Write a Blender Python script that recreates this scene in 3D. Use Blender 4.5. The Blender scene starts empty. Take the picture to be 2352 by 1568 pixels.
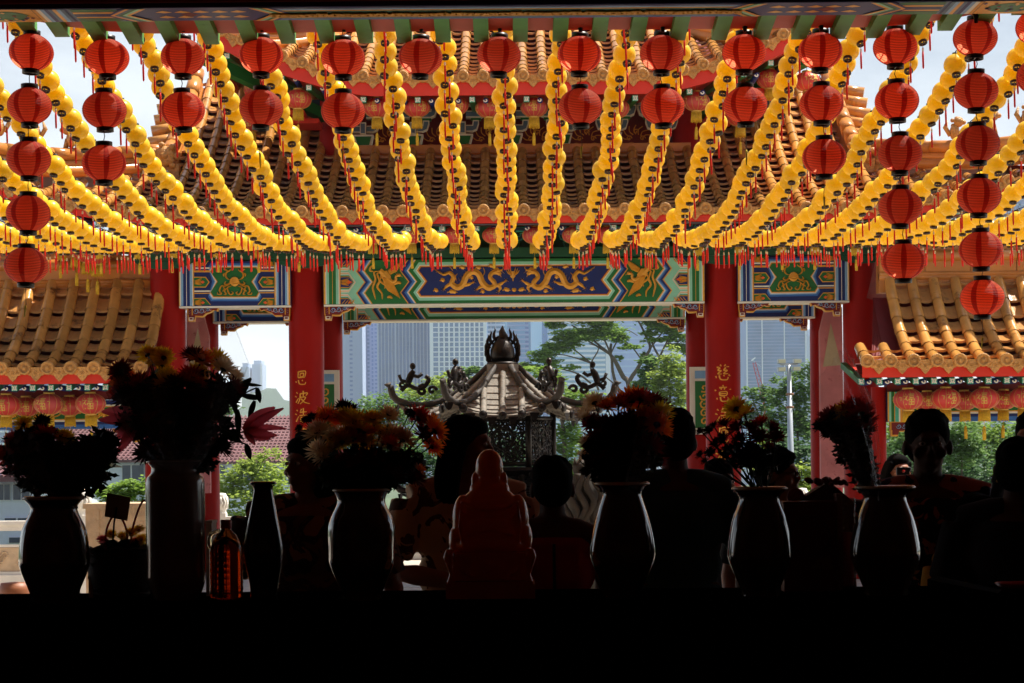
import bpy, math, random
from mathutils import Vector, Matrix
random.seed(7)
PI = math.pi
R = math.radians
sin, cos = math.sin, math.cos
col = bpy.context.scene.collection
# measured camera: focal length in photo units, principal point, roll, eye height
F, CX, HY, ZC, ROLL = 4389.0, 1176.0, 1050.0, 1.5, 0.0087

def P(x, y, D):
    """photo position -> world point at distance D (camera looks along +Y, eye at 1.5 m)"""
    u, v = x - CX, y - HY
    return Vector(((u * cos(ROLL) - v * sin(ROLL)) * D / F, D, ZC - (u * sin(ROLL) + v * cos(ROLL)) * D / F))

def srgb(r, g, b):
    f = lambda c: (c / 12.92 if c <= 0.04045 else ((c + 0.055) / 1.055) ** 2.4)
    return (f(r / 255), f(g / 255), f(b / 255), 1.0)

MATS = {}
def M(name, rgb=None, rough=0.6, metal=0.0, var=0.0, nscale=6.0, bump=0.0, bscale=40.0, trans=0.0,
      coat=0.0, face=0.0, dirt=None, spec=0.5, alpha=1.0, sss=0.0, transmission=0.0, ior=1.45, emis=0.0, orand=0.0):
    """procedural material: base colour with noise variation (var), per-face variation (face), bump, translucency"""
    if name in MATS: return MATS[name]
    m = bpy.data.materials.new(name); m.use_nodes = True
    nt = m.node_tree; N = nt.nodes; L = nt.links
    b = N['Principled BSDF']; out = N['Material Output']
    c = srgb(*rgb)
    b.inputs['Base Color'].default_value = c
    b.inputs['Roughness'].default_value = rough
    b.inputs['Metallic'].default_value = metal
    b.inputs['Specular IOR Level'].default_value = spec
    b.inputs['Coat Weight'].default_value = coat
    b.inputs['Alpha'].default_value = alpha
    b.inputs['IOR'].default_value = ior
    if transmission: b.inputs['Transmission Weight'].default_value = transmission
    if sss:
        b.inputs['Subsurface Weight'].default_value = sss
        b.inputs['Subsurface Radius'].default_value = (0.03, 0.012, 0.006)
    if emis:
        b.inputs['Emission Color'].default_value = c
        b.inputs['Emission Strength'].default_value = emis
    last = None
    tc = N.new('ShaderNodeTexCoord')
    if var or face or orand:
        hsv = N.new('ShaderNodeHueSaturation'); hsv.inputs['Color'].default_value = c
        last = hsv.outputs['Color']
        val = None
        if var:
            n = N.new('ShaderNodeTexNoise'); n.inputs['Scale'].default_value = nscale; n.inputs['Detail'].default_value = 5
            L.new(tc.outputs['Object'], n.inputs['Vector'])
            mr = N.new('ShaderNodeMapRange'); mr.inputs['From Min'].default_value = 0.25; mr.inputs['From Max'].default_value = 0.75
            mr.inputs['To Min'].default_value = 1 - var; mr.inputs['To Max'].default_value = 1 + var
            L.new(n.outputs['Fac'], mr.inputs['Value']); val = mr.outputs['Result']
        if face:
            at = N.new('ShaderNodeAttribute'); at.attribute_name = 'rnd'
            mf = N.new('ShaderNodeMapRange'); mf.inputs['To Min'].default_value = 1 - face; mf.inputs['To Max'].default_value = 1 + face
            L.new(at.outputs['Fac'], mf.inputs['Value'])
            if val is None: val = mf.outputs['Result']
            else:
                mm = N.new('ShaderNodeMath'); mm.operation = 'MULTIPLY'
                L.new(val, mm.inputs[0]); L.new(mf.outputs['Result'], mm.inputs[1]); val = mm.outputs[0]
        if orand:
            oi = N.new('ShaderNodeObjectInfo'); mo = N.new('ShaderNodeMapRange'); mo.inputs['To Min'].default_value = 1 - orand; mo.inputs['To Max'].default_value = 1 + orand
            L.new(oi.outputs['Random'], mo.inputs['Value']); mq = N.new('ShaderNodeMath'); mq.operation = 'MULTIPLY'; L.new(val, mq.inputs[0]); L.new(mo.outputs['Result'], mq.inputs[1]); val = mq.outputs[0]
            ms_ = N.new('ShaderNodeMapRange'); ms_.inputs['To Min'].default_value = 1 - orand * .5; ms_.inputs['To Max'].default_value = 1.0; L.new(oi.outputs['Random'], ms_.inputs['Value']); L.new(ms_.outputs['Result'], hsv.inputs['Saturation'])
        L.new(val, hsv.inputs['Value'])
    if dirt:
        n2 = N.new('ShaderNodeTexNoise'); n2.inputs['Scale'].default_value = dirt[1]; n2.inputs['Detail'].default_value = 8
        n2.inputs['Roughness'].default_value = 0.7
        L.new(tc.outputs['Object'], n2.inputs['Vector'])
        rp = N.new('ShaderNodeMapRange'); rp.inputs['From Min'].default_value = dirt[2]; rp.inputs['From Max'].default_value = dirt[2] + 0.12
        L.new(n2.outputs['Fac'], rp.inputs['Value'])
        mx = N.new('ShaderNodeMix'); mx.data_type = 'RGBA'
        L.new(rp.outputs['Result'], mx.inputs[0])
        if last: L.new(last, mx.inputs[6])
        else: mx.inputs[6].default_value = c
        mx.inputs[7].default_value = srgb(*dirt[0]); last = mx.outputs[2]
    if last: L.new(last, b.inputs['Base Color'])
    if bump:
        nb = N.new('ShaderNodeTexNoise'); nb.inputs['Scale'].default_value = bscale; nb.inputs['Detail'].default_value = 4
        L.new(tc.outputs['Object'], nb.inputs['Vector'])
        bp = N.new('ShaderNodeBump'); bp.inputs['Strength'].default_value = bump; bp.inputs['Distance'].default_value = 0.02
        L.new(nb.outputs['Fac'], bp.inputs['Height']); L.new(bp.outputs['Normal'], b.inputs['Normal'])
    if trans:
        t = N.new('ShaderNodeBsdfTranslucent'); ms = N.new('ShaderNodeMixShader'); ms.inputs['Fac'].default_value = trans
        if last: L.new(last, t.inputs['Color'])
        else: t.inputs['Color'].default_value = c
        L.new(b.outputs['BSDF'], ms.inputs[1]); L.new(t.outputs['BSDF'], ms.inputs[2]); L.new(ms.outputs['Shader'], out.inputs['Surface'])
    MATS[name] = m
    return m

OFF = {}
class MB:
    """collects shapes, then links them as ONE mesh object"""
    def __init__(s): s.v = []; s.f = []; s.mi = []; s.sm = []; s.rn = []
    def add(s, vs, fs, mi=0, sm=False, rn=None):
        o = len(s.v); s.v.extend([(p[0], p[1], p[2]) for p in vs])
        r = random.random() if rn is None else rn
        for f in fs:
            s.f.append([o + i for i in f]); s.mi.append(mi); s.sm.append(sm); s.rn.append(r)
        return s
    def box(s, x0, x1, y0, y1, z0, z1, mi=0, rn=None):
        vs = [(x, y, z) for z in (z0, z1) for y in (y0, y1) for x in (x0, x1)]
        return s.add(vs, [(0, 2, 3, 1), (4, 5, 7, 6), (0, 1, 5, 4), (2, 6, 7, 3), (0, 4, 6, 2), (1, 3, 7, 5)], mi, False, rn)
    def bar(s, a, b, w, h, mi=0, up=(0, 0, 1)):
        a = Vector(a); b = Vector(b); d = (b - a).normalized(); side = d.cross(Vector(up)).normalized(); u = side.cross(d)
        vs = []
        for p in (a, b):
            for i, j in ((-1, -1), (1, -1), (1, 1), (-1, 1)): vs.append(p + side * (w / 2 * i) + u * (h / 2 * j))
        return s.add(vs, [(3, 2, 1, 0), (4, 5, 6, 7), (0, 1, 5, 4), (1, 2, 6, 5), (2, 3, 7, 6), (3, 0, 4, 7)], mi)
    def tube(s, path, r, n=8, mi=0, sm=True, caps=True, flat=None, rn=None):
        path = [Vector(p) for p in path]; k = len(path)
        if not isinstance(r, (list, tuple)): r = [r] * k
        if len(r) != k:
            q = len(r) - 1; r = [r[min(int(i * q / (k - 1)), q - 1)] * (1 - (i * q / (k - 1) - min(int(i * q / (k - 1)), q - 1))) + r[min(int(i * q / (k - 1)), q - 1) + 1] * (i * q / (k - 1) - min(int(i * q / (k - 1)), q - 1)) for i in range(k)]
        t0 = (path[1] - path[0]).normalized()
        ref = Vector((0, 0, 1)) if abs(t0.z) < 0.9 else Vector((1, 0, 0))
        nrm = (ref - t0 * ref.dot(t0)).normalized(); vs = []; fs = []
        for i in range(k):
            t = (path[min(i + 1, k - 1)] - path[max(i - 1, 0)])
            t = t.normalized() if t.length > 1e-9 else t0
            nrm = nrm - t * nrm.dot(t)
            nrm = nrm.normalized() if nrm.length > 1e-6 else t.orthogonal().normalized()
            bi = t.cross(nrm)
            for j in range(n):
                a = 2 * PI * j / n
                vs.append(path[i] + (nrm * cos(a) + bi * sin(a)) * r[i])
        for i in range(k - 1):
            for j in range(n):
                a, b = i * n + j, i * n + (j + 1) % n
                fs.append((a, b, b + n, a + n))
        if caps: fs.append(tuple(range(n - 1, -1, -1))); fs.append(tuple((k - 1) * n + j for j in range(n)))
        if flat: vs = [(p[0], flat[0] + (p[1] - flat[0]) * flat[1], p[2]) for p in vs]
        return s.add(vs, fs, mi, sm, rn)
    def lathe(s, prof, c=(0, 0, 0), n=24, mi=0, sm=True, mat=None, close=False, mis=None):
        vs = []; c = Vector(c)
        for (r, z) in prof:
            for j in range(n):
                a = 2 * PI * j / n; p = Vector((r * cos(a), r * sin(a), z))
                if mat: p = mat @ p
                vs.append(p + c)
        for i in range(len(prof) - 1):
            fs = []
            for j in range(n):
                a, b = i * n + j, i * n + (j + 1) % n
                fs.append((a, b, b + n, a + n))
            o = len(s.v) if i == 0 else o
            if i == 0: s.v.extend([(p[0], p[1], p[2]) for p in vs]); rn = random.random()
            for f in fs:
                s.f.append([o + q for q in f]); s.mi.append(mis[i] if mis else mi); s.sm.append(sm); s.rn.append(rn)
        return s
    def ell(s, c, r, n=12, m=8, mi=0, rot=None, sm=True):
        prof = [(sin(PI * i / m), -cos(PI * i / m)) for i in range(m + 1)]
        prof[0] = (1e-4, -1); prof[-1] = (1e-4, 1)
        mt = Matrix.Diagonal(Vector((r[0], r[1], r[2])))
        if rot: mt = rot @ mt
        return s.lathe(prof, c, n, mi, sm, mt)
    def prism(s, pts, fn, d0, d1, mi=0, ms=None):
        """pts 2D outline; fn(x, y, d) -> 3D; extruded between d0 (front) and d1"""
        n = len(pts); a = [fn(x, y, d0) for x, y in pts]; b = [fn(x, y, d1) for x, y in pts]
        s.add(a, [tuple(range(n))], mi); s.add(b, [tuple(range(n - 1, -1, -1))], mi if ms is None else ms)
        for i in range(n):
            j = (i + 1) % n; s.add([a[i], a[j], b[j], b[i]], [(0, 3, 2, 1)], mi if ms is None else ms, False, 0.5)
        return s
    def merge(s, b, mo=0):
        o = len(s.v); s.v += b.v; s.f += [[o + i for i in f] for f in b.f]; s.mi += [m + mo for m in b.mi]; s.sm += b.sm; s.rn += b.rn
        return s
    def build(s, name, mats, parent=None, off=None):
        me = bpy.data.meshes.new(name)
        o = Vector(off) if off is not None else (OFF.get(parent.name, Vector()) if parent else Vector())
        me.from_pydata([(p[0] - o.x, p[1] - o.y, p[2] - o.z) for p in s.v], [], s.f)
        if not isinstance(mats, (list, tuple)): mats = [mats]
        for m in mats: me.materials.append(m)
        me.polygons.foreach_set('material_index', s.mi); me.polygons.foreach_set('use_smooth', s.sm)
        at = me.attributes.new('rnd', 'FLOAT', 'FACE'); at.data.foreach_set('value', s.rn)
        me.update(); ob = bpy.data.objects.new(name, me); col.objects.link(ob)
        if parent: ob.parent = parent
        elif off is not None: ob.location = o
        OFF[ob.name] = o
        return ob

def tag(o, label=None, cat=None, group=None, kind=None):
    if label: o['label'] = label
    if cat: o['category'] = cat
    if group: o['group'] = group
    if kind: o['kind'] = kind
    return o
def thing(name, loc, label, cat, group=None, rz=0):
    o = bpy.data.objects.new(name, None); col.objects.link(o); o.location = loc; o.rotation_euler = (0, 0, rz)
    o.empty_display_size = 0.1; OFF[o.name] = Vector(loc) if not rz else Vector()
    return tag(o, label, cat, group)
def struct(name, mb, mat, parent=None):
    return tag(mb.build(name, mat), kind='structure')
def dup(root, loc, label=None, group=None, rot=None, scale=None):
    r = root.copy(); col.objects.link(r); r.location = loc
    if rot: r.rotation_euler = rot
    if scale: r.scale = (scale,) * 3
    if label: r['label'] = label
    if group: r['group'] = group
    for ch in root.children:
        c = ch.copy(); col.objects.link(c); c.parent = r
        for g in ch.children:
            d = g.copy(); col.objects.link(d); d.parent = c
    return r
ORD = ['first', 'second', 'third', 'fourth', 'fifth', 'sixth', 'seventh', 'eighth', 'ninth', 'tenth', 'eleventh', 'twelfth', 'thirteenth',
       'fourteenth', 'fifteenth', 'sixteenth', 'seventeenth', 'eighteenth', 'nineteenth', 'twentieth', 'twenty-first', 'twenty-second',
       'twenty-third', 'twenty-fourth', 'twenty-fifth', 'twenty-sixth', 'twenty-seventh', 'twenty-eighth', 'twenty-ninth', 'thirtieth',
       'thirty-first', 'thirty-second', 'thirty-third', 'thirty-fourth']

# ---------- painted relief on an upright plane: coordinates are metres (x, z) at depth y, layer steps towards the viewer
def stroke(mb, pts, w, y, mi=0, h=0.012):
    """embossed brush stroke through 2D points with width w (scalar or list)"""
    n = len(pts)
    if not isinstance(w, (list, tuple)): w = [w] * n
    vs = []
    for i in range(n):
        a, b = pts[max(i - 1, 0)], pts[min(i + 1, n - 1)]
        dx, dz = b[0] - a[0], b[1] - a[1]; l = math.hypot(dx, dz) or 1
        nx, nz = -dz / l * w[i] / 2, dx / l * w[i] / 2
        x, z = pts[i]
        vs += [(x + nx, y, z + nz), (x, y - h, z), (x - nx, y, z - nz)]
    fs = []
    for i in range(n - 1):
        o = i * 3; fs += [(o, o + 1, o + 4, o + 3), (o + 1, o + 2, o + 5, o + 4)]
    mb.add(vs, fs, mi)
def smooth2(pts, k=5):
    """Catmull-Rom through 2D points"""
    out = []; n = len(pts)
    for i in range(n - 1):
        p0, p1, p2, p3 = pts[max(i - 1, 0)], pts[i], pts[i + 1], pts[min(i + 2, n - 1)]
        for j in range(k):
            t = j / k
            out.append(tuple(0.5 * (2 * p1[q] + (p2[q] - p0[q]) * t + (2 * p0[q] - 5 * p1[q] + 4 * p2[q] - p3[q]) * t * t
                       + (3 * p1[q] - p0[q] - 3 * p2[q] + p3[q]) * t ** 3) for q in range(len(p1))))
    out.append(tuple(pts[-1])); return out
def taper(n, w, e=0.25): return [w * (e + (1 - e) * math.sin(PI * min(max(i / (n - 1), 0.0), 1.0)) ** 0.6) for i in range(n)]
def spiral(cx, cz, r, turns=1.1, start=0, d=1, n=14):
    return [(cx + r * (1 - 0.85 * i / n) * cos(start + d * 2 * PI * turns * i / n), cz + r * (1 - 0.85 * i / n) * sin(start + d * 2 * PI * turns * i / n)) for i in range(n + 1)]

sc = bpy.context.scene
SUN = Vector((0.42, 0.16, 0.89)).normalized()
w = bpy.data.worlds.new('World'); sc.world = w; w.use_nodes = True
nt = w.node_tree; bg = nt.nodes['Background']
sky = nt.nodes.new('ShaderNodeTexSky'); sky.sky_type = 'NISHITA'; sky.sun_disc = False
sky.sun_elevation = math.asin(SUN.z); sky.sun_rotation = math.atan2(SUN.x, SUN.y)
sky.air_density = 1.0; sky.dust_density = 3.0; sky.ozone_density = 1.0
# thin bright cloud low over the city, broken by noise
N = nt.nodes; L = nt.links
tc = N.new('ShaderNodeTexCoord'); sx = N.new('ShaderNodeSeparateXYZ'); L.new(tc.outputs['Generated'], sx.inputs[0])
nz = N.new('ShaderNodeTexNoise'); nz.inputs['Scale'].default_value = 3.2; nz.inputs['Detail'].default_value = 7; nz.inputs['Roughness'].default_value = .55
mp = N.new('ShaderNodeMapping'); mp.inputs['Scale'].default_value = (1, 1, 3.2); L.new(tc.outputs['Generated'], mp.inputs['Vector']); L.new(mp.outputs['Vector'], nz.inputs['Vector'])
el = N.new('ShaderNodeMapRange'); el.inputs['From Min'].default_value = .02; el.inputs['From Max'].default_value = .42; el.inputs['To Min'].default_value = .75; el.inputs['To Max'].default_value = -.25; L.new(sx.outputs['Z'], el.inputs['Value'])
ad = N.new('ShaderNodeMath'); ad.operation = 'ADD'; L.new(nz.outputs['Fac'], ad.inputs[0]); L.new(el.outputs['Result'], ad.inputs[1])
cf = N.new('ShaderNodeMapRange'); cf.inputs['From Min'].default_value = .62; cf.inputs['From Max'].default_value = 1.12; cf.inputs['To Max'].default_value = .92; L.new(ad.outputs[0], cf.inputs['Value'])
mx = N.new('ShaderNodeMix'); mx.data_type = 'RGBA'; L.new(cf.outputs['Result'], mx.inputs[0]); L.new(sky.outputs['Color'], mx.inputs[6]); mx.inputs[7].default_value = (12.4, 13.0, 13.4, 1)
nt.links.new(mx.outputs[2], bg.inputs['Color']); bg.inputs['Strength'].default_value = 0.065
ld = bpy.data.lights.new('sun', 'SUN'); ld.energy = 5.0; ld.angle = R(0.5); ld.color = (1.0, 0.93, 0.82)
lo = bpy.data.objects.new('sun', ld); col.objects.link(lo); lo.rotation_euler = SUN.to_track_quat('Z', 'Y').to_euler(); lo.location = (20, 10, 60)
sc.view_settings.view_transform = 'Standard'; sc.view_settings.look = 'None'; sc.view_settings.exposure = 0.85; sc.view_settings.gamma = 1
cd = bpy.data.cameras.new('camera'); cam = bpy.data.objects.new('camera', cd); col.objects.link(cam)
cd.sensor_width = 36; cd.lens = F / 2352 * 36; cd.shift_y = (HY - 784) / 2352; cd.clip_end = 20000; cd.clip_start = 0.05
cam.matrix_world = Matrix(((cos(ROLL), sin(ROLL), 0, 0), (0, 0, -1, 0), (-sin(ROLL), cos(ROLL), 0, ZC), (0, 0, 0, 1)))
sc.camera = cam
sc.cycles.max_bounces = 8; sc.cycles.transparent_max_bounces = 12; sc.cycles.volume_bounces = 0
sc.cycles.caustics_reflective = False; sc.cycles.caustics_refractive = False

# ================= TEMPLE GATE =================
AX = 0.05                    # gate axis
KP = 26.75 / F               # metres per photo unit on the painted beams
GZ = -0.25                   # courtyard level
red = M('red_paint', (150, 16, 3), rough=0.45, var=0.12, nscale=1.5, dirt=((150, 16, 8), 3.0, 0.62), spec=.12)
redb = M('red_board', (214, 52, 30), rough=0.5, var=0.15, nscale=2.0, dirt=((120, 40, 30), 4.0, 0.64))
dred = M('dark_red', (110, 14, 12), rough=0.6, var=0.2)
gold = M('gold_paint', (222, 158, 52), rough=0.42, var=0.12, nscale=20, metal=0.15)
green = M('green_paint', (24, 106, 44), rough=0.5, var=0.15, nscale=4)
pale = M('pale_green_paint', (140, 205, 172), rough=0.5, var=0.1)
white = M('cream_paint', (232, 226, 208), rough=0.5, var=0.06)
navy = M('navy_paint', (14, 36, 98), rough=0.5, var=0.15, nscale=3)
blue = M('blue_paint', (48, 104, 176), rough=0.5, var=0.1)
lblue = M('light_blue_paint', (126, 172, 210), rough=0.5, var=0.1)
orange = M('orange_paint', (232, 96, 32), rough=0.5, var=0.1)
teal = M('teal_paint', (70, 178, 152), rough=0.5, var=0.12)
slate = M('slate_blue_paint', (92, 118, 140), rough=0.6, var=0.2, nscale=5)
dgreen = M('dark_green_paint', (16, 74, 46), rough=0.55, var=0.2, nscale=4)
dteal = M('dark_teal_paint', (30, 56, 70), rough=0.6, var=0.2)
pink = M('pink_paint', (226, 160, 150), rough=0.5, var=0.1)
tile = M('glazed_tile', (204, 144, 72), rough=0.24, face=0.22, var=0.16, nscale=5, coat=0.4, dirt=((96, 62, 36), 3.2, 0.57), bump=0.25, bscale=18)
pan = M('glazed_pan_tile', (190, 134, 72), rough=0.3, face=0.2, var=0.18, nscale=6, dirt=((82, 56, 36), 3.6, 0.55), bump=0.25, bscale=20)
tend = M('tile_end_relief', (200, 142, 72), rough=0.32, face=0.15, var=0.3, nscale=30, bump=0.8, bscale=60)
ridg = M('ridge_tile', (194, 126, 58), rough=0.3, face=0.12, var=0.2, nscale=3, dirt=((112, 62, 32), 2.5, 0.6), bump=0.2)
PAINT = [gold, green, pale, white, navy, blue, lblue, orange, red, dred, teal, slate, pink, dgreen]
G_, GR, PA, WH, NA, BL, LB, OR, RD, DR, TE, SL, PK, DG = range(14)

gate = thing('temple_gate', (AX, 28.5, GZ), 'tall red columned temple gate with painted dragon beam and two tiers of golden tiled roofs', 'gate')

def zigpoly(xq, dy=0, amp=19):
    """symmetric polygon of the dragon beam bounded by zig-zags (photo units, half |x| = -xq)"""
    L = []
    for q in (0, 25, 50, 75, 100):
        L.append((xq + {0: .9 * amp, 25: 0, 50: amp, 75: 0, 100: .9 * amp}[q], q))
    if dy:
        t = dy / 25; c = xq + .9 * amp * (1 - t)
        L = [(c, dy)] + L[1:4] + [(c, 100 - dy)]
    return L + [(-x, q) for x, q in reversed(L)]

class Paint:
    """layers of paint on a beam face at depth D; (r, q) photo units from the axis and the beam foot"""
    def __init__(s, D, zb, k=KP, ax=AX): s.D, s.zb, s.k, s.ax = D, zb, k, ax; s.mb = MB(); s.l = 0
    def pt(s, r, q): return (s.ax + r * s.k, s.zb + q * s.k)
    def poly(s, pts, mi, layer):
        vs = [(s.pt(r, q)[0], s.D - 0.0025 * layer, s.pt(r, q)[1]) for r, q in pts]
        a = sum(vs[i][0] * vs[(i + 1) % len(vs)][2] - vs[(i + 1) % len(vs)][0] * vs[i][2] for i in range(len(vs)))
        if a < 0: vs.reverse()
        s.mb.add(vs, [tuple(range(len(vs)))], mi)
    def rect(s, x0, x1, q0, q1, mi, layer): s.poly([(x0, q0), (x1, q0), (x1, q1), (x0, q1)], mi, layer)
    def st(s, pts, w, mi=G_, layer=20, h=0.014, sm=4):
        pts = smooth2(pts, sm) if sm and len(pts) > 2 else pts
        n = len(pts)
        ws = [x * s.k for x in (w if isinstance(w, list) else taper(n, w))]
        if len(ws) != n: ws = [ws[min(int(i * len(ws) / n), len(ws) - 1)] for i in range(n)]
        stroke(s.mb, [s.pt(*p) for p in pts], ws, s.D - 0.0025 * layer, mi, h)
    def flame(s, x0, x1, q, hh, d, layer):
        for j in (-.8, -.5, -.2, .2, .5, .8):
            s.st([(x0, q + j * hh * .5), ((x0 * 2 + x1) / 3, q + j * hh * .75), ((x0 + x1 * 1.5) / 2.5, q + j * hh)], 2.2, G_, layer + 1, .008, 2)
        s.poly([(x1 - d * 14, q - 5), (x1 - d * 5, q), (x1 - d * 14, q + 5), (x1 - d * 20, q)], OR, layer + 1)

def c7(cx, cy):
    x = 747.5 + cx / 4.916; y = 568.1 + cy / 4.916
    return (x - 1183, -355 - ((y - 1050) + (x - 1176) * ROLL))

def dragon_beam(D, name, detail=True):
    p = Paint(D, ZC + 355 * KP)
    for a, b, m in ((-437, -433, G_), (-433, -431, WH), (-431, -425, PA), (-425, -417.5, GR), (-417.5, -416.5, G_), (-416.5, -409, GR), (-409, -403, PA), (-403, -401, WH), (-401, -398, G_)):
        for sg in (1, -1): p.rect(sg * a, sg * b, 0, 100, m, 1)
    p.poly([(-398, 0), (398, 0), (398, 100), (-398, 100)], PA, 1)
    seq = [(-363, 0, G_), (-360, 0, NA), (-354, 0, BL), (-350, 0, LB), (-347, 0, WH), (-345, 0, G_), (-342, 0, GR), (-262, 0, G_), (-259, 0, NA), (-252, 0, BL),
           (-247, 0, LB), (-245, 0, WH), (-243, 0, G_), (-241, 0, GR), (-231, 6, PA), (-225, 12.5, WH), (-222.5, 14.5, G_), (-218.5, 17, RD), (-217, 18, NA)]
    for i, (x, dy, m) in enumerate(seq): p.poly(zigpoly(x, dy), m, 2 + i)
    for sg in (1, -1):
        for q, h in ((50, 25), (0, 25), (100, 25)):
            lo = 0; hi = 100
            for j, (e, m) in enumerate(((2, WH), (4, G_), (5.5, WH), (7.5, PA), (10, GR), (12, G_), (13.5, NA if q != 50 else NA))):
                hh = h - e; tip = -362 - e * .6 + (0 if q == 50 else -2)
                pts = [(-398, q - hh), (tip - hh * .72, q - hh), (tip, q), (tip - hh * .72, q + hh), (-398, q + hh)]
                pts = [(x, min(max(y, lo), hi)) for x, y in pts]
                p.poly([(sg * x, y) for x, y in pts], m, 2 + j)
            if q == 50 and detail: p.flame(sg * -398, sg * -366, q, 10, sg, 9)
            elif detail:
                for j in range(4): p.st([(sg * (-396 + j * 7), q if q == 0 else q - 12), (sg * (-391 + j * 7), (q + 5) if q == 0 else q - 7), (sg * (-387 + j * 7), (q + 10) if q == 0 else q - 1)], 2.2, G_, 10, .008, 2)
                p.poly([(sg * -382, (q + 1) if q == 0 else q - 10), (sg * -374, (q + 1) if q == 0 else q - 10), (sg * -378, (q + 8) if q == 0 else q - 3)], OR, 10)
    if detail:
        for sg in (1, -1):
            T = lambda L: [(sg * r, q) for r, q in (c7(*a) for a in L)]
            # phoenix
            p.st(T([(630, 265), (670, 300), (710, 350), (750, 390)]), [12, 20, 19, 12], layer=22)
            for j in range(7):
                t = j / 6
                p.st(T([(720 + 20 * t, 270 + 40 * t), (790 - 5 * t, 225 + 55 * t), (890 - 65 * t, 160 + 110 * t)]), 5, layer=23, sm=3)
                p.st(T([(665 + 45 * t, 345 + 0 * t), (700 + 70 * t, 440 - 20 * t), (740 + 115 * t, 505 + 75 * t)]), 5.5, layer=23, sm=3)
            p.st(T([(735, 370), (775, 395), (810, 370), (812, 330), (850, 318), (885, 340)]), [9, 8, 6, 5, 7, 1.5], layer=24)
            for q in ((805, 290), (830, 290), (860, 298)): p.st(T([(830, 318), q]), 2, layer=24, sm=0)
            for tl in ([(630, 270), (565, 285), (580, 360), (550, 450), (562, 520), (580, 590)], [(640, 290), (600, 300), (625, 380), (600, 450), (650, 520), (655, 590)], [(650, 330), (630, 380), (690, 430), (680, 470)], [(560, 275), (520, 265), (525, 230), (552, 205)]):
                p.st(T(tl), 5, layer=22)
            p.st(T([(785, 425), (830, 400), (870, 410)]), 7, layer=22); p.st(T([(710, 570), (740, 560), (770, 580)]), 6, layer=22)
            p.st(T([(705, 155), (725, 148), (745, 160)]), 5, layer=22)
            # dragon
            body = [(1235, 245), (1300, 285), (1350, 310), (1415, 290), (1458, 340), (1440, 410), (1500, 455), (1560, 425), (1610, 320), (1680, 278), (1745, 310), (1785, 400), (1850, 460), (1915, 440), (1915, 395), (1872, 345), (1892, 295), (1950, 275)]
            p.st(T(body), [2, 5, 7, 9, 11, 13, 14, 14, 14, 14, 14, 14, 14, 12, 11, 10, 10, 12], layer=24, h=.03)
            p.st(T([(1900, 285), (1945, 270), (2010, 262)]), [8, 15, 5], layer=25); p.st(T([(1940, 290), (1975, 300), (1998, 340)]), [8, 9, 2], layer=25)
            for q in ((1880, 250), (1905, 240), (1930, 245), (1955, 240)): p.st(T([(1930, 275), q]), 3, layer=25, sm=0)
            p.st(T([(1985, 270), (2020, 240), (2010, 215)]), 2, layer=25); p.st(T([(2005, 275), (2035, 300)]), 2, layer=25, sm=0)
            for lg in ([(1430, 415), (1385, 440), (1345, 480)], [(1560, 430), (1620, 425), (1690, 395)], [(1820, 445), (1765, 450), (1715, 485)], [(1920, 440), (1985, 420), (2055, 375)], [(1960, 430), (1985, 460), (1965, 505)]):
                p.st(T(lg), [8, 7, 4], layer=23)
                e = lg[-1]
                for a in range(5): p.st(T([e, (e[0] + 30 * cos(a * 1.1 + .6), e[1] + 26 * sin(a * 1.1 + .6))]), 2.4, layer=23, sm=0)
            for q in range(1500, 1780, 26): p.st(T([(q, 300 + abs(q - 1660) * .9 - 40), (q - 8, 265 + abs(q - 1660) * .9 - 40)]), 2.4, layer=23, sm=0)
            for a in ([(1495, 380), (1480, 330), (1505, 300)], [(1790, 330), (1810, 280), (1795, 230)], [(1455, 270), (1430, 235), (1400, 215)], [(1500, 260), (1475, 240)]): p.st(T(a), 2.4, layer=23)
            for a in range(5): p.st(T([(1310, 285), (1225 + a * 12, 228 + a * 8 if a < 3 else 300 - a * 6)]), 3, layer=23, sm=0)
            for cx, cy, ww in ((1560, 235, 70), (1740, 237, 70), (1885, 217, 75), (1335, 378, 60), (1660, 350, 50), (1260, 492, 60), (1445, 508, 120), (1785, 507, 55), (2055, 485, 90), (2150, 490, 30)):
                p.st(T([(cx - ww / 2, cy + 6), (cx - ww / 5, cy - 8), (cx + ww / 5, cy - 2), (cx + ww / 2, cy + 4)]), [3, 9, 8, 2], layer=22)
        T = lambda L: [c7(*a) for a in L]
        p.st(T([(2128, 275), (2128, 320), (2130, 385)]), [8, 11, 3], layer=24)
        for sg in (-1, 1):
            for dx, dy in ((30, 60), (55, 50), (75, 30)): p.st(T([(2128 + sg * 10, 320), (2128 + sg * dx * .6, 300), (2128 + sg * dx, 320 - dy - 30)]), 3, layer=23)
    b = MB(); z0 = p.pt(0, 0)[1]; z1 = p.pt(0, 100)[1]; hw = 437 * KP
    b.box(AX - hw, AX + hw, D, D + 0.36, z0 - .005, z1 + .005, GR)
    b.box(AX - hw, AX + hw, D - .004, D + .37, z0 - .03, z0 - .006, WH); b.v and None
    p.mb.v.extend([]);
    o = len(p.mb.v); p.mb.v += b.v; p.mb.f += [[o + i for i in f] for f in b.f]; p.mb.mi += b.mi; p.mb.sm += b.sm; p.mb.rn += b.rn
    return p.mb.build(name, PAINT, gate)

def c6(cx, cy):
    x = 388.7 + cx / 5.619; y = 568.1 + cy / 5.619
    return (x - 1183, -355 - ((y - 1050) + (x - 1176) * ROLL))

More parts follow.
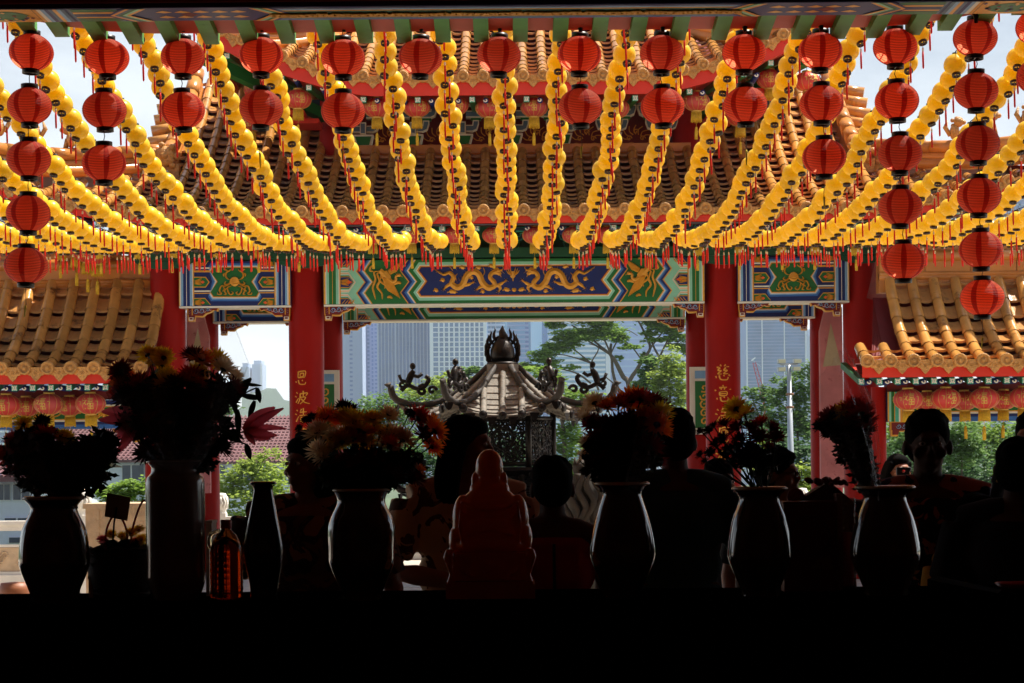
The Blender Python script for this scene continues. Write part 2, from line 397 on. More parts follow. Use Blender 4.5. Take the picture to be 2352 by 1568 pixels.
def side_beam(D, sg, detail=True):
    p = Paint(D, ZC + 355 * KP); C0 = -638.0        # centre of the side bay
    q = lambda cx, cy: (sg * (c6(cx, cy)[0] + 0), c6(cx, cy)[1])
    xs = lambda cx: sg * c6(cx, 400)[0]
    p.rect(xs(140), xs(1578), -1, 100, NA, 1)
    for a, b, m in ((140, 152, G_), (152, 166, WH), (166, 195, LB), (195, 234, NA), (234, 241, WH), (241, 280, NA), (280, 310, LB), (310, 322, WH), (322, 337, G_),
                    (1370, 1388, G_), (1388, 1398, WH), (1398, 1424, LB), (1424, 1464, NA), (1464, 1471, WH), (1471, 1510, NA), (1510, 1537, LB), (1537, 1552, WH), (1552, 1575, G_)):
        p.rect(xs(a), xs(b), -1, 100, m, 2)
    def hexo(e, clip=True):
        P0 = [(590, 268), (1135, 268), (1168, 322), (1072, 442), (1168, 575), (1138, 632), (590, 632), (553, 575), (645, 442), (553, 322)]
        cx0, cy0 = 862, 450
        out = []
        for x, y in P0:
            notch = 440 <= y <= 445
            out.append((x + (-e * 1.2 if notch and x < cx0 else e * 1.2 if notch else (e * .6 if x > cx0 else -e * .6)), y + (0 if notch else (e if y > cy0 else -e))))
        return out
    for i, (e, m) in enumerate(((62, BL), (40, LB), (26, WH), (14, G_), (3, RD), (0, GR))): p.poly([q(*a) for a in hexo(e)], m, 3 + i)
    for flip in (0, 1):
        fx = lambda x: (1707 - x) if flip else x
        # white bands between the cells
        for yy in (290, 320, 575, 605): pass
        for y0, y1 in ((262, 282), (560, 578)): p.rect(sg * c6(fx(337), 0)[0], sg * c6(fx(560), 0)[0], q(0, y0)[1], q(0, y1)[1], WH, 4)
        for y0, y1 in ((300, 326), (590, 603)): p.rect(sg * c6(fx(337), 0)[0], sg * c6(fx(560), 0)[0], q(0, y0)[1], q(0, y1)[1], G_, 4)
        for yc, hh in ((450, 70), (175, 65), (745, 92)):
            for j, (e, m) in enumerate(((0, G_), (13, GR if yc != 450 else GR))):
                h2 = hh - e; tip = 540 - e * 1.2
                pts = [(337, yc - h2), (490 - e * .5, yc - h2), (tip, yc), (490 - e * .5, yc + h2), (337, yc + h2)]
                if yc != 450: pts = [(337, yc - h2), (480, yc - h2), (480 + h2 * .8, yc + h2 * .9), (337, yc + h2 * .9)] if yc > 450 else [(337, yc + h2), (480, yc + h2), (480 + h2 * .8, yc - h2 * .6), (337, yc - h2 * .6)]
                pts = [(fx(x), min(max(y, 172), 742)) for x, y in pts]
                p.poly([q(*a) for a in pts], m, 10 + j)
            if detail:
                ys = min(max(yc, 215), 715)
                for j in (-1, -.5, 0, .5, 1): p.st([q(fx(345), ys + j * 20), q(fx(390), ys + j * 28), q(fx(440), ys + j * 42 - 10)], 2.4, G_, 13, .008, 2)
                p.poly([q(fx(425), ys), q(fx(450), ys - 22), q(fx(478), ys), q(fx(450), ys + 22)], OR, 13)
    if detail:
        for d in (-1, 1):
            T = lambda L: [(q(862 + d * x, y)) for x, y in L]
            for s in ([(90, 400), (120, 350), (90, 310), (120, 290), (140, 285)], [(60, 420), (110, 390), (105, 330), (60, 300), (30 + 20, 285)], [(100, 340), (140, 345), (135, 380)], [(40, 440), (90, 480), (130, 470), (110, 440)], [(60, 480), (120, 500), (170, 500), (195, 560), (170, 600), (215, 605), (220, 580)],
                      [(40, 500), (90, 520), (80, 580), (50, 610), (20, 590), (40, 570)], [(90, 520), (130, 560), (110, 605), (140, 610)], [(150, 510), (130, 540), (155, 570)]):
                p.st(T(s), 3.6, G_, 14)
        for j in range(9):
            a = PI * (j / 8); p.st([q(862, 455), q(862 - 62 * cos(a), 455 - 70 * sin(a))], [5, 7, 6], G_, 15, .012, 0)
        p.st([q(815, 465), q(862, 480), q(910, 465)], 9, G_, 15)
    z0 = p.pt(0, -1)[1]; z1 = p.pt(0, 100)[1]; xa, xb = sorted((AX + xs(140) * KP, AX + xs(1578) * KP))
    p.mb.box(xa, xb, D, D + .36, z0 - .004, z1 + .004, NA)
    p.mb.box(xa, xb, D - .004, D + .37, z0 - .03, z0 - .005, WH)
    return p.mb.build('painted_side_beam', PAINT, gate)

for D, det in ((26.74, True), (29.75, True)):
    o = dragon_beam(D, 'dragon_beam', det)
    for sg in (1, -1): side_beam(D, sg, det)

# corner brackets (scalloped, red with curls)
def corner_bracket(x, D, sg):
    """x: inner edge at the column (rel. photo units), pointing to sg"""
    mb = MB(); zb = -1.5
    p = Paint(D, ZC + 355 * KP)
    O = [(0, 0), (73, 0), (68, -12), (60, -9), (54, -14), (42, -18), (35, -25), (24, -25), (17, -24), (15, -35), (1, -35), (1, -23), (0, -22)]
    def lay(pts, m, l): p.poly([(x + sg * a, b - 1) for a, b in pts], m, l)
    ins = lambda e: [(a * (1 - e / 45) + e * .8, b * (1 - e / 16) - e * .35) for a, b in O]
    O2 = [(x + sg * a, b - 1) for a, b in O]
    vs = [p.pt(*a) for a in O2]
    if sg < 0: vs.reverse()
    p.mb.prism([v for v in vs], lambda a, b, d: (a, d, b), D, D + .12, G_)
    lay([(a, b) for a, b in ins(2.2)], DR, 2)
    lay([(3, -26), (14, -26), (13, -33), (3, -33)], WH, 3); lay([(5, -27), (12, -27), (12, -31), (5, -31)], DR, 4)
    lay([(10, -2.5), (12, -2.5), (12, -21), (10, -21)], G_, 3)
    for cx, cz, r in ((20, -12, 7), (33, -11, 7), (47, -8, 5)):
        s = spiral(cx, cz, r, 1.3, PI, 1, 10)
        p.st([(x + sg * a, b) for a, b in s], 2.4, LB, 5, .01, 0)
        s = spiral(cx + 6, cz - 1, r * .6, .8, 0, -1, 6)
        p.st([(x + sg * a, b) for a, b in s], 2.6, PK, 5, .01, 0)
    p.st([(x + sg * 50, -6), (x + sg * 60, -5), (x + sg * 68, -4)], 2.5, LB, 5)
    for b in (-7, -13, -18): p.st([(x + sg * 4, b), (x + sg * 8, b + 2)], 1.8, LB, 5, .01, 0)
    return p.mb.build('corner_bracket', PAINT, gate)
for D in (26.8, 29.82):
    for sg in (1, -1):
        corner_bracket(sg * -437, D, sg); corner_bracket(sg * -752, D, sg); corner_bracket(sg * -516, D, -sg)

# columns
colprof = lambda r, h: [(r * 1.25, 0), (r * 1.25, .12), (r * 1.05, .2), (r, .25), (r, h)]
chars = {}
def calligraphy(strokes_, cx, cz, sz, y0, xc, rad, parent, mb):
    for s in strokes_:
        pts = [(cx + (a - .5) * sz, cz + (b - .5) * sz) for a, b in s]
        pts = smooth2(pts, 4) if len(pts) > 2 else pts
        n = len(pts); ws = [sz * .085 * (1.15 - .5 * i / max(n - 1, 1)) for i in range(n)]
        o = len(mb.v); stroke(mb, pts, ws, 0, 0, .006)
        for i in range(o, len(mb.v)):
            x, y, z = mb.v[i]; dx = x - xc
            mb.v[i] = (x, y0 - math.sqrt(max((rad + .006) ** 2 - dx * dx, 1e-6)) + y, z)
CH = {
 'en': [[(.3, .95), (.27, .55)], [(.3, .93), (.78, .97), (.74, .6)], [(.42, .8), (.65, .83), (.62, .62), (.44, .62), (.42, .8)], [(.28, .55), (.75, .57)], [(.12, .3), (.15, .2)], [(.3, .38), (.38, .12), (.72, .1), (.8, .25)], [(.55, .38), (.6, .3)]],
 'bo': [[(.15, .88), (.25, .8)], [(.05, .62), (.18, .56)], [(.12, .2), (.3, .5)], [(.42, .78), (.9, .84), (.8, .66)], [(.42, .8), (.38, .4), (.25, .12)], [(.62, .98), (.62, .55)], [(.45, .55), (.78, .55), (.6, .28), (.4, .1)], [(.48, .45), (.7, .22), (1.05, .12)]],
 'hao': [[(.15, .88), (.25, .8)], [(.05, .62), (.18, .56)], [(.12, .1), (.3, .45)], [(.5, .95), (.42, .78)], [(.38, .72), (.85, .76)], [(.62, 1.0), (.62, .5)], [(.35, .5), (.95, .53)], [(.45, .38), (.48, .1), (.8, .1), (.82, .38), (.45, .38)]],
 'dang': [[(.15, .9), (.85, .92)], [(.35, 1.0), (.33, .8)], [(.65, 1.0), (.63, .8)], [(.15, .7), (.22, .62)], [(.1, .5), (.18, .42)], [(.12, .1), (.25, .35)], [(.4, .72), (.8, .74), (.75, .5), (.4, .5)], [(.4, .4), (.85, .42), (.75, .1)]],
 'ci': [[(.35, 1.0), (.42, .9)], [(.68, 1.0), (.58, .9)], [(.15, .84), (.88, .88)], [(.35, .82), (.22, .66), (.42, .64), (.2, .46), (.44, .44)], [(.68, .82), (.56, .66), (.78, .66), (.54, .46), (.82, .46)], [(.1, .32), (.13, .2)], [(.3, .36), (.38, .12), (.75, .1), (.82, .26)], [(.55, .38), (.6, .3)], [(.85, .4), (.95, .32)]],
 'yi': [[(.48, 1.0), (.55, .92)], [(.28, .86), (.74, .88)], [(.38, .82), (.42, .74)], [(.62, .84), (.57, .74)], [(.02, .7), (1.0, .76)], [(.32, .6), (.33, .4), (.7, .4), (.72, .62), (.32, .6)], [(.34, .5), (.7, .51)], [(.15, .25), (.17, .14)], [(.35, .3), (.42, .06), (.75, .06), (.8, .2)], [(.55, .32), (.6, .24)]],
}
zt = ZC + 520 * KP
for k, rel in enumerate((-795, -478, 478, 795)):
    xc = AX + rel * 27 / F
    for D in (27.0, 30.0):
        mb = MB(); mb.lathe([(a, GZ + b) for a, b in colprof(.247, zt - GZ)], (xc, D, 0), 40)
        c = mb.build('column', [red, gold], gate)
        if D == 27.0 and abs(rel) < 600:
            mc = MB(); names, ys, szs = (('en', 'bo', 'hao', 'dang', 'en', 'bo'), (870, 915, 955, 1000, 1045, 1090), 34 * 27 / F) if rel < 0 else (('ci', 'yi', 'hao', 'en', 'bo', 'dang'), (858, 905, 955, 1000, 1045, 1090), 38 * 27 / F)
            for nme, y in zip(names, ys):
                q = P(1176 + rel + 8, y, 27.0)
                mc = MB(); calligraphy(CH[nme], xc + (-.05 if rel < 0 else -.03), q.z, szs, 27.0, xc, .247, c, mc); mc.build('inscribed_character', gold, c)
        # green cap board at the head
    mb = MB(); pts = [(xc + .5 * cos(a), zt - .28 - .22 * sin(a)) for a in [PI * i / 12 for i in range(13)]]
    mb.prism([(x, z) for x, z in pts], lambda a, b, d: (a, d, b), 26.70 + .0, 26.74, 0)
    mb.build('cap_board', dgreen, gate)
    # couplet boards hung on the back columns
for sg in (1, -1):
    mb = MB(); xc = AX + sg * 2.94; z0, z1 = P(760, 1005, 29.7).z, P(760, 850, 29.7).z
    mb.box(xc - sg * .02 - .2, xc - sg * .02 + .2, 29.66, 29.70, z0, z1, 0); mb.box(xc - .14, xc + .14, 29.652, 29.658, z0 + .1, z1 - .22, 1); mb.box(xc - .14, xc + .14, 29.652, 29.658, z1 - .18, z1 - .06, 2)
    for i in range(5): stroke(mb, spiral(xc, z0 + .2 + i * .13, .07, 1.1, i, 1, 8), .025, 29.65, 3, .004)
    mb.build('painted_board', [white, green, lblue, gold], gate)
# slanted pinkish brace panels inside the outer bays, with a buff triangle
stucco = M('pink_stucco', (206, 132, 130), rough=0.8, var=0.15, nscale=5, dirt=((150, 70, 70), 6, .6)); buff = M('buff_plaster', (190, 176, 138), rough=0.8, var=0.12)
for sg in (1, -1):
    mb = MB(); f = lambda x, y: (lambda v: (AX + sg * (v.x - AX), v.z))(P(x, y, 28.4))
    o = [f(1896, 705), (f(1934, 705)), f(1940, 1120), f(1886, 1120), f(1884, 850), f(1883, 760)]
    if sg < 0: o.reverse()
    mb.prism(o, lambda a, b, d: (a, d, b), 28.4, 28.52, 0)
    t = [f(1908, 742), f(1932, 838), f(1890, 842)]
    if sg < 0: t.reverse()
    mb.prism(t, lambda a, b, d: (a, d, b), 28.39, 28.405, 1); mb.build('brace_panel', [stucco, buff], gate)

# ---------- tiled roofs
def tile_roof(parent, name, x0, x1, De, ze, a, b, smax, lift, pitch, rt, ax=AX, endrot=0.0, seg=0.25, course=0.21, first=0.0):
    surf = lambda x, s: Vector((x, De + s, ze + a * s + b * s * s + lift(x) * max(0.0, 1 - s / 2.6)))
    cov = MB(); pn = MB(); en = MB()
    xs = []; n = int((x1 - x0) / pitch)
    xs = [x0 + first + i * pitch for i in range(n + 1) if x0 + first + i * pitch <= x1 + .01]
    for x in xs:
        S = smax(x)
        if S < .15: continue
        s = 0.0; k = 0
        while s < S:
            e = min(s + seg, S + .05); g = random.random()
            path = [surf(x + random.uniform(-.004, .004), s + (e - s) * j / 2) + Vector((0, 0, .012)) for j in range(3)]
            cov.tube(path, [rt * 1.075, rt * 1.02, rt * .95], 10, 0, True, False, None, g); s = e
        # round end tile with rings
        c = surf(x, 0) + Vector((0, -.015, .01)); mt = Matrix.Rotation(R(90), 4, 'X').to_3x3()
        en.lathe([(.0005, .03), (rt * .28, .034), (rt * .36, .014), (rt * .72, .012), (rt * .8, .03), (rt * 1.12, .03), (rt * 1.17, .012), (rt * 1.17, -.06)], c, 16, 0, True, mt)
    for x, y in zip(xs[:-1], xs[1:]):
        S = min(smax(x), smax(y)) + .02
        if S < .15: continue
        s = 0.0
        while s < S:
            e = min(s + course, S + .03); g = random.random(); vs = []
            for (ss, dz) in ((s, .075), (e, .0)):
                for j in range(6):
                    t = j / 5; q = surf(x + (y - x) * t, ss); vs.append((q.x, q.y, q.z + dz - .05 * (1 - (2 * t - 1) ** 2) * (1.0 if dz else 1.0) - .02))
            for j in range(6):
                t = j / 5; q = vs[j]; vs.append((q[0], q[1] + .002, q[2] - .03))
            fs = [(j, j + 1, j + 7, j + 6) for j in range(5)] + [(12 + j, 13 + j, 1 + j, j) for j in range(5)]
            pn.add(vs, fs, 0, False, g); s = e
        # drip tile
        m = surf((x + y) / 2, 0); hw = (y - x) * .44; za, zb = surf(x, 0).z, surf(y, 0).z
        pts = [(-hw, .02), (hw, .02), (hw * .98, -.035), (hw * .72, -.075), (hw * .5, -.08), (hw * .3, -.115), (0, -.15), (-hw * .3, -.115), (-hw * .5, -.08), (-hw * .72, -.075), (-hw * .98, -.035)]
        sl = (zb - za) / (y - x)
        en.prism([(m.x + p[0] * pitch / .285 * 1.0 if False else m.x + p[0], m.z + p[1] * pitch / .27 + p[0] * sl) for p in pts], lambda u, v, d: (u, d, v), De - .02, De + .01, 0)
        for j in range(3): stroke(en, spiral(m.x + (j - 1) * hw * .5, m.z - .04 + (j - 1) * hw * .5 * sl - (.02 if j == 1 else 0), .03, 1.2, 0, 1, 6), .012, De - .021, 0, .006)
    deck = MB(); rows = []
    xx = [x0 + (x1 - x0) * i / 40 for i in range(41)]
    for i in range(40):
        Sa, Sb = max(smax(xx[i]), .1), max(smax(xx[i + 1]), .1)
        vs = []
        for q_ in range(9): vs += [surf(xx[i], Sa * q_ / 8) + Vector((0, .03, -.2)), surf(xx[i + 1], Sb * q_ / 8) + Vector((0, .03, -.2))]
        deck.add(vs, [(2 * q_, 2 * q_ + 1, 2 * q_ + 3, 2 * q_ + 2) for q_ in range(8)])
    r = cov.build(name, tile, parent); pn.build('pan_tiles', pan, r); en.build('tile_ends', tend, r); deck.build('roof_deck', dred, r)
    return surf, xs, r

def eave_trim(parent, surf, x0, x1, De, pitch, zf, hf, sq=.075, off=0.0, swirl=True, depth=1.4, rot=0):
    """red fascia board, rafters with painted teal ends, red soffit boards"""
    f = MB(); n = 36
    for i in range(n):
        xa, xb = x0 + (x1 - x0) * i / n, x0 + (x1 - x0) * (i + 1) / n
        la, lb = surf(xa, 0).z - zf, surf(xb, 0).z - zf; y = De + .03
        vs = [(xa, y, la), (xb, y, lb), (xb, y, lb - hf), (xa, y, la - hf), (xa, y + .04, la), (xb, y + .04, lb), (xb, y + .04, lb - hf), (xa, y + .04, la - hf)]
        f.add(vs, [(3, 2, 1, 0), (0, 1, 5, 4), (2, 3, 7, 6)])
        f.add([(xa, y + .04, la - hf + .02), (xb, y + .04, lb - hf + .02), (xb, y + depth, lb - hf + .3), (xa, y + depth, la - hf + .3)], [(0, 1, 2, 3)])
    f.build('fascia_board', redb, parent)
    m = int((x1 - x0) / pitch); 
    for i in range(m + 1):
        x = x0 + off + i * pitch
        if x > x1: break
        z = surf(x, 0).z - zf - hf - sq * .62; r_ = MB(); h = sq / 2; y = De + .10
        r_.add([(x - h, y, z - h), (x + h, y, z - h), (x + h, y, z + h), (x - h, y, z + h), (x - h, y + depth, z - h + .27), (x + h, y + depth, z - h + .27), (x + h, y + depth, z + h + .27), (x - h, y + depth, z + h + .27)],
               [(0, 1, 5, 4), (1, 2, 6, 5), (2, 3, 7, 6), (3, 0, 4, 7)], 2)
        r_.add([(x - h, y, z - h), (x + h, y, z - h), (x + h, y, z + h), (x - h, y, z + h)], [(0, 1, 2, 3)], 0)
        for k in range(4):
            a = PI / 4 + k * PI / 2; stroke(r_, [(x + .2 * h * cos(a), z + .2 * h * sin(a)), (x + 1.1 * h * cos(a), z + 1.1 * h * sin(a))], .016, y - .003, 1, .004)
            a += PI / 4; stroke(r_, [(x + .3 * h * cos(a), z + .3 * h * sin(a)), (x + .8 * h * cos(a), z + .8 * h * sin(a))], .009, y - .003, 1, .004)
        r_.build('rafter', [teal, white, green], parent)
        if swirl:
            s_ = MB(); xm = x + pitch / 2; mt = Matrix.Rotation(R(90), 4, 'X').to_3x3()
            s_.lathe([(.0005, .004), (h * .4, .004), (h * 1.0, .0), (h * 1.0, -.5)], (xm, y + .06, z), 12, 0, True, mt)
            stroke(s_, spiral(xm, z, h * .8, .75, PI, 1, 8), .018, y + .052, 1, .004); s_.build('round_rafter', [navy, white], parent)

# lower main roof
lowlift = lambda x: .41 * (max(0, abs(x - AX) - 4.3) / 2.55) ** 2
def lowS(x):
    x = abs(x - AX)
    if x < 2.55: return 2.75
    if x < 5.25: return 4.4
    return max(0.0, 2.2 * (7.5 - x) / 2.25)
surfL, xsL, lowr = tile_roof(gate, 'lower_roof', AX - 7.5, AX + 7.5, 25.5, 4.79, .263, .074, lowS, lowlift, .2695, .07, first=.09)
eave_trim(gate, surfL, AX - 7.4, AX + 7.4, 25.5, .46, .05, .11, .085, swirl=True)
# upper roof
uplift = lambda x: .73 * (max(0, abs(x - AX) - 1.9) / 2.2) ** 1.5
def upS(x):
    x = abs(x - AX)
    return 3.6 if x < 2.7 else max(0.0, 2.4 * (4.35 - x) / 1.65)
surfU, xsU, upr = tile_roof(gate, 'upper_roof', AX - 4.3, AX + 4.3, 25.9, 6.66, .36, .05, upS, uplift, .2715, .07, first=.10)
eave_trim(gate, surfU, AX - 4.25, AX + 4.25, 25.9, .37, .05, .19, .075, swirl=True, depth=2.3)
# back slopes and gable ends close the roofs (they shade what is under them)
mb = MB()
mb.add([(AX - 4.3, 25.95, 6.56 + .73), (AX - 2.7, 29.4, 8.4), (AX - 4.3, 31.2, 7.3), (AX + 4.3, 25.95, 7.29), (AX + 2.7, 29.4, 8.4), (AX + 4.3, 31.2, 7.3)], [(0, 1, 2), (5, 4, 3), (1, 4, 5, 2)])
mb.add([(AX - 7.4, 25.6, 5.3), (AX - 5.2, 28, 5.9), (AX - 5.2, 29.8, 7.3), (AX - 5.2, 31, 6.3), (AX - 7.4, 31.4, 5.3)], [(0, 1, 3, 4), (1, 2, 3)])
mb.add([(AX + 7.4, 25.6, 5.3), (AX + 5.2, 28, 5.9), (AX + 5.2, 29.8, 7.3), (AX + 5.2, 31, 6.3), (AX + 7.4, 31.4, 5.3)], [(4, 3, 1, 0), (3, 2, 1)])
mb.add([(AX - 5.2, 29.82, 7.28), (AX + 5.2, 29.82, 7.28), (AX + 5.2, 31.5, 4.9), (AX - 5.2, 31.5, 4.9)], [(0, 1, 2, 3)])
mb.build('back_roof', dred, gate)
# ridges
def ridge(path, r, name, parent=gate, under=.16, mats=(ridg, ridg)):
    mb = MB(); path = smooth2([tuple(p) for p in path], 6); n = len(path); i = 0
    while i < n - 1:
        j = min(i + 2, n - 1); mb.tube(path[i:j + 1], [r * 1.06] + [r] * (j - i), 10, 0, True, True); i = j
    for dz, rr in ((-r * 1.5, r * .7), (-r * 2.6, r * .95)): mb.tube([(p[0], p[1] + .01, p[2] + dz) for p in path], rr, 8, 1)
    mb.tube([(p[0], p[1] + .03, p[2] - r * 1.6) for p in path], r * .8, 6, 1)
    return mb.build(name, list(mats), parent)
for sg in (1, -1):
    X = lambda x: AX + sg * x
    # low hip ridge out to the corner, descending ridge by the gable, upper hip ridge
    pts = [(X(7.9), 25.0, 6.05), (X(7.4), 25.4, 5.78), (X(6.6), 26.1, 5.72), (X(5.9), 26.9, 5.82), (X(5.05), 27.7, 6.0)]
    ridge(pts, .09, 'hip_ridge')
    d = [(X(5.0), 27.5, 5.86), (X(4.97), 28.2, 6.25), (X(4.93), 29.0, 6.85), (X(4.9), 29.8, 7.55)]
    o = ridge(d, .11, 'descending_ridge')
    mb = MB(); mb.ell((X(5.0), 27.42, 5.86), (.15, .06, .15), 12, 8)
    for k in range(7): mb.ell((X(5.0) + .17 * cos(k * .9), 27.43, 5.86 + .17 * sin(k * .9)), (.05, .05, .05), 6, 5)
    mb.ell((X(5.0), 27.37, 5.86), (.06, .04, .05), 8, 6); mb.box(X(5.0) - .2, X(5.0) + .2, 27.44, 27.6, 5.55, 5.75)
    mb.build('face_tile', tend, gate)
    mb = MB()     # stepped gable tile ends seen against the sky
    for i in range(6): mb.tube([(X(5.02), 28.3 + i * .25, 6.1 + i * .21), (X(5.42), 28.2 + i * .25, 6.02 + i * .21)], .085, 9)
    mb.build('gable_tiles', tile, gate)
    u = [(X(4.5), 25.75, 7.75), (X(4.0), 26.2, 7.5), (X(3.3), 27.1, 7.62), (X(2.6), 28.0, 7.95), (X(2.4), 28.9, 8.5)]
    ridge(u, .09, 'upper_hip_ridge')
    # green hip beam and stepped brackets under the upper corner
    mb = MB(); mb.bar((X(4.25), 26.0, 7.0), (X(2.75), 28.2, 6.55), .14, .16, 0)
    mb.build('hip_beam', green, gate)
    mb = MB()
    for i in range(4): mb.box(X(3.0 + i * .18) - .2, X(3.0 + i * .18) + .2, 27.6 - i * .3, 28.2 - i * .3, 6.35 + i * .07, 6.42 + i * .07)
    mb.build('stepped_bracket', redb, gate)
# figurines on the low hip ridges (small glazed lions)
for sg in (1, -1):
    for i, x in enumerate((6.15, 6.55, 6.95)):
        mb = MB(); xx = AX + sg * x; y = 26.6 - (x - 6.15) * .9; z = 5.84 + (x - 6.15) * .06
        mb.ell((xx, y, z + .13), (.07, .09, .11)); mb.ell((xx + sg * .05, y - .03, z + .27), (.07, .07, .075)); mb.ell((xx + sg * .11, y - .05, z + .26), (.04, .035, .035))
        for q in (-.04, .04): mb.tube([(xx + sg * .05, y + q, z + .14), (xx + sg * .08, y + q, z)], .025, 6)
        mb.tube([(xx - sg * .06, y, z + .08), (xx - sg * .13, y, z + .2), (xx - sg * .1, y, z + .3)], [.03, .035, .01], 6)
        for k in range(5): mb.ell((xx + sg * (.02 + .05 * cos(k * 1.3)), y + .03, z + .27 + .06 * sin(k * 1.3)), (.03, .04, .03), 6, 5)
        mb.build('ridge_figurine', tend, gate)
# flat cap above the central lower roof, upper storey
mb = MB(); mb.box(AX - 2.62, AX + 2.62, 28.12, 28.3, 5.98, 6.11, 0); mb.tube([(AX - 2.62, 28.2, 5.93), (AX + 2.62, 28.2, 5.93)], .1, 12, 0)
for i in range(9): mb.box(AX - 2.6 + i * .58 , AX - 2.05 + i * .58 - .01, 28.1, 28.14, 5.985, 6.105, 0)
mb.build('roof_cap', ridg, gate)
for sg in (1, -1):
    mb = MB(); mb.lathe([(.25, 5.4), (.25, 7.1)], (AX + sg * 2.62, 28.4, 0), 28); mb.build('upper_column', red, gate)
    mb = MB(); xa, xb = sorted((AX + sg * 2.8, AX + sg * 3.9)); mb.box(xa, xb, 29.9, 30.0, 5.5, 7.2); mb.build('upper_side_wall', dred, gate)
    mb = MB(); mb.box(xa, xb, 28.3, 28.5, 6.62, 6.82); mb.build('upper_side_beam', dteal, gate)
mb = MB(); mb.box(AX - 2.4, AX + 2.4, 28.5, 28.6, 6.1, 7.2); mb.build('upper_wall', dred, gate)
mb = MB(); mb.box(AX - 2.4, AX + 2.4, 28.0, 28.12, 6.78, 6.92, 0); mb.box(AX - 2.4, AX + 2.4, 27.995, 28.0, 6.905, 6.92, 1); mb.box(AX - 2.4, AX + 2.4, 27.995, 28.0, 6.775, 6.79, 1); mb.build('upper_beam', [dteal, white], gate)
def dougong(xc, D, z0, sc_, parent, mats):
    """bracket set: block, then widening arms with curled ends, outlined"""
    mb = MB(); f = lambda a, b, d: (a, d, b)
    T = lambda pts, e=1.0: [(xc + x * sc_ * e, z0 + z * sc_) for x, z in pts]
    blk = [(-.13, .16), (-.09, 0), (.09, 0), (.13, .16)]
    mb.prism(T([(-.15, .17), (-.105, -.01), (.105, -.01), (.15, .17)]), f, D, D + .2, 1); mb.prism(T([(-.12, .14), (-.085, .015), (.085, .015), (.12, .14)]), f, D - .012, D, 2)
    mb.prism(T([(-.045, .17), (-.045, .34), (.045, .34), (.045, .17)][::-1]), f, D - .06, D, 1); mb.prism(T([(-.03, .18), (-.03, .32), (.03, .32), (.03, .18)][::-1]), f, D - .07, D - .06, 0)
    for lev, (hw, z) in enumerate(((.24, .2), (.36, .4), (.48, .58))):
        for s in (1, -1):
            arm = [(s * .05, z), (s * (hw - .1), z), (s * (hw - .03), z + .03), (s * hw, z + .12), (s * hw, z + .17), (s * (hw - .09), z + .17), (s * (hw - .1), z + .1), (s * .05, z + .1)]
            if s < 0: arm.reverse()
            mb.prism(T(arm), f, D - .05 * lev, D + .1, 1)
            e = .016; arm2 = [(s * .05, z + e), (s * (hw - .1), z + e), (s * (hw - .04), z + .045), (s * (hw - e), z + .12), (s * (hw - e), z + .15), (s * (hw - .075), z + .15), (s * (hw - .085), z + .083), (s * .05, z + .083)]
            if s < 0: arm2.reverse()
            mb.prism(T(arm2), f, D - .05 * lev - .012, D - .05 * lev, 0)
            mb.prism(T([(s * (hw - .12), z + .17), (s * hw + s * .03, z + .17), (s * hw + s * .03, z + .21), (s * (hw - .12), z + .21)][::s]), f, D - .05 * lev - .01, D + .1, 2)
    return mb.build('bracket_set', mats, parent)
for i in range(-3, 4):
    dougong(AX + .0 + i * .735, 28.22, 6.115, 1.0, gate, [slate, white, green])
    if i < 3:
        mb = MB(); xm = AX + (i + .5) * .735
        for k in range(3): stroke(mb, spiral(xm + (k - 1) * .1, 6.24 + (k == 1) * .1, .045, 1.2, 0, 1, 8), .018, 28.49, 0, .006)
        for k in range(7):
            a = R(20 + k * 23); stroke(mb, smooth2([(xm + .1 * cos(a), 6.2 + .1 * sin(a)), (xm + .17 * cos(a + .2), 6.2 + .17 * sin(a + .2)), (xm + .26 * cos(a), 6.2 + .24 * sin(a))], 3), .016, 28.49, 0, .006)
        mb.build('flame_motif', gold, gate)
# under the lower eave: beam, bracket sets, soffit beam
mb = MB(); z0 = ZC + 455 * KP; mb.box(AX - 5.3, AX + 5.3, 26.62, 27.2, z0 + .02, z0 + .15, 0); mb.box(AX - 5.3, AX + 5.3, 26.9, 27.1, z0 + .15, z0 + .62, 1)
mb.build('bracket_beam', [dgreen, dgreen], gate)
for i in range(-6, 7): dougong(AX + i * .78, 26.82, z0 + .15, .6, gate, [dteal, teal, dgreen])
# gate floor slab
mb = MB(); mb.box(AX - 6, AX + 6, 25.8, 31.2, GZ - .3, GZ + .004); mb.build('stone_floor', M('stone_floor', (176, 168, 152), rough=.7, var=.2, nscale=1.5), gate)

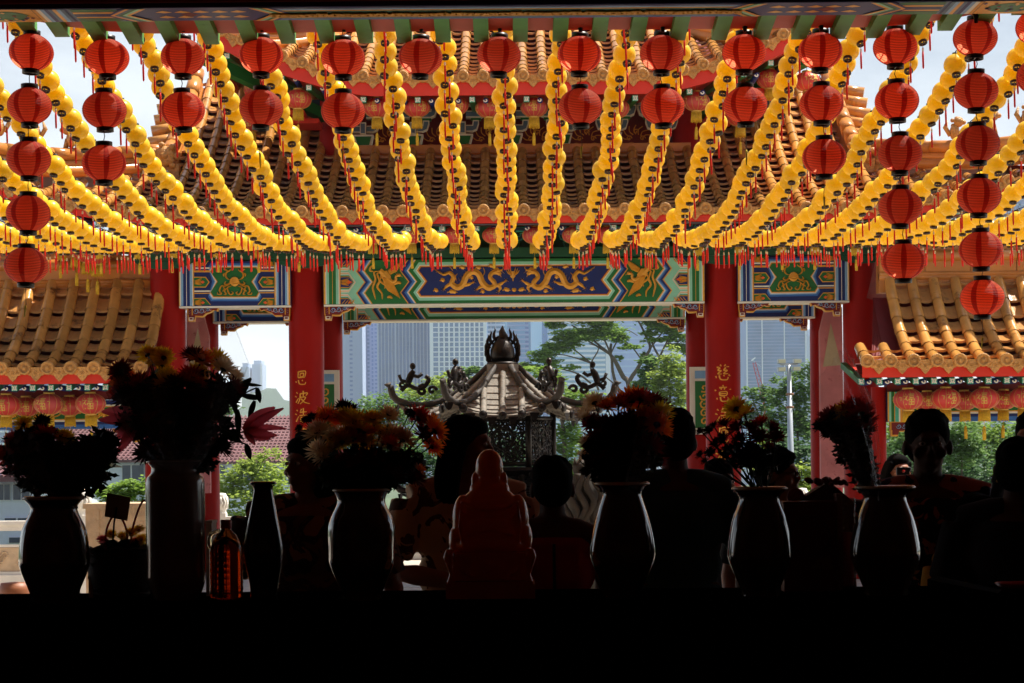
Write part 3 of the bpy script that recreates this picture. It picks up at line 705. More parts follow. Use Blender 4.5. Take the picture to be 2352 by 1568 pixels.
# ================= WINGS beside the gate =================
bandm = [navy, blue, white, green, gold, teal, pale]
for sg in (1, -1):
    sd = 'left' if sg < 0 else 'right'; k_ = 1.0 if sg < 0 else .957      # the right wing stands a metre nearer
    Zk = lambda z: ZC + (z - ZC) * k_
    wing = thing('gate_wing', (AX + sg * 8, 27, GZ), 'low side wing with steep golden tiled roof to the %s of the gate columns' % sd, 'pavilion', 'side wings of the gate')
    xa, xb = sorted((AX + sg * (4.95 if sg < 0 else 4.42), AX + sg * 13)); De = 25.4 * k_; pt_ = .308 * k_
    nolift = lambda x: 0.0
    sW, xsW, wr = tile_roof(wing, 'wing_roof', xa, xb, De, Zk(2.73), .22, .365, (lambda x: 1.55) if sg < 0 else (lambda x: 1.49 if x > AX + 4.8 else .5), nolift, pt_, .078 * k_, first=(.06 if sg > 0 else (xb - xa - .03) % .308))
    eave_trim(wing, sW, xa, xb, De, .243 * k_, .03, .17, .078, swirl=True, depth=1.3)
    ra, rb = (xa, xb) if sg < 0 else (AX + 4.93, xb); mb = MB(); yR = 27.0 * k_; o0 = Zk(3.78) - 3.78
    mb.box(ra, rb, yR - .02, yR + .2, 3.78 + o0, 4.0 + o0, 0); mb.tube([(ra, yR - .02, 4.03 + o0), (rb, yR - .02, 4.03 + o0)], .035, 8, 0); mb.tube([(ra, yR, 3.99 + o0), (rb, yR, 3.99 + o0)], .05, 8, 0)
    for i in range(12):
        x = ra + i * .62
        mb.box(x + .006, x + .614, yR - .03, yR + .2, 4.06 + o0, 4.2 + o0, 0); mb.tube([(x + .006, yR, 4.27 + o0), (x + .614, yR, 4.27 + o0)], [.085, .08], 10, 0); mb.tube([(x + .006, yR + .1, 4.4 + o0), (x + .614, yR + .1, 4.4 + o0)], [.075, .07], 10, 0)
    mb.box(ra, rb, yR - .0, yR + .19, 4.0 + o0, 4.4 + o0, 0)
    mb.build('wing_ridge', ridg, wing)
    mb = MB(); mb.add([(ra, yR + .1, 4.3 + o0), (rb, yR + .1, 4.3 + o0), (rb, yR + 2, 3.0), (ra, yR + 2, 3.0)], [(0, 1, 2, 3)]); mb.build('back_slope', dred, wing)
    mb = MB(); mb.box(ra + .05, rb, 26.75 * k_, 26.75 * k_ + .2, Zk(2.36), Zk(2.5), 0); mb.build('eave_beam', dred, wing)
    # painted beam with gold scrolls
    mb = MB(); z0 = Zk(1.95); z1 = z0 + .4; y = 26.7 * k_
    xi, xo = sorted((AX + sg * 5.2 * k_, AX + sg * 13))
    mb.box(xi, xo, y, y + .25, z0, z1, 0)
    for a, b, m in ((0, .06, 1), (.1, .125, 2), (.125, .14, 4), (.14, .3, 3), (.3, .315, 4), (.315, .335, 2), (.335, .4, 0)): mb.add([(xi + .25, y - .003, z0 + a), (xo, y - .003, z0 + a), (xo, y - .003, z0 + b), (xi + .25, y - .003, z0 + b)], [(0, 1, 2, 3)], m)
    e0 = AX + sg * 5.2 * k_
    for a, b, m in ((0, .02, 4), (.02, .05, 6), (.05, .09, 3), (.09, .1, 4), (.1, .15, 5), (.15, .17, 2), (.17, .2, 4)):
        u, v = sorted((e0 + sg * a, e0 + sg * b)); mb.add([(u, y - .006, z0), (v, y - .006, z0), (v, y - .006, z1), (u, y - .006, z1)], [(0, 1, 2, 3)], m)
    for i in range(14):
        x = AX + sg * (5.75 * k_ + i * .42); d = 1 if i % 2 else -1; zc = z0 + .22
        for k in (1, -1):
            stroke(mb, spiral(x + k * .09, zc + .025 * d, .055, 1.3, 0 if k > 0 else PI, k * d, 10), .022, y - .008, 4, .01)
        stroke(mb, smooth2([(x - .21, zc - .03 * d), (x - .1, zc + .05 * d), (x, zc - .04 * d), (x + .1, zc + .05 * d), (x + .21, zc + .03 * d)], 4), .022, y - .008, 4, .01)
        if i % 3 == 0:
            for k in range(8): stroke(mb, [(x, zc), (x + .06 * cos(k * .785), zc + .06 * sin(k * .785))], .03, y - .012, 4, .012)
    mb.build('painted_beam', bandm, wing)
    for xx, ss in ((AX + sg * 5.24 * k_, sg),):
        p = Paint(y, z0, .0061)
        O = [(0, 0), (64, 0), (60, -10), (50, -9), (40, -16), (28, -22), (18, -22), (16, -32), (2, -32), (2, -20), (0, -20)]
        p.ax = xx; pts = [p.pt(ss * a, b) for a, b in O]
        if ss < 0: pts.reverse()
        p.mb.prism(pts, lambda a, b, d: (a, d, b), y, y + .1, G_)
        p.poly([(ss * (a * .93 + 2), b * .84 - 1.5) for a, b in O], DR, 1)
        for cx, cz, r in ((18, -10, 6), (30, -10, 6), (43, -7, 4)): p.st([(ss * a, b) for a, b in spiral(cx, cz, r, 1.3, PI, 1, 10)], 2.2, LB, 4, .01, 0)
        p.mb.build('corner_bracket', PAINT, wing)
    for x in (5.1, 9.6):
        mb = MB(); mb.lathe([(.1, GZ), (.1, 2.4)], (AX + sg * x * k_, 26.82 * k_, 0), 20); mb.build('column', red, wing)

# ================= TEMPLE HALL around the camera =================
soot = M('sooty_wall', (30, 22, 20), rough=.85, var=.2); hallred = M('hall_red_wall', (124, 64, 48), rough=.85, var=.2); blackw = M('black_lacquer', (12, 9, 8), rough=.45)
hall = thing('temple_hall', (0, 6, 0), 'dark temple hall opening to the courtyard under a painted eave beam and green rafter ends', 'temple hall')
fl = MB(); fl.box(-16, 16, -8, 13.2, -.4, 0); struct('hall_floor', fl, M('dark_floor', (92, 72, 60), rough=.35, var=.2))
mb = MB(); mb.box(-16, 16, -8.3, -8, 0, 7); mb.box(-16.3, -16, -8.3, 11.6, 0, 7); mb.box(16, 16.3, -8.3, 11.6, 0, 7); mb.build('wall', hallred, hall)
mb = MB(); mb.box(-16.3, 16.3, -8.3, 12.05, 5.2, 5.3); mb.build('ceiling', hallred, hall)
mb = MB(); mb.add([(-16.3, 11.9, 5.1), (16.3, 11.9, 5.1), (16.3, -8.3, 8), (-16.3, -8.3, 8)], [(0, 1, 2, 3)])
mb.add([(-16.3, 12.0, 4.62), (16.3, 12.0, 4.62), (16.3, 12.0, 5.3), (-16.3, 12.0, 5.3)], [(0, 1, 2, 3)]); mb.build('roof', dred, hall)
for x in (-5.2, 5.2, -11, 11):
    mb = MB(); mb.lathe([(.3, 0), (.3, .2), (.22, .3), (.22, 4.6)], (x, 11.6, 0), 20); mb.build('hall_column', dred, hall)
# painted beam: its underside faces the courtyard light
Zb = P(1176, 39, 12.4).z; yA, yB = 12.06, 12.42
mb = MB(); mb.box(-6.5, 6.5, yA, yB, Zb, Zb + .34, 4); mb.box(-6.5, 6.5, yA - .02, yA - .001, Zb + .03, Zb + .34, 9)
def sof(pts, mi, l):
    """paint on the underside; (x in photo units at the outer edge, t across 0 inner..1 outer)"""
    vs = [((x - CX) * yB / F, yA + .01 + t * (yB - yA - .02), Zb - .002 * l) for x, t in pts]
    a = sum(vs[i][0] * vs[(i + 1) % len(vs)][1] - vs[(i + 1) % len(vs)][0] * vs[i][1] for i in range(len(vs)))
    if a > 0: vs.reverse()
    mb.add(vs, [tuple(range(len(vs)))], mi)
def chev(x0, w, d, cs, l0):
    for i, c in enumerate(cs):
        a = x0 + d * i * w; b = a + d * w
        sof([(a, 0), (b, 0), (b + d * 45, .5), (b, 1), (a, 1), (a + d * 45, .5)], c, l0)
for d in (-1, 1):
    m = lambda x: CX + d * (CX - x) * -1 if d < 0 else CX + (CX - x)
    X = (lambda x: x) if d < 0 else (lambda x: 2 * CX + 0 - x)
    dd = 1 if d < 0 else -1
    # central gold scroll band ends at x=640; chevron groups towards the corner
    sof([(X(640), 0), (X(1176), 0), (X(1176), 1), (X(640), 1)], GR if False else DG, 1)
    for a, b, c in ((0, .1, NA), (.12, .2, LB), (.22, .28, G_), (.3, .72, DG), (.74, .8, G_), (.82, .92, SL), (.93, 1, BL)): sof([(X(650), a), (X(1176), a), (X(1176), b), (X(650), b)], c, 2)
    chev(X(596), 10, dd, (G_, PA, GR, G_, NA), 3)
    sof([(X(368), 0), (X(590), 0), (X(600), .5), (X(590), 1), (X(368), 1)], NA, 1)
    for i in range(5):
        x = 400 + i * 42
        for t in (.3, .7): sof([(X(x - 18), t), (X(x), t - .13), (X(x + 20), t), (X(x), t + .06)], G_, 2)
    sof([(X(455), .3), (X(475), .5), (X(455), .7), (X(435), .5)], DR, 2)
    chev(X(366), 9, -dd, (G_, PA, GR, SL, G_, NA), 3)
    sof([(X(190), 0), (X(300), 0), (X(300), 1), (X(190), 1)], SL, 1)
    for a, b, c in ((.02, .2, GR), (.24, .36, G_), (.4, .55, NA), (.6, .7, G_), (.75, .98, GR)): sof([(X(196), a), (X(285), a), (X(300), (a + b) / 2), (X(285), b), (X(196), b)], c, 2)
    for i, c in enumerate((G_, WH, LB, NA, SL, G_, LB, SL)): sof([(X(112 + i * 9), 0), (X(121 + i * 9), 0), (X(121 + i * 9), 1), (X(112 + i * 9), 1)], c, 2)
    sof([(X(-160), 0), (X(110), 0), (X(110), 1), (X(-160), 1)], G_, 1)
    sof([(X(40 + 52 * cos(a * .314)), .5 + .36 * sin(a * .314)) for a in range(20)], GR, 2)
    for i in range(26):
        x = random.uniform(-40, 105); t = random.uniform(.08, .9); sof([(X(x), t), (X(x + 5), t + .07), (X(x + 11), t), (X(x + 5), t - .07)], random.choice((NA, G_, G_, DR)), 3)
for i in range(46):     # raised gold scrolls along the middle band
    x = (655 + i * 23 - CX) * yB / F; yy = yA + .185
    for k in (1, -1):
        s = spiral(0, 0, .05, 1.2, i, k, 8)
        mb.tube([(x + a + k * .02, yy + b * .9, Zb - .012) for a, b in s], .008, 4, G_)
mb.build('eave_beam', PAINT, hall)
# rafters and soffit boards
raf_x = [-20, 69, 144, 232, 314, 399, 488, 577, 663, 753, 841, 930, 1019, 1106, 1195, 1286, 1375, 1462, 1556, 1651, 1747, 1834, 1923, 2005, 2096, 2170, 2255, 2340]
lift = lambda x: .11 * max(0, abs(x) - 2.3) ** 2
graf = M('rafter_green', (92, 160, 82), rough=.6, var=.2, nscale=6, dirt=((50, 84, 44), 9, .62)); sofr = M('soffit_red', (222, 104, 84), rough=.6, var=.12, nscale=3, dirt=((140, 70, 50), 5, .63))
yE = 13.02
for xd in raf_x:
    e = P(xd, 96, yE); x = e.x; z = P(1176, 96, yE).z + lift(x); za = Zb + .07 + lift(x) * .8; y0 = 12.3; w = .05; h = .115
    mb = MB(); x0 = x
    mb.add([(x0 - w, y0, za), (x0 + w, y0, za), (x0 + w, y0, za + h), (x0 - w, y0, za + h), (x - w, yE, z), (x + w, yE, z), (x + w, yE, z + h), (x - w, yE, z + h)],
           [(3, 2, 1, 0), (4, 5, 6, 7), (0, 1, 5, 4), (1, 2, 6, 5), (2, 3, 7, 6), (3, 0, 4, 7)])
    mb.build('rafter', graf, hall)
mb = MB(); n = 44; zc = P(1176, 70, 12.96).z
for i in range(n):
    xa, xb = -6.6 + 13.2 * i / n, -6.6 + 13.2 * (i + 1) / n
    A = lambda x, y, z: (x, y, z + lift(x))
    mb.add([A(xa, 12.3, Zb + .15), A(xb, 12.3, Zb + .15), A(xb, 12.96, zc), A(xa, 12.96, zc), A(xa, 12.98, zc + .14), A(xb, 12.98, zc + .14), A(xb, 11.9, zc + .5), A(xa, 11.9, zc + .5)],
           [(0, 1, 2, 3), (3, 2, 5, 4), (4, 5, 6, 7)], 0, False, .5)
mb.build('soffit_board', sofr, hall)

# ================= RED LANTERNS under the hall eave =================
lred = M('red_lantern_fabric', (255, 138, 98), rough=.7, var=.1, nscale=5, orand=.12, trans=.74, spec=.15); lband = M('red_lantern_band', (214, 66, 46), rough=.7, trans=.5, spec=.1)
black = M('black_plastic', (14, 12, 12), rough=.4); wire = M('dark_wire', (60, 44, 36), rough=.6); cord = M('yellow_cord', (214, 190, 60), rough=.7)
rl = thing('red_lantern', (0, 0, 0), 'red', 'lantern', 'red lanterns hung under the hall eave')
mb = MB(); prof = []; nr = 26; RX, RZ = .150, .116
for i in range(nr + 1):
    a = -1.13 + 2.26 * i / nr
    for e in ((0,) if i == nr else (0, .5)):
        aa = a + 2.26 / nr * e
        k = 1.0 if e == 0 else .984
        prof.append((RX * cos(aa) ** 1.12 * k, RZ * sin(aa) / sin(1.13)))
N_ = 48
for i in range(len(prof) - 1):
    for j in range(N_):
        a0, a1 = 2 * PI * j / N_, 2 * PI * (j + 1) / N_
        (r0, z0), (r1, z1) = prof[i], prof[i + 1]
        mb.v += [(r0 * cos(a0), r0 * sin(a0), z0), (r0 * cos(a1), r0 * sin(a1), z0), (r1 * cos(a1), r1 * sin(a1), z1), (r1 * cos(a0), r1 * sin(a0), z1)]
        k = len(mb.v); mb.f.append([k - 4, k - 3, k - 2, k - 1]); mb.mi.append(1 if j % 8 in (3, 4) else 0); mb.sm.append(True); mb.rn.append(.5)
shade = mb.build('lantern_shade', [lred, lband], rl)
rib = MB()
for i in range(1, nr):
    r0, z0 = prof[i * 2]; rib.tube([(r0 * 1.003 * cos(2 * PI * j / 32), r0 * 1.003 * sin(2 * PI * j / 32), z0) for j in range(33)], .0013, 4, 0, True, False)
rib.build('wire_ribs', M('rib_wire', (120, 16, 12), rough=.5), rl)
for s in (1, -1):
    mb = MB(); mb.lathe([(.052, s * .113), (.058, s * .113), (.058, s * .147), (.052, s * .147), (.052, s * .113)], (0, 0, 0), 24); 
    mb.bar((-.05, 0, s * .139), (.05, 0, s * .139), .008, .004); mb.build('end_ring', black, rl)
mb = MB(); mb.tube([(0, 0, -.13), (0.004, 0, 0), (0, 0, .16), (.01, 0, .185), (0, 0, .22)], .003, 5); mb.build('hanging_wire', wire, rl)
cols = [[(72, 120), (68, 243), (66, 365), (65, 490), (60, 610)], [(246, 132), (240, 253), (239, 375)], [(420, 131), (420, 253)], [(600, 128), (600, 248)],
        [(788, 133), (788, 255)], [(966, 131)], [(1146, 127)], [(1331, 125), (1333, 245)], [(1520, 123), (1522, 244)], [(1709, 121), (1712, 241)],
        [(1884, 117), (1887, 238), (1893, 361)], [(2056, 108), (2060, 232), (2067, 353), (2068, 475), (2075, 600)],
        [(2240, 87), (2242, 209), (2246, 330), (2249, 450), (2253, 573), (2256, 683)], [(2384, 62), (2386, 175)]]
first = True; YL = 13.05
for ci, cl in enumerate(cols):
    for ri, (x, y) in enumerate(cl):
        p = P(x, y, YL)
        where = ('topmost' if ri == 0 else 'lowest' if ri == len(cl) - 1 else ORD[ri] + ' from the top') if len(cl) > 1 else 'only one'
        lab = 'red ribbed lantern, %s of the %s hanging column from the left' % (where, ORD[ci])
        rot = (random.uniform(-.03, .03), random.uniform(-.04, .04), random.uniform(0, 6))
        if first: rl.location = p; rl['label'] = lab; rl.rotation_euler = rot; o = rl; first = False
        else: o = dup(rl, p, lab, None, rot)
        if ri == len(cl) - 1 and ci in (0, 3, 4, 7, 9, 10, 12):
            mb = MB(); L = .2 if ci not in (3, 9) else .26
            mb.tube([(0, 0, -.15), (.004, 0, -.15 - L * .6)], .0022, 5, 0); mb.tube([(.004, 0, -.15 - L * .6), (0, 0, -.15 - L * .63), (-.006, 0, -.15 - L)], [.006, .008, .004], 6, 1); mb.build('tail_cord', [wire, cord], o, off=(0, 0, 0)).location = (0, 0, 0)
# black lamp holders on the soffit above the lanterns
for ci, cl in enumerate(cols[:-1]):
    p = P(cl[0][0] + 2, 66, YL - .12); zt_ = Zb + .1
    mb = MB(); mb.lathe([(.0005, -.02), (.012, -.02), (.018, .02), (.028, .05), (.03, .08), (.02, .1), (.02, .16), (.0005, .16)], (0, 0, 0), 14)
    o = mb.build('lamp_holder', black, off=(p.x, p.y, p.z + (0 if 2 <= ci <= 10 else .06))); 
    for v in o.data.vertices: v.co += Vector((p.x, p.y, p.z + (0 if 2 <= ci <= 10 else .06)))
    tag(o, 'small black lamp holder above the %s column of red lanterns from the left' % ORD[ci], 'lamp holder', 'lamp holders under the hall eave')

# ================= YELLOW GARLANDS =================
yel = M('yellow_lantern', (255, 222, 40), rough=.32, var=.07, nscale=14, trans=.42, coat=.3, face=.05, orand=.09, bump=.12, bscale=50)
ybr = M('brown_ring', (52, 34, 24), rough=.45); silk = M('red_silk', (226, 34, 20), rough=.5, var=.1, nscale=60); gbead = M('glass_bead', (235, 225, 200), rough=.12, metal=.4); gthread = M('red_thread', (150, 40, 30), rough=.7)
gz = lambda D: 3.59 + .113 * (D - 18.5) + .0824 * (D - 18.5) ** 2
gs = lambda D: .113 + .1648 * (D - 18.5)
YR = .084; gX = lambda X0, D: X0 * (1 - .0467 * (D - 14))
def yglobe(mb, c, n, m, mi=0):
    mb.lathe([(YR * sin(PI * (.03 + .94 * i / m)), -YR * .97 * cos(PI * (.03 + .94 * i / m))) for i in range(m + 1)], c, n, mi)
    for k in range(0): pass
def yring(mb, c, n=14, mi=0):
    z = -YR * .97
    mb.lathe([(.024, z + .008), (.033, z + .008), (.033, z - .012), (.024, z - .012), (.024, z + .008)], c, n, mi)
    for a in (0, PI / 2):
        d = Vector((cos(a), sin(a), 0)) * .026; cc = Vector(c) + Vector((0, 0, z - .009)); mb.bar(cc - d, cc + d, .008, .005, mi)
def ytassel(mb, c, lo=False):
    x, y, z = c; z -= YR
    mb.tube([(x, y, z + .0), (x, y, z - .04)], .0014, 4, 2, True, False)
    mb.tube([(x, y, z - .036), (x, y, z - .044), (x, y, z - .055), (x, y, z - .066)], [.003, .007, .007, .006], 6 if not lo else 5, 1)
    mb.tube([(x, y, z - .064), (x, y, z - .1), (x + .002, y, z - .185), (x + .002, y, z - .195)], [.006, .0078, .0074, .002], 7 if not lo else 5, 0)
garl = []; nG = 30; dx = .447
ids = range(-15, 16)
for gi, k in enumerate(ids):
    X0 = P(1150, 32, 14).x + k * dx + random.uniform(-.03, .03); D = 13.62 + random.uniform(0, .1); j = 0; pts = []
    while D < 19.1:
        pts.append(Vector((gX(X0, D) + random.choice((-1, 1)) * random.uniform(.0, .024), D, gz(D) + random.uniform(-.012, .012)))); D += (.158 + random.uniform(-.018, .024)) / math.hypot(1, gs(D)); j += 1
    garl.append((X0, pts))
allb = []
for gi, (X0, pts) in enumerate(garl):
    for j, p in enumerate(pts):
        x = CX + p.x * F / p.y; y = HY - (p.z - ZC) * F / p.y
        if y > -60: allb.append((p.y, gi, j, p))
allb.sort(key=lambda t: t[0])
fr = lambda p: -45 < CX + p.x * F / p.y < 2397 and HY - (p.z - ZC) * F / p.y > 15
near = [t for t in allb if fr(t[3])][:296]; ns_ = set((t[1], t[2]) for t in near); rest = [t for t in allb if (t[1], t[2]) not in ns_]
proto = thing('yellow_lantern', (0, 0, 0), 'y', 'lantern', 'yellow lanterns strung over the courtyard')
mb = MB(); yglobe(mb, (0, 0, 0), 28, 18); mb.build('globe', yel, proto)
mb = MB(); yring(mb, (0, 0, 0), 18); mb.build('base_ring', ybr, proto)
mb = MB(); ytassel(mb, (0, 0, 0)); mb.build('tassel', [silk, gbead, gthread], proto)
seen = {}; first = True; cnt = {}
for t in sorted(near, key=lambda t: (t[1], t[2])):
    _, gi, j, p = t; n = cnt.get(gi, 0); cnt[gi] = n + 1; seen.setdefault(gi, len(seen))
    lab = 'yellow lantern, %s from the near end of the %s garland from the left' % (ORD[n], ORD[min(seen[gi], 33)])
    rot = (math.atan(gs(p.y)) * .85 + random.uniform(-.12, .12), random.uniform(-.14, .14), random.uniform(-.4, .4))
    if first: proto.location = p; proto.rotation_euler = rot; proto['label'] = lab; first = False; o = proto
    else: o = dup(proto, p, lab, None, rot)
    o.scale = (random.uniform(.96, 1.04),) * 3
    for ch in o.children:
        if ch.name.startswith('tassel'):
            q = Matrix.Rotation(0, 4, 'X'); import mathutils; er = mathutils.Euler(rot).to_matrix().to_4x4(); pv = Matrix.Translation((0, 0, -YR)); ch.matrix_basis = pv @ er.inverted() @ pv.inverted()
g = MB()
for _, gi, j, p in rest:
    o = len(g.v); yglobe(g, (0, 0, 0), 16, 10, 0); g2 = MB(); yring(g2, (0, 0, 0), 9); ytassel(g2, (0, 0, 0), True)
    mt = Matrix.Rotation(math.atan(gs(p.y)) * .8 + random.uniform(-.1, .1), 3, 'X') @ Matrix.Rotation(random.uniform(-.14, .14), 3, 'Y')
    nb = len(g2.v); nrv = 9 * 5 + 16; ob_ = len(g.v); g.v += g2.v; g.f += [[i + ob_ for i in f] for f in g2.f]; g.sm += g2.sm; g.rn += g2.rn
    # ring faces first, then tassel faces: recover their materials
    nring = 9 * 4 + 12; g.mi += [1] * nring + [{0: 2, 1: 3, 2: 4}[m] for m in g2.mi[nring:]]
    bt = mt @ Vector((0, 0, -YR)) - Vector((0, 0, -YR))
    for i in range(o, len(g.v)): g.v[i] = tuple((mt @ Vector(g.v[i]) if i < ob_ + nrv else Vector(g.v[i]) + bt) + p)
far = g.build('yellow_lantern_strings', [yel, ybr, silk, gbead, gthread])
tag(far, 'massed yellow lanterns with red tassels strung low across the far half of the courtyard', 'lanterns', 'yellow lanterns strung over the courtyard', 'stuff')
vis = 0
for gi, (X0, pts) in enumerate(garl):
    inview = [p for p in pts if abs(p.x * F / p.y) < 1230]
    if len(inview) < 4: continue
    mb = MB(); mb.tube([(gX(X0, 13.4), 13.4, gz(13.4) + YR + .02)] + [(p.x, p.y, p.z + YR + .012) for p in pts] + [(pts[-1].x, 19.5, gz(19.5) + YR + .012)], .004, 5)
    for p in pts: mb.tube([(p.x, p.y, p.z + YR + .01), (p.x, p.y, p.z + YR - .01)], [.02, .024], 6)
    tag(mb.build('garland_cable', M('cable', (38, 34, 32), rough=.6)), 'thin dark cable carrying the %s garland of yellow lanterns from the left' % ORD[vis], 'cable', 'cables of the lantern garlands'); vis += 1

mb = MB(); mb.tube([(-7.4, 19.5, 4.0), (-3.5, 19.5, gz(19.5) + YR), (0, 19.5, gz(19.5) + YR + .005), (3.5, 19.5, gz(19.5) + YR), (7.4, 19.5, 4.0)], .006, 6)
tag(mb.build('cross_cable', M('cable')), 'dark cross cable tying the far ends of the yellow garlands together', 'cable')
# ================= OVAL LANTERNS hung on the gate and its wings =================
ov = M('oval_lantern', (216, 72, 64), rough=.42, trans=.3, orand=.1, var=.06, nscale=8); ogold = M('lantern_gold', (216, 176, 84), rough=.35, metal=.4); fringe = M('yellow_fringe', (212, 168, 36), rough=.7, var=.25, nscale=40)
ol = thing('oval_lantern', (0, 0, 0), 'o', 'lantern', 'oval red lanterns on the gate')
RW, RH = .2, .145
mb = MB(); pr = [(RW * cos(a), RH * sin(a)) for a in [(-1.3 + 2.6 * i / 14) for i in range(15)]]; mb.lathe(pr, (0, 0, 0), 32); mb.build('lantern_shade', ov, ol)
mb = MB()
for k in range(12):
    a = 2 * PI * k / 12 + .13; mb.tube([(r * 1.005 * cos(a), r * 1.005 * sin(a), z) for r, z in pr], .003, 4, 0, True, False)
mb.build('gold_ribs', ogold, ol)
FU = [[(.2, 1), (.26, .9)], [(.05, .78), (.38, .8), (.1, .45)], [(.24, .62), (.24, .0)], [(.26, .5), (.38, .38)], [(.48, .95), (.98, .95)], [(.56, .82), (.92, .82), (.9, .66), (.56, .66), (.56, .82)], [(.5, .52), (.98, .52), (.95, .02), (.5, .02), (.5, .52)], [(.74, .52), (.74, .04)], [(.52, .27), (.95, .27)]]
for f in range(3):
    mb = MB(); an = f * 2 * PI / 3; o = len(mb.v)
    for s in FU: stroke(mb, [((a - .5) * .15, (b - .5) * .15) for a, b in s], .013, 0, 0, .003)
    for dx_ in (-.12, .12): stroke(mb, [(dx_ - .015, .03), (dx_ + .015, .03), (dx_ + .01, -.02)], .012, 0, 0, .003)
    for i in range(o, len(mb.v)):
        x, y, z = mb.v[i]; rr = RW * math.sqrt(max(.05, 1 - (z / RH) ** 2)) + .004; th = -PI / 2 + x / rr + an; mb.v[i] = ((rr - y) * cos(th), (rr - y) * sin(th), z)
    mb.build('fortune_character', ogold, ol)
for s in (1, -1):
    mb = MB(); mb.lathe([(.07, s * .132), (.074, s * .132), (.074, s * .16), (.0005, s * .162)], (0, 0, 0), 20); mb.build('end_ring', ogold, ol)
mb = MB()
for k in range(30):
    a = 2 * PI * k / 30; mb.tube([(.07 * cos(a), .07 * sin(a), -.155), (.074 * cos(a + .05), .074 * sin(a + .05), -.24), (.076 * cos(a), .076 * sin(a), -.30 + random.uniform(-.01, .01))], .0075, 4)
mb.build('fringe', fringe, ol)
mb = MB(); mb.tube([(0, 0, -.16), (0, 0, -.40)], .003, 4); mb.tube([(0, 0, -.37), (0, 0, -.39), (0, 0, -.42)], [.01, .02, .018], 8); mb.tube([(0, 0, -.41), (0, 0, -.46), (0, 0, -.56)], [.022, .026, .024], 8); mb.build('pendant', fringe, ol)
mb = MB(); mb.tube([(0, 0, .16), (0, 0, .26)], .004, 4); mb.build('hanging_wire', wire, ol)
def hang(lst, D, sc_, what):
    global ol_used
    for i, (x, y) in enumerate(lst):
        p = P(x, y, D + (0 if len(lst[i]) < 3 else lst[i][2])) if False else P(x, y, D)
        lab = what % ORD[i]
        if not ol_used: o = ol; ol_used = True; o.location = p; o['label'] = lab
        else: o = dup(ol, p, lab)
        o.rotation_euler = (random.uniform(-.03, .03), random.uniform(-.03, .03), random.uniform(-.5, .5)); o.scale = (sc_,) * 3
ol_used = False
hang([(-62, 931), (14, 930), (112, 928), (208, 927)][1:], 25.72, 1.0, 'oval red lantern under the left wing eave, %s from the left')
hang([(2086, 917), (2172, 915), (2261, 915), (2351, 913)], 24.6, .957, 'oval red lantern under the right wing eave, %s from the left')
hang([(60, 934), (160, 932)], 26.5, .95, 'oval lantern half hidden behind the left wing front row, %s from the left')
hang([(2130, 921), (2215, 920), (2305, 918)], 25.3, .9, 'oval lantern half hidden behind the right wing front row, %s from the left')
hang([(685, 228), (866, 248), (957, 247), (1045, 243), (1123, 248), (1227, 247), (1415, 249), (1600, 233)], 26.3, .93, 'oval red lantern under the upper gate eave, %s from the left')
hang([(517, 203), (535, 258), (575, 282), (589, 205)], 27.2, .93, 'shaded oval lantern under the upper left roof corner, %s from the left')
hang([(1700, 268), (1768, 182), (1854, 187)], 26.6, .93, 'oval red lantern near the upper right roof corner, %s from the left')
hang([(232, 553), (319, 553), (396, 550), (500, 549), (594, 550), (688, 548), (855, 541), (945, 540), (1044, 540), (1135, 540), (1227, 540), (1318, 540), (1395, 540), (1492, 540), (1603, 545), (1698, 543), (1794, 543), (1871, 543), (1964, 545)], 25.75, .8, 'oval red lantern along the lower gate eave, %s from the left')
hang([(140, 548), (175, 565), (200, 580), (222, 585)], 26.5, .98, 'dark oval red lantern above the left wing ridge, %s from the left')
hang([(2133, 560), (2163, 572), (2190, 565)], 26.4, .95, 'dark oval red lantern above the right wing ridge, %s from the left')

# ================= GROUND, AIR, HILLS =================
g = MB(); g.box(-60, 60, 13.2, 36, -1.2, GZ - .001); struct('courtyard_ground', g, M('paving', (180, 171, 157), rough=.8, var=.2, nscale=1))
g = MB(); g.add([(-4000, 36, -14), (4000, 36, -14), (4000, 6000, -14), (-4000, 6000, -14)], [(0, 1, 2, 3)]); struct('valley_ground', g, M('valley_green', (74, 92, 58), rough=.95, var=.3, nscale=.01))
g = MB(); g.add([(-60, 36, -1.2), (60, 36, -1.2), (60, 36.2, -14), (-60, 36.2, -14)], [(3, 2, 1, 0)]); struct('retaining_slope', g, M('slope_earth', (96, 92, 76), rough=.9, var=.2))
def hill(D, pts, name, mat, depth):
    mb = MB(); n = 160; xs = [-D * .34 + D * .68 * i / n for i in range(n + 1)]; rows = []
    for k in range(9):
        t = k / 8; row = []
        for x in xs:
            px = CX + x * F / D; y = pts[0][1]
            for (a, b), (c, d) in zip(pts[:-1], pts[1:]):
                if a <= px <= c: y = b + (d - b) * (px - a) / (c - a)
            if px > pts[-1][0]: y = pts[-1][1]
            z = P(px, y, D).z + (sin(px * .21) * 2.2 + sin(px * .083) * 4 + random.uniform(-1.5, 1.5)) * D / 2500
            row.append((x * (1 - .0 * t), D - depth * (1 - t), -14 + (z + 14) * t ** .7 + (random.uniform(-2, 2) if 0 < k < 8 else 0)))
        rows.append(row)
    for k in range(8):
        for i in range(n): mb.add([rows[k][i], rows[k][i + 1], rows[k + 1][i + 1], rows[k + 1][i]], [(0, 1, 2, 3)])
    return struct(name, mb, mat)
hm = M('wooded_hill', (52, 74, 44), rough=.95, var=.35, nscale=.05)
hill(2600, [(-400, 960), (0, 930), (400, 905), (540, 898), (600, 890), (640, 900), (668, 915), (800, 950), (1176, 960), (1700, 955), (2800, 960)], 'wooded_hill', hm, 700)

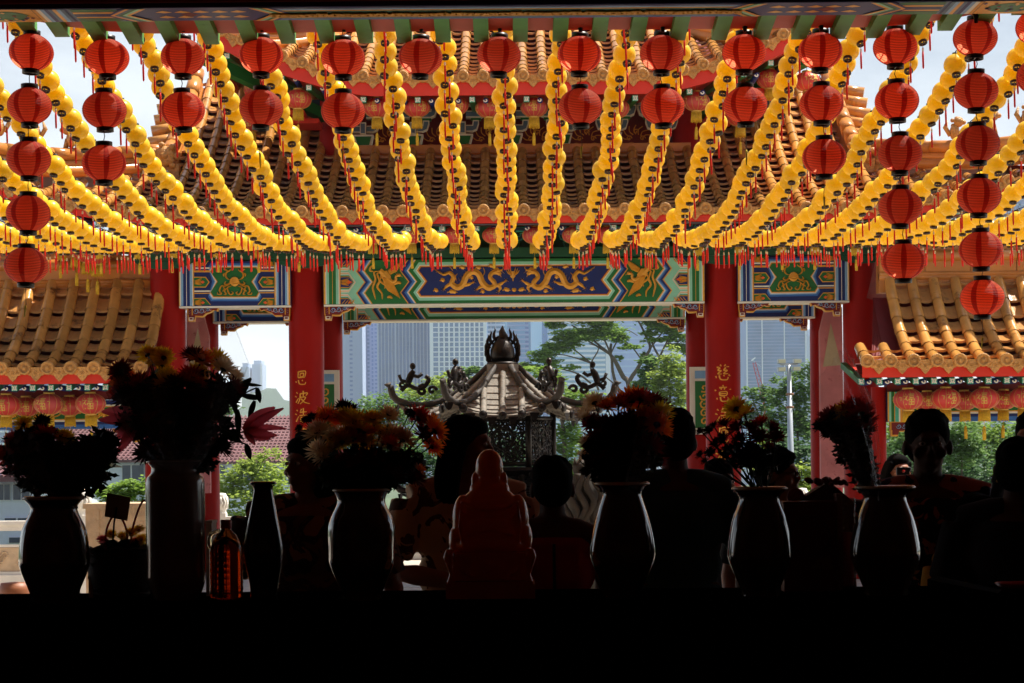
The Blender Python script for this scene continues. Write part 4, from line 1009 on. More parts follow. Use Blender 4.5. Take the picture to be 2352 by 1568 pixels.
# ================= CITY TOWERS =================
twhite = M('tower_white', (232, 240, 248), rough=.7, var=.04, nscale=.05); tgrey = M('tower_grey', (176, 194, 220), rough=.7, var=.05, nscale=.05)  # tower colours are tinted bluish to carry part of the distance haze
tglass = M('tower_glass', (92, 132, 180), rough=.3, var=.25, nscale=.12); tglass2 = M('tower_glass_dark', (84, 124, 184), rough=.35, var=.2, nscale=.1); tteal = M('tower_glass_teal', (120, 176, 208), rough=.3, var=.15, nscale=.1)
tlil = M('tower_lilac', (160, 176, 214), rough=.6, var=.06, nscale=.05)
def tower(x0, x1, ytop, D, label, wall, fins=None, bands=None, finm=None, bandm=None, dep=40, wins=None, group='city towers behind the gate'):
    a, b = P(x0, 1000, D), P(x1, 1000, D); zt = P((x0 + x1) / 2, ytop, D).z; xm = (a.x + b.x) / 2; u = D / F
    t = thing('tower_block', (xm, D + dep / 2, -14), label, 'tower', group)
    mb = MB(); mb.box(a.x, b.x, D, D + dep, -14, zt); mb.box(a.x + 2, b.x - 2, D + 4, D + dep - 4, zt, zt + 5); mb.build('wall', wall, t)
    for (fx, fw, pr) in (fins or []):
        f = P(fx, 1000, D).x; mb = MB(); mb.box(f - fw * u / 2, f + fw * u / 2, D - pr, D - .05, -14, zt + 1); mb.build('pier', finm, t)
    if bands:
        y0, step, h, xa, xb, pr = bands; i = 0; zz = P((x0 + x1) / 2, 1035, D).z; A, B = P(xa, 1000, D).x, P(xb, 1000, D).x
        z = zz
        while z < zt and i < 95:
            mb = MB(); mb.box(A, B, D - pr, D - .02, z, z + h * u); mb.build('floor_band', bandm, t); z += step * u; i += 1
    for (wx, ww, wy0, step, wh, m) in (wins or []):
        y = wy0; i = 0; w = P(wx, 1000, D).x
        while y > ytop + 4 and i < 60:
            z = P(wx, y, D).z; mb = MB(); mb.box(w - ww * u / 2, w + ww * u / 2, D - .3, D + .2, z, z + wh * u); mb.build('window', m, t); y -= step; i += 1
    return t
tower(786, 834, 560, 1150, 'pale plain tower with one column of small dark windows, leftmost in the central opening', tgrey, wins=[(808, 7, 1020, 10.2, 4.6, tglass2)])
tower(832, 872, 600, 1180, 'bluish tower with rough window clutter between the pale tower and the finned glass tower', tlil, wins=[(839, 5, 1020, 9, 5, tglass2), (848, 5, 1016, 9, 5, tglass), (857, 4, 1020, 9, 6, tglass2), (865, 5, 1018, 9, 4, tglass2)])
tower(870, 991, 540, 1100, 'dark blue glass tower with thin vertical white fins', tglass2, fins=[(870 + i * 8.1, 2.0 if i % 5 else 4, 1.2) for i in range(15)], finm=tgrey, bands=(0, 10.5, .8, 871, 990, .3), bandm=tglass)
tower(990, 1120, 540, 1060, 'white gridded office tower with wide vertical piers left of the burner finial', tglass, fins=[(993, 8, 1.6), (1010, 3.4, 1.4), (1022, 3.4, 1.4), (1033.5, 3.4, 1.4), (1045, 3.4, 1.4), (1057, 3.4, 1.4), (1069, 3.4, 1.4), (1081, 3.4, 1.4), (1092, 3.4, 1.4), (1103, 3.4, 1.4), (1116, 8, 1.6)], finm=twhite, bands=(0, 11.3, 2.4, 995, 1116, .6), bandm=twhite)
tower(1119, 1166, 560, 1120, 'tower with curved white balcony bands behind the burner finial', tteal, bands=(0, 10.6, 4.6, 1117, 1162, 3), bandm=twhite, fins=[(1130, 1.6, .8), (1141, 1.6, .8)], finm=twhite)
tower(1165, 1224, 560, 1200, 'blue glass tower with pale floor bands just right of the finial', tteal, bands=(0, 10.6, 3.6, 1165, 1216, .5), bandm=tgrey, wins=[(1212, 8, 1020, 10.6, 4.2, tglass2)])
tower(1222, 1264, 560, 1170, 'narrow white slab tower beside a blue recess', twhite, fins=[(1254, 14, .6)], finm=tglass)
tower(1262, 1402, 560, 1090, 'broad white tower with teal ribbon windows behind the spreading tree', tteal, bands=(0, 10.8, 5.0, 1262, 1392, .8), bandm=twhite, fins=[(1398, 10, 1.0)], finm=twhite)
tower(1404, 1500, 560, 1140, 'lilac grey tower with faint bands behind the spreading tree', tlil, bands=(0, 16, 4, 1404, 1500, .4), bandm=tgrey)
tower(1500, 1610, 730, 1180, 'low pale tower with a flat roof right behind the spreading tree', twhite, bands=(0, 12, 5, 1500, 1610, .5), bandm=tglass)
tower(1716, 1853, 560, 1000, 'tall blue glass tower with four white vertical lines in the right opening', tglass, fins=[(1717, 3, 1.2), (1752, 2.4, 1), (1803, 2.4, 1), (1852, 3, 1.2)], finm=twhite, bands=(0, 7.6, 1.1, 1717, 1852, .3), bandm=tlil)
tower(1698, 1714, 935, 1500, 'small distant pale block left of the tall blue tower', tgrey)
tower(1855, 1880, 770, 1500, 'distant pale block right of the tall blue tower', tgrey)
tower(-120, 224, 470, 900, 'pale apartment tower with blue windows behind the left wing ridge', tgrey, bands=(0, 14, 4, -120, 224, 1), bandm=twhite, fins=[(-60 + i * 28, 5, 1.3) for i in range(11)], finm=tglass2, group='city towers behind the wings')
tower(2322, 2480, 414, 900, 'bluish apartment tower with grid windows behind the right wing ridge', tlil, bands=(0, 12, 3, 2322, 2480, 1), bandm=tgrey, fins=[(2330 + i * 16, 5, 1.0) for i in range(9)], finm=tglass, group='city towers behind the wings')
tower(554, 573, 842, 2550, 'faint distant tower on the hill, left of the pair', tgrey, group='faint towers on the hill')
tower(580, 604, 836, 2560, 'faint distant tower on the hill, right of the pair', tgrey, fins=[(601, 4, 2)], finm=twhite, group='faint towers on the hill')
tower(510, 545, 895, 2300, 'low pale building on the hill below the faint towers', twhite, group='faint towers on the hill')

# ================= HOUSES =================
rtile = M('red_house_tile', (112, 78, 80), rough=.8, var=.15, nscale=.8, face=.12); hwall = M('house_wall', (206, 214, 228), rough=.8, var=.04)
wdark = M('window_dark', (60, 72, 88), rough=.2, var=.2); wframe = M('window_frame', (210, 214, 220), rough=.6)
def house(x0, x1, yr, ye, yb, D, label, wins, sl=9):
    a, b = P(x0, ye, D), P(x1, ye, D); zr, ze, zb = P(x0, yr, D + sl).z, P((x0 + x1) / 2, ye, D).z, -14
    t = thing('house', ((a.x + b.x) / 2, D + sl, zb), label, 'house', 'houses below the temple')
    mb = MB(); n = 16
    for i in range(n):
        u0, u1 = i / n, (i + 1) / n
        mb.add([(a.x - .6, D - .6 + (sl) * u0, ze - .3 + (zr - ze + .3) * u0 + .07), (b.x + .6, D - .6 + sl * u0, ze - .3 + (zr - ze + .3) * u0 + .07), (b.x + .6, D - .6 + sl * u1, ze - .3 + (zr - ze + .3) * u1), (a.x - .6, D - .6 + sl * u1, ze - .3 + (zr - ze + .3) * u1)], [(0, 1, 2, 3)])
        mb.box(a.x - .6, b.x + .6, D - .62 + sl * u0, D - .58 + sl * u0, ze - .38 + (zr - ze + .3) * u0, ze - .3 + (zr - ze + .3) * u0 + .07)
    k = int((b.x - a.x) / .24)
    for i in range(k):
        x = a.x + (b.x - a.x) * i / k; mb.bar((x, D - .6, ze - .2), (x, D + sl - .6, zr + .07), .07, .07)
    mb.add([(a.x - .6, D + sl - .6, zr), (b.x + .6, D + sl - .6, zr), (b.x + .6, D + 2 * sl, ze), (a.x - .6, D + 2 * sl, ze)], [(0, 1, 2, 3)])
    mb.build('roof', rtile, t)
    mb = MB(); mb.box(a.x, b.x, D, D + 2 * sl - 1, zb, ze - .1); mb.build('wall', hwall, t)
    for (wx, wy, ww, wh) in wins:
        q = P(wx, wy, D); u = D / F; f = MB(); f.box(q.x - ww * u / 2, q.x + ww * u / 2, D - .06, D + .05, q.z - wh * u / 2, q.z + wh * u / 2); w = f.build('window', wframe, t)
        for sx in (-1, 1):
            m2 = MB(); m2.box(q.x + sx * ww * u / 4 - ww * u * .21, q.x + sx * ww * u / 4 + ww * u * .21, D - .08, D - .062, q.z - wh * u * .44, q.z + wh * u * .44); m2.build('pane', wdark, w)
    return t
house(470, 720, 958, 1050, 1180, 110, 'white house under a long red tiled roof in the left opening', [(620, 1092, 30, 40), (560, 1092, 30, 40), (505, 1085, 26, 34)])
house(95, 352, 975, 1046, 1180, 100, 'white house with red tiled roof seen under the left wing beam', [(302, 1085, 44, 38), (332, 1085, 22, 46), (230, 1090, 30, 40), (160, 1085, 30, 40)])
t = house(-60, 92, 1046, 1078, 1300, 60, 'pale blue house beyond the stone balustrade at far left', [(50, 1130, 40, 40), (40, 1200, 60, 24), (50, 1240, 60, 14), (10, 1130, 30, 40)], 5)

# ================= TREES =================
bark = M('bark', (96, 84, 70), rough=.9, var=.25, bump=.5, bscale=8); bark2 = M('pale_bark', (120, 112, 98), rough=.9, var=.2)
def leafm(n, rgb): return M(n, rgb, rough=.55, face=.34, var=.25, nscale=.6, trans=.45, spec=.2)
LFa = leafm('rain_tree_leaf', (128, 160, 64)); LFb = leafm('yellow_green_leaf', (154, 174, 76)); LFc = leafm('mid_leaf', (108, 140, 72)); LFd = leafm('dark_leaf', (74, 106, 62)); LFe = leafm('bright_leaf', (128, 158, 64))
def foliage(mb, blobs, D, n, size, flat=.5, sub=10, dz=1.0):
    """leaf clumps in sub-clusters spread through ellipsoids; blobs in photo units at distance D"""
    u = D / F; area = sum(b[2] * b[3] for b in blobs)
    for (x, y, rx, ry) in blobs:
        c = P(x, y, D); rx *= u; ry *= u; rd = rx * dz; k = max(3, int(sub * (rx * ry / u / u / 900) ** .5 + 4)); m = int(n * (b_ := rx * ry / u / u) / area)
        cs = []
        for i in range(k):
            v = Vector((random.gauss(0, 1), random.gauss(0, 1), random.gauss(0, 1))).normalized() * random.uniform(.35, 1.1)
            cs.append((c + Vector((v.x * rx, v.y * rd, v.z * ry)), random.uniform(.25, .45)))
        for i in range(m):
            q, s = random.choice(cs)
            v = Vector((random.gauss(0, .5) * rx * s * 1.3, random.gauss(0, .5) * rd * s, random.gauss(0, .5) * ry * s))
            p = q + v; l = size * u * random.uniform(.75, 1.6)
            a = random.uniform(0, 2 * PI); d = Vector((cos(a), sin(a), random.uniform(-.5, .5) * (1 - flat * .6))).normalized()
            nrm = Vector((random.gauss(0, .6), random.gauss(0, .6) - .2, 1)).normalized(); w = d.cross(nrm).normalized() * l * .34
            mb.add([p - d * l * .6, p + w - Vector((0, 0, l * .06)), p + d * l * .55, p - w - Vector((0, 0, l * .06))], [(0, 1, 2, 3)])
def tree(label, D, blobs, trunks, n, size, leaf, brk=None, flat=.5, dz=1.0, name='tree', group=None, cat='tree', sub=10):
    b0 = trunks[0][0] if trunks else (blobs[0][0], 1150)
    base = P(b0[0], b0[1], D); t = thing(name, (base.x, D, -14 if D > 40 else GZ), label, cat, group)
    tk = MB(); u = D / F
    for tr in trunks:
        w0, w1 = tr[-1] if not isinstance(tr[-1][0], (list,)) and len(tr[-1]) == 2 and tr[-1][0] < 60 and tr[-1][1] < 60 else (8, 3)
        pp = [q for q in tr if not (q[0] < 60 and q[1] < 60)]
        pts = smooth2([tuple(P(x, y, D) + Vector((0, (.35 * (i % 3 - 1)) * u * 30, 0))) for i, (x, y) in enumerate(pp)], 4)
        if tr is trunks[0]: pts = [(pts[0][0], pts[0][1], -14 if D > 40 else GZ)] + pts
        m = len(pts); tk.tube(pts, [(w0 + (w1 - w0) * i / (m - 1)) * u / 2 for i in range(m)], 7)
    if trunks: tk.build('trunk', brk or bark, t)
    cr = MB(); foliage(cr, blobs, D, n, size, flat, sub, dz); cr.build('crown', leaf, t)
    return t
Z2 = lambda L: [(1166.1 + a / 5.043, 705.6 + b / 5.043) for a, b in L]
Zb_ = lambda L: [(1166.1 + a / 5.043, 705.6 + b / 5.043, c / 5.043, d / 5.043) for a, b, c, d in L]
tree('tall spreading rain tree with flat layered crown right of the burner', 130,
     Zb_([(760, 95, 240, 75), (960, 100, 240, 90), (560, 190, 120, 60), (1120, 150, 170, 80), (860, 320, 280, 70), (1100, 300, 260, 75), (1280, 340, 130, 60), (700, 400, 190, 75), (560, 470, 200, 65), (420, 560, 150, 75), (520, 640, 110, 40), (260, 680, 130, 45), (740, 690, 110, 32), (1440, 450, 130, 40), (1290, 580, 50, 30), (380, 590, 100, 40), (900, 600, 60, 18)]),
     [Z2([(1420, 1250), (1400, 880), (1340, 800), (1240, 620), (1190, 540), (1200, 420)]) + [(15, 6)], Z2([(1330, 1040), (1260, 900), (1220, 740), (1190, 560), (1060, 440), (900, 300), (740, 210)]) + [(9, 3)],
      Z2([(1190, 540), (1110, 360), (1000, 230), (860, 130)]) + [(5, 2)], Z2([(1200, 560), (1000, 430), (850, 350), (640, 340)]) + [(5, 2)], Z2([(1050, 960), (985, 780), (965, 650), (1050, 480), (940, 420)]) + [(5.5, 2)],
      Z2([(965, 650), (800, 590), (620, 545), (450, 560)]) + [(4, 1.5)], Z2([(965, 650), (860, 560), (740, 470), (600, 460)]) + [(4, 1.5)], Z2([(960, 880), (830, 780), (700, 730), (500, 700), (300, 710)]) + [(5, 1.5)], Z2([(1260, 910), (1120, 795)]) + [(4, 2)],
      Z2([(1190, 540), (1290, 350), (1380, 260), (1500, 330)]) + [(4, 1.5)], Z2([(1540, 600), (1440, 460), (1300, 330)]) + [(4, 1.5)]], 15000, 6.2, LFa, None, .3, .8, sub=26)
tree('second spreading tree with open branching crown, close to the right inner column', 120,
     Zb_([(1500, 90, 200, 60), (1700, 120, 200, 70), (1900, 160, 180, 70), (1720, 220, 130, 40), (1850, 260, 130, 40), (1760, 370, 160, 40), (1960, 330, 140, 60), (1950, 450, 120, 40), (1650, 300, 90, 40), (1600, 560, 60, 40), (2060, 480, 90, 60)]),
     [Z2([(1410, 1250), (1405, 890), (1500, 720), (1560, 610), (1650, 470), (1600, 320), (1520, 180), (1430, 60)]) + [(12, 3)], Z2([(1700, 1200), (1690, 830), (1760, 590), (1830, 420), (1900, 300)]) + [(9, 2.5)], Z2([(1760, 590), (1680, 430), (1640, 250), (1560, 120)]) + [(6, 2)], Z2([(1650, 470), (1760, 330), (1860, 200)]) + [(5, 2)], Z2([(1830, 420), (1950, 420), (2050, 330)]) + [(4, 1.5)]], 8500, 6.2, LFa, None, .3, .8, sub=26)
tree('drooping bright yellow-green tree by the right inner column', 95, Zb_([(1850, 620, 170, 140), (1800, 780, 190, 130), (1900, 900, 190, 150), (1760, 950, 120, 120), (2000, 700, 110, 150), (2020, 1050, 100, 160), (1880, 1150, 170, 140)]) + [(1530, 930, 45, 40), (1560, 985, 40, 50)], [Z2([(1860, 1500), (1880, 1000), (1860, 600)]) + [(8, 4)]], 7000, 7, LFb, None, .2)
tree('dark green tree between the bright tree and the branching crown', 100, Zb_([(1640, 640, 110, 90), (1620, 780, 100, 90), (1560, 900, 130, 70), (1500, 960, 90, 40)]), [Z2([(1700, 1300), (1690, 900), (1640, 650)]) + [(7, 3)]], 2600, 8, LFc)
tree('layered green tree right behind the burner roof', 70, [(1262, 862, 40, 14), (1230, 850, 30, 12), (1275, 900, 60, 22), (1300, 930, 70, 26), (1245, 880, 40, 16), (1330, 910, 50, 18), (1300, 985, 40, 40), (1310, 1045, 45, 40), (1290, 1085, 50, 30)], [[(1300, 1150), (1295, 1000), (1280, 900), (16, 6)]], 5200, 9, LFe, None, .8)
tree('dark rounded tree left of the burner roof', 90, [(880, 930, 60, 34), (850, 960, 60, 40), (910, 975, 50, 40), (830, 1000, 50, 40), (930, 1010, 50, 40), (880, 1040, 70, 40)], [[(880, 1150), (875, 1000), (870, 940), (10, 4)]], 4600, 8, LFc)
tree('lighter feathery tree rising behind the burner left roof corner', 105, [(950, 910, 45, 28), (990, 890, 40, 26), (1020, 880, 36, 24), (1060, 900, 50, 30), (980, 940, 60, 36), (1040, 950, 50, 36)], [[(1000, 1100), (1000, 940), (8, 4)]], 3600, 7.5, LFb)
tree('small dark tree by the burner ridge at its upper left', 80, [(1060, 862, 26, 14), (1085, 850, 26, 12), (1105, 872, 22, 14)], [[(1090, 1100), (1088, 900), (6, 3)]], 900, 8, LFc, None, .8)
tree('low hedge-like tree filling the gap under the burner roof', 60, [(940, 1080, 60, 40), (1010, 1050, 60, 50), (1110, 1020, 60, 60), (1200, 1030, 60, 60), (1170, 1090, 90, 40), (870, 1090, 60, 40)], [[(1050, 1180), (1050, 1060), (8, 4)]], 4600, 10, LFd)
tree('light airy tree with visible limbs, left side of the right opening', 85, [(1725, 905, 24, 18), (1745, 925, 30, 22), (1715, 940, 22, 24), (1760, 900, 22, 20), (1735, 965, 40, 26)], [[(1750, 1100), (1748, 980), (1735, 930), (1722, 900), (5, 2)], [(1746, 970), (1765, 930), (1775, 900), (3, 1.5)], [(1742, 950), (1725, 940), (3, 1)]], 1700, 7, LFc, bark2)
tree('tall dense green tree behind the floodlight pole', 80, [(1850, 850, 34, 28), (1830, 885, 40, 30), (1795, 900, 34, 36), (1860, 920, 36, 44), (1820, 950, 46, 44), (1790, 985, 40, 40), (1850, 1000, 40, 44)], [[(1835, 1130), (1832, 1000), (1830, 900), (9, 4)]], 5200, 8, LFc)
tree('dark leafy tree low behind the floodlight pole', 65, [(1800, 1030, 44, 40), (1850, 1050, 40, 40), (1770, 1010, 34, 34)], [[(1815, 1180), (1815, 1050), (7, 4)]], 2300, 9, LFd)
tree('bright yellow-green shrub at the foot of the floodlight pole', 50, [(1850, 1100, 44, 46), (1800, 1090, 40, 30), (1740, 1060, 44, 40), (1840, 1140, 60, 30), (1780, 1120, 50, 40)], [], 3600, 9, LFb, None, .3, 1.0, 'shrub', None, 'shrub')
wood = [(2040, 1010, 60, 46, LFe), (2110, 1000, 50, 50, LFc), (2205, 1005, 50, 44, LFc), (2270, 1000, 54, 50, LFe), (2340, 1010, 50, 60, LFc), (2060, 1080, 60, 50, LFd), (2180, 1070, 70, 54, LFd), (2260, 1090, 70, 60, LFd), (2345, 1100, 50, 60, LFd), (2120, 1110, 60, 50, LFc)]
pl_ = ['light green tree under the left end of the right wing beam', 'mid green tree behind the dark-haired man', 'olive tree just right of the dark-haired man', 'brighter tree under the middle of the right wing beam', 'mid green tree at the right edge of the picture', 'dark shady tree behind the photographing woman', 'dark shady tree right of the patterned shirt', 'deep shade tree between the man and the right-hand visitor', 'dark tree low at the right edge', 'low tree hidden behind the dark-haired man']
for (x, y, rx, ry, lf), lb in zip(wood, pl_):
    tree(lb, 58 + random.uniform(-6, 14), [(x, y, rx, ry), (x - rx * .5, y + ry * .5, rx * .7, ry * .7), (x + rx * .5, y + ry * .3, rx * .7, ry * .8), (x, y + ry, rx, ry * .8)], [[(x, 1200), (x + 5, y + 10), (6, 3)]], 2600, 8.5, lf, None, .4, 1.0, 'tree', 'trees beyond the right wing')
tree('leafy light green tree in front of the red-roofed house', 70, [(560, 1085, 60, 40), (615, 1075, 50, 40), (530, 1120, 40, 36), (640, 1110, 40, 40), (590, 1140, 70, 40), (520, 1170, 40, 20), (600, 1180, 70, 24)], [[(580, 1220), (582, 1150), (575, 1085), (8, 4)]], 5200, 8, LFb, None, .3)
tree('green foliage beside the faint towers at the left opening', 140, [(520, 940, 30, 24), (505, 915, 20, 18)], [[(515, 1100), (515, 940), (6, 3)]], 700, 8, LFc)
tree('clipped bright green shrub behind the stone wall at left', 45, [(300, 1128, 50, 24), (340, 1120, 40, 20), (260, 1135, 40, 20)], [], 2200, 9, LFe, None, .8, 1.0, 'shrub', None, 'shrub')

# ================= FLOODLIGHT POLE, CRANE, BALUSTRADES =================
pm = M('galvanised', (186, 192, 196), rough=.45, metal=.5); lampg = M('lamp_glass', (226, 220, 180), rough=.2)
b = P(1818, 1135, 52); tp = P(1812, 838, 52); u = 52 / F
t = thing('floodlight_pole', (tp.x, 52, -14), 'tall grey pole with a cluster of four floodlights in front of the trees', 'light pole')
mb = MB(); mb.tube([(b.x, 52, -14), (b.x, 52, b.z), (tp.x, 52, tp.z)], [.13, .1, .055], 10); mb.build('pole', pm, t)
mb = MB(); mb.bar((tp.x - 20 * u, 52, tp.z + .02), (tp.x + 20 * u, 52, tp.z + .02), .05, .06); mb.build('cross_arm', pm, t)
for dx, dy in ((-18, 8), (18, 8), (-18, -10), (16, -9)):
    mb = MB(); x, z = tp.x + dx * u, tp.z + dy * u; mb.box(x - 9 * u, x + 9 * u, 51.8, 52, z - 5 * u, z + 5 * u); l = mb.build('floodlight', pm, t)
    mb = MB(); mb.box(x - 7.6 * u, x + 7.6 * u, 51.78, 51.795, z - 3.8 * u, z + 3.8 * u); mb.build('lens', lampg, l)
for yy in (905, 935):
    mb = MB(); q = P(1814, yy, 52); mb.lathe([(.1, -.03), (.115, 0), (.1, .03)], q, 10); mb.build('collar', M('rusty_collar', (150, 110, 84), rough=.8), t)
cr = M('crane_red', (196, 44, 52), rough=.5); u = 420 / F
t = thing('crane', tuple(P(1752, 905, 420)), 'red lattice crane boom leaning left in front of the tall blue tower', 'crane')
A, B = P(1752, 905, 420), P(1732, 832, 420); mb = MB(); s = Vector((4.5 * u, 0, 1.2 * u)); k = 12
for o in (s * -1, s): mb.bar(A + o, B + o * .7, 1.5 * u, 1.5 * u)
for i in range(k):
    p0 = A.lerp(B, i / k); p1 = A.lerp(B, (i + 1) / k); e = 1 if i % 2 else -1; mb.bar(p0 + s * e * (1 - .3 * i / k), p1 - s * e * (1 - .3 * (i + 1) / k), .9 * u, .9 * u)
mb.build('boom', cr, t); mb = MB(); q = P(1728, 826, 420); mb.bar(q - Vector((2 * u, 0, 2 * u)), q + Vector((7 * u, 0, 5 * u)), 3 * u, 3 * u); mb.bar(q, P(1748, 842, 420), .6 * u, .6 * u); mb.build('boom_head', twhite, t)
mb = MB(); mb.bar(A, (A.x + 3, 420, -14), 5 * u, 5 * u); mb.build('mast', cr, t)

st = M('white_stone', (226, 222, 214), rough=.7, var=.08, bump=.2); stb = M('carved_beige_stone', (196, 170, 140), rough=.8, var=.2, nscale=8, bump=.9, bscale=14)
def balustrade(xa, xb, D, ztop, label, n):
    t = thing('stone_balustrade', ((xa + xb) / 2, D, GZ), label, 'balustrade', 'stone balustrades round the courtyard')
    mb = MB(); mb.box(xa, xb, D - .09, D + .09, ztop - .045, ztop); mb.box(xa, xb, D - .06, D + .06, ztop - .12, ztop - .046); mb.build('top_rail', st, t)
    mb = MB(); mb.box(xa, xb, D - .05, D + .05, ztop - .32, ztop - .29); mb.build('mid_rail', st, t)
    mb = MB(); mb.box(xa, xb, D - .04, D + .04, ztop - .62, ztop - .325)
    for i in range(int((xb - xa) / .3)):
        for k in range(3): stroke(mb, spiral(xa + .15 + i * .3 + k * .06, ztop - .47 + (k - 1) * .05, .06, 1.2, k * 2, 1 - 2 * (i % 2), 8), .025, D - .041, 0, .015)
    mb.build('carved_panel', stb, t)
    mb = MB(); mb.box(xa, xb, D - .07, D + .07, ztop - .66, ztop - .625); mb.box(xa, xb, D - .1, D + .1, GZ, ztop - .66); mb.build('base_course', st, t)
    for i in range(n + 1):
        x = xa + (xb - xa) * i / n; mb = MB(); mb.box(x - .09, x + .09, D - .1, D + .1, GZ, ztop + .06); mb.lathe([(.1, ztop + .06), (.085, ztop + .1), (.1, ztop + .13), (.1, ztop + .36), (.08, ztop + .4), (.0005, ztop + .41)], (x, D, 0), 16)
        for k in range(12): mb.tube([(x + .1 * cos(k * .52), D + .1 * sin(k * .52), ztop + .14), (x + .108 * cos(k * .52 + .3), D + .108 * sin(k * .52 + .3), ztop + .24), (x + .1 * cos(k * .52), D + .1 * sin(k * .52), ztop + .34)], .02, 5)
        mb.build('post', st, t)
    for i in range(n):
        x = xa + (xb - xa) * (i + .5) / n
        for dx in (-.55, .55):
            mb = MB(); mb.ell((x + dx, D, ztop - .2), (.14, .05, .085), 14, 8); mb.build('scroll_support', stb, t)
zl = P(40, 1196, 23.5).z
balustrade(-9.2, -5.3, 23.5, zl, 'carved stone balustrade with white rail in front of the left wing', 2)
balustrade(P(508, 1150, 33).x, P(508, 1150, 33).x + 9.9, 33.0, P(520, 1186, 33).z, 'long stone balustrade with carved post heads behind the gate', 4)
balustrade(5.0, 12, 33.0, P(520, 1186, 33).z, 'stone balustrade behind the right wing', 3)
# stool-like brown seat and cloth by the left balustrade
brn = M('brown_seat', (142, 88, 58), rough=.5, var=.15)
t = thing('stone_stool', (P(40, 1350, 18).x, 18, GZ), 'rounded brown stool standing before the left balustrade', 'stool')
mb = MB(); c = P(35, 1375, 18); mb.lathe([(.0005, .0), (.1, 0), (.14, .05), (.15, .14), (.13, .2), (.0005, .21)], (c.x, 18, c.z - .05), 20); mb.build('seat', brn, t)
mb = MB(); mb.lathe([(.16, GZ), (.1, GZ + .1), (.08, c.z - .12), (.12, c.z - .05)], (c.x, 18, 0), 16); mb.build('pedestal', brn, t)

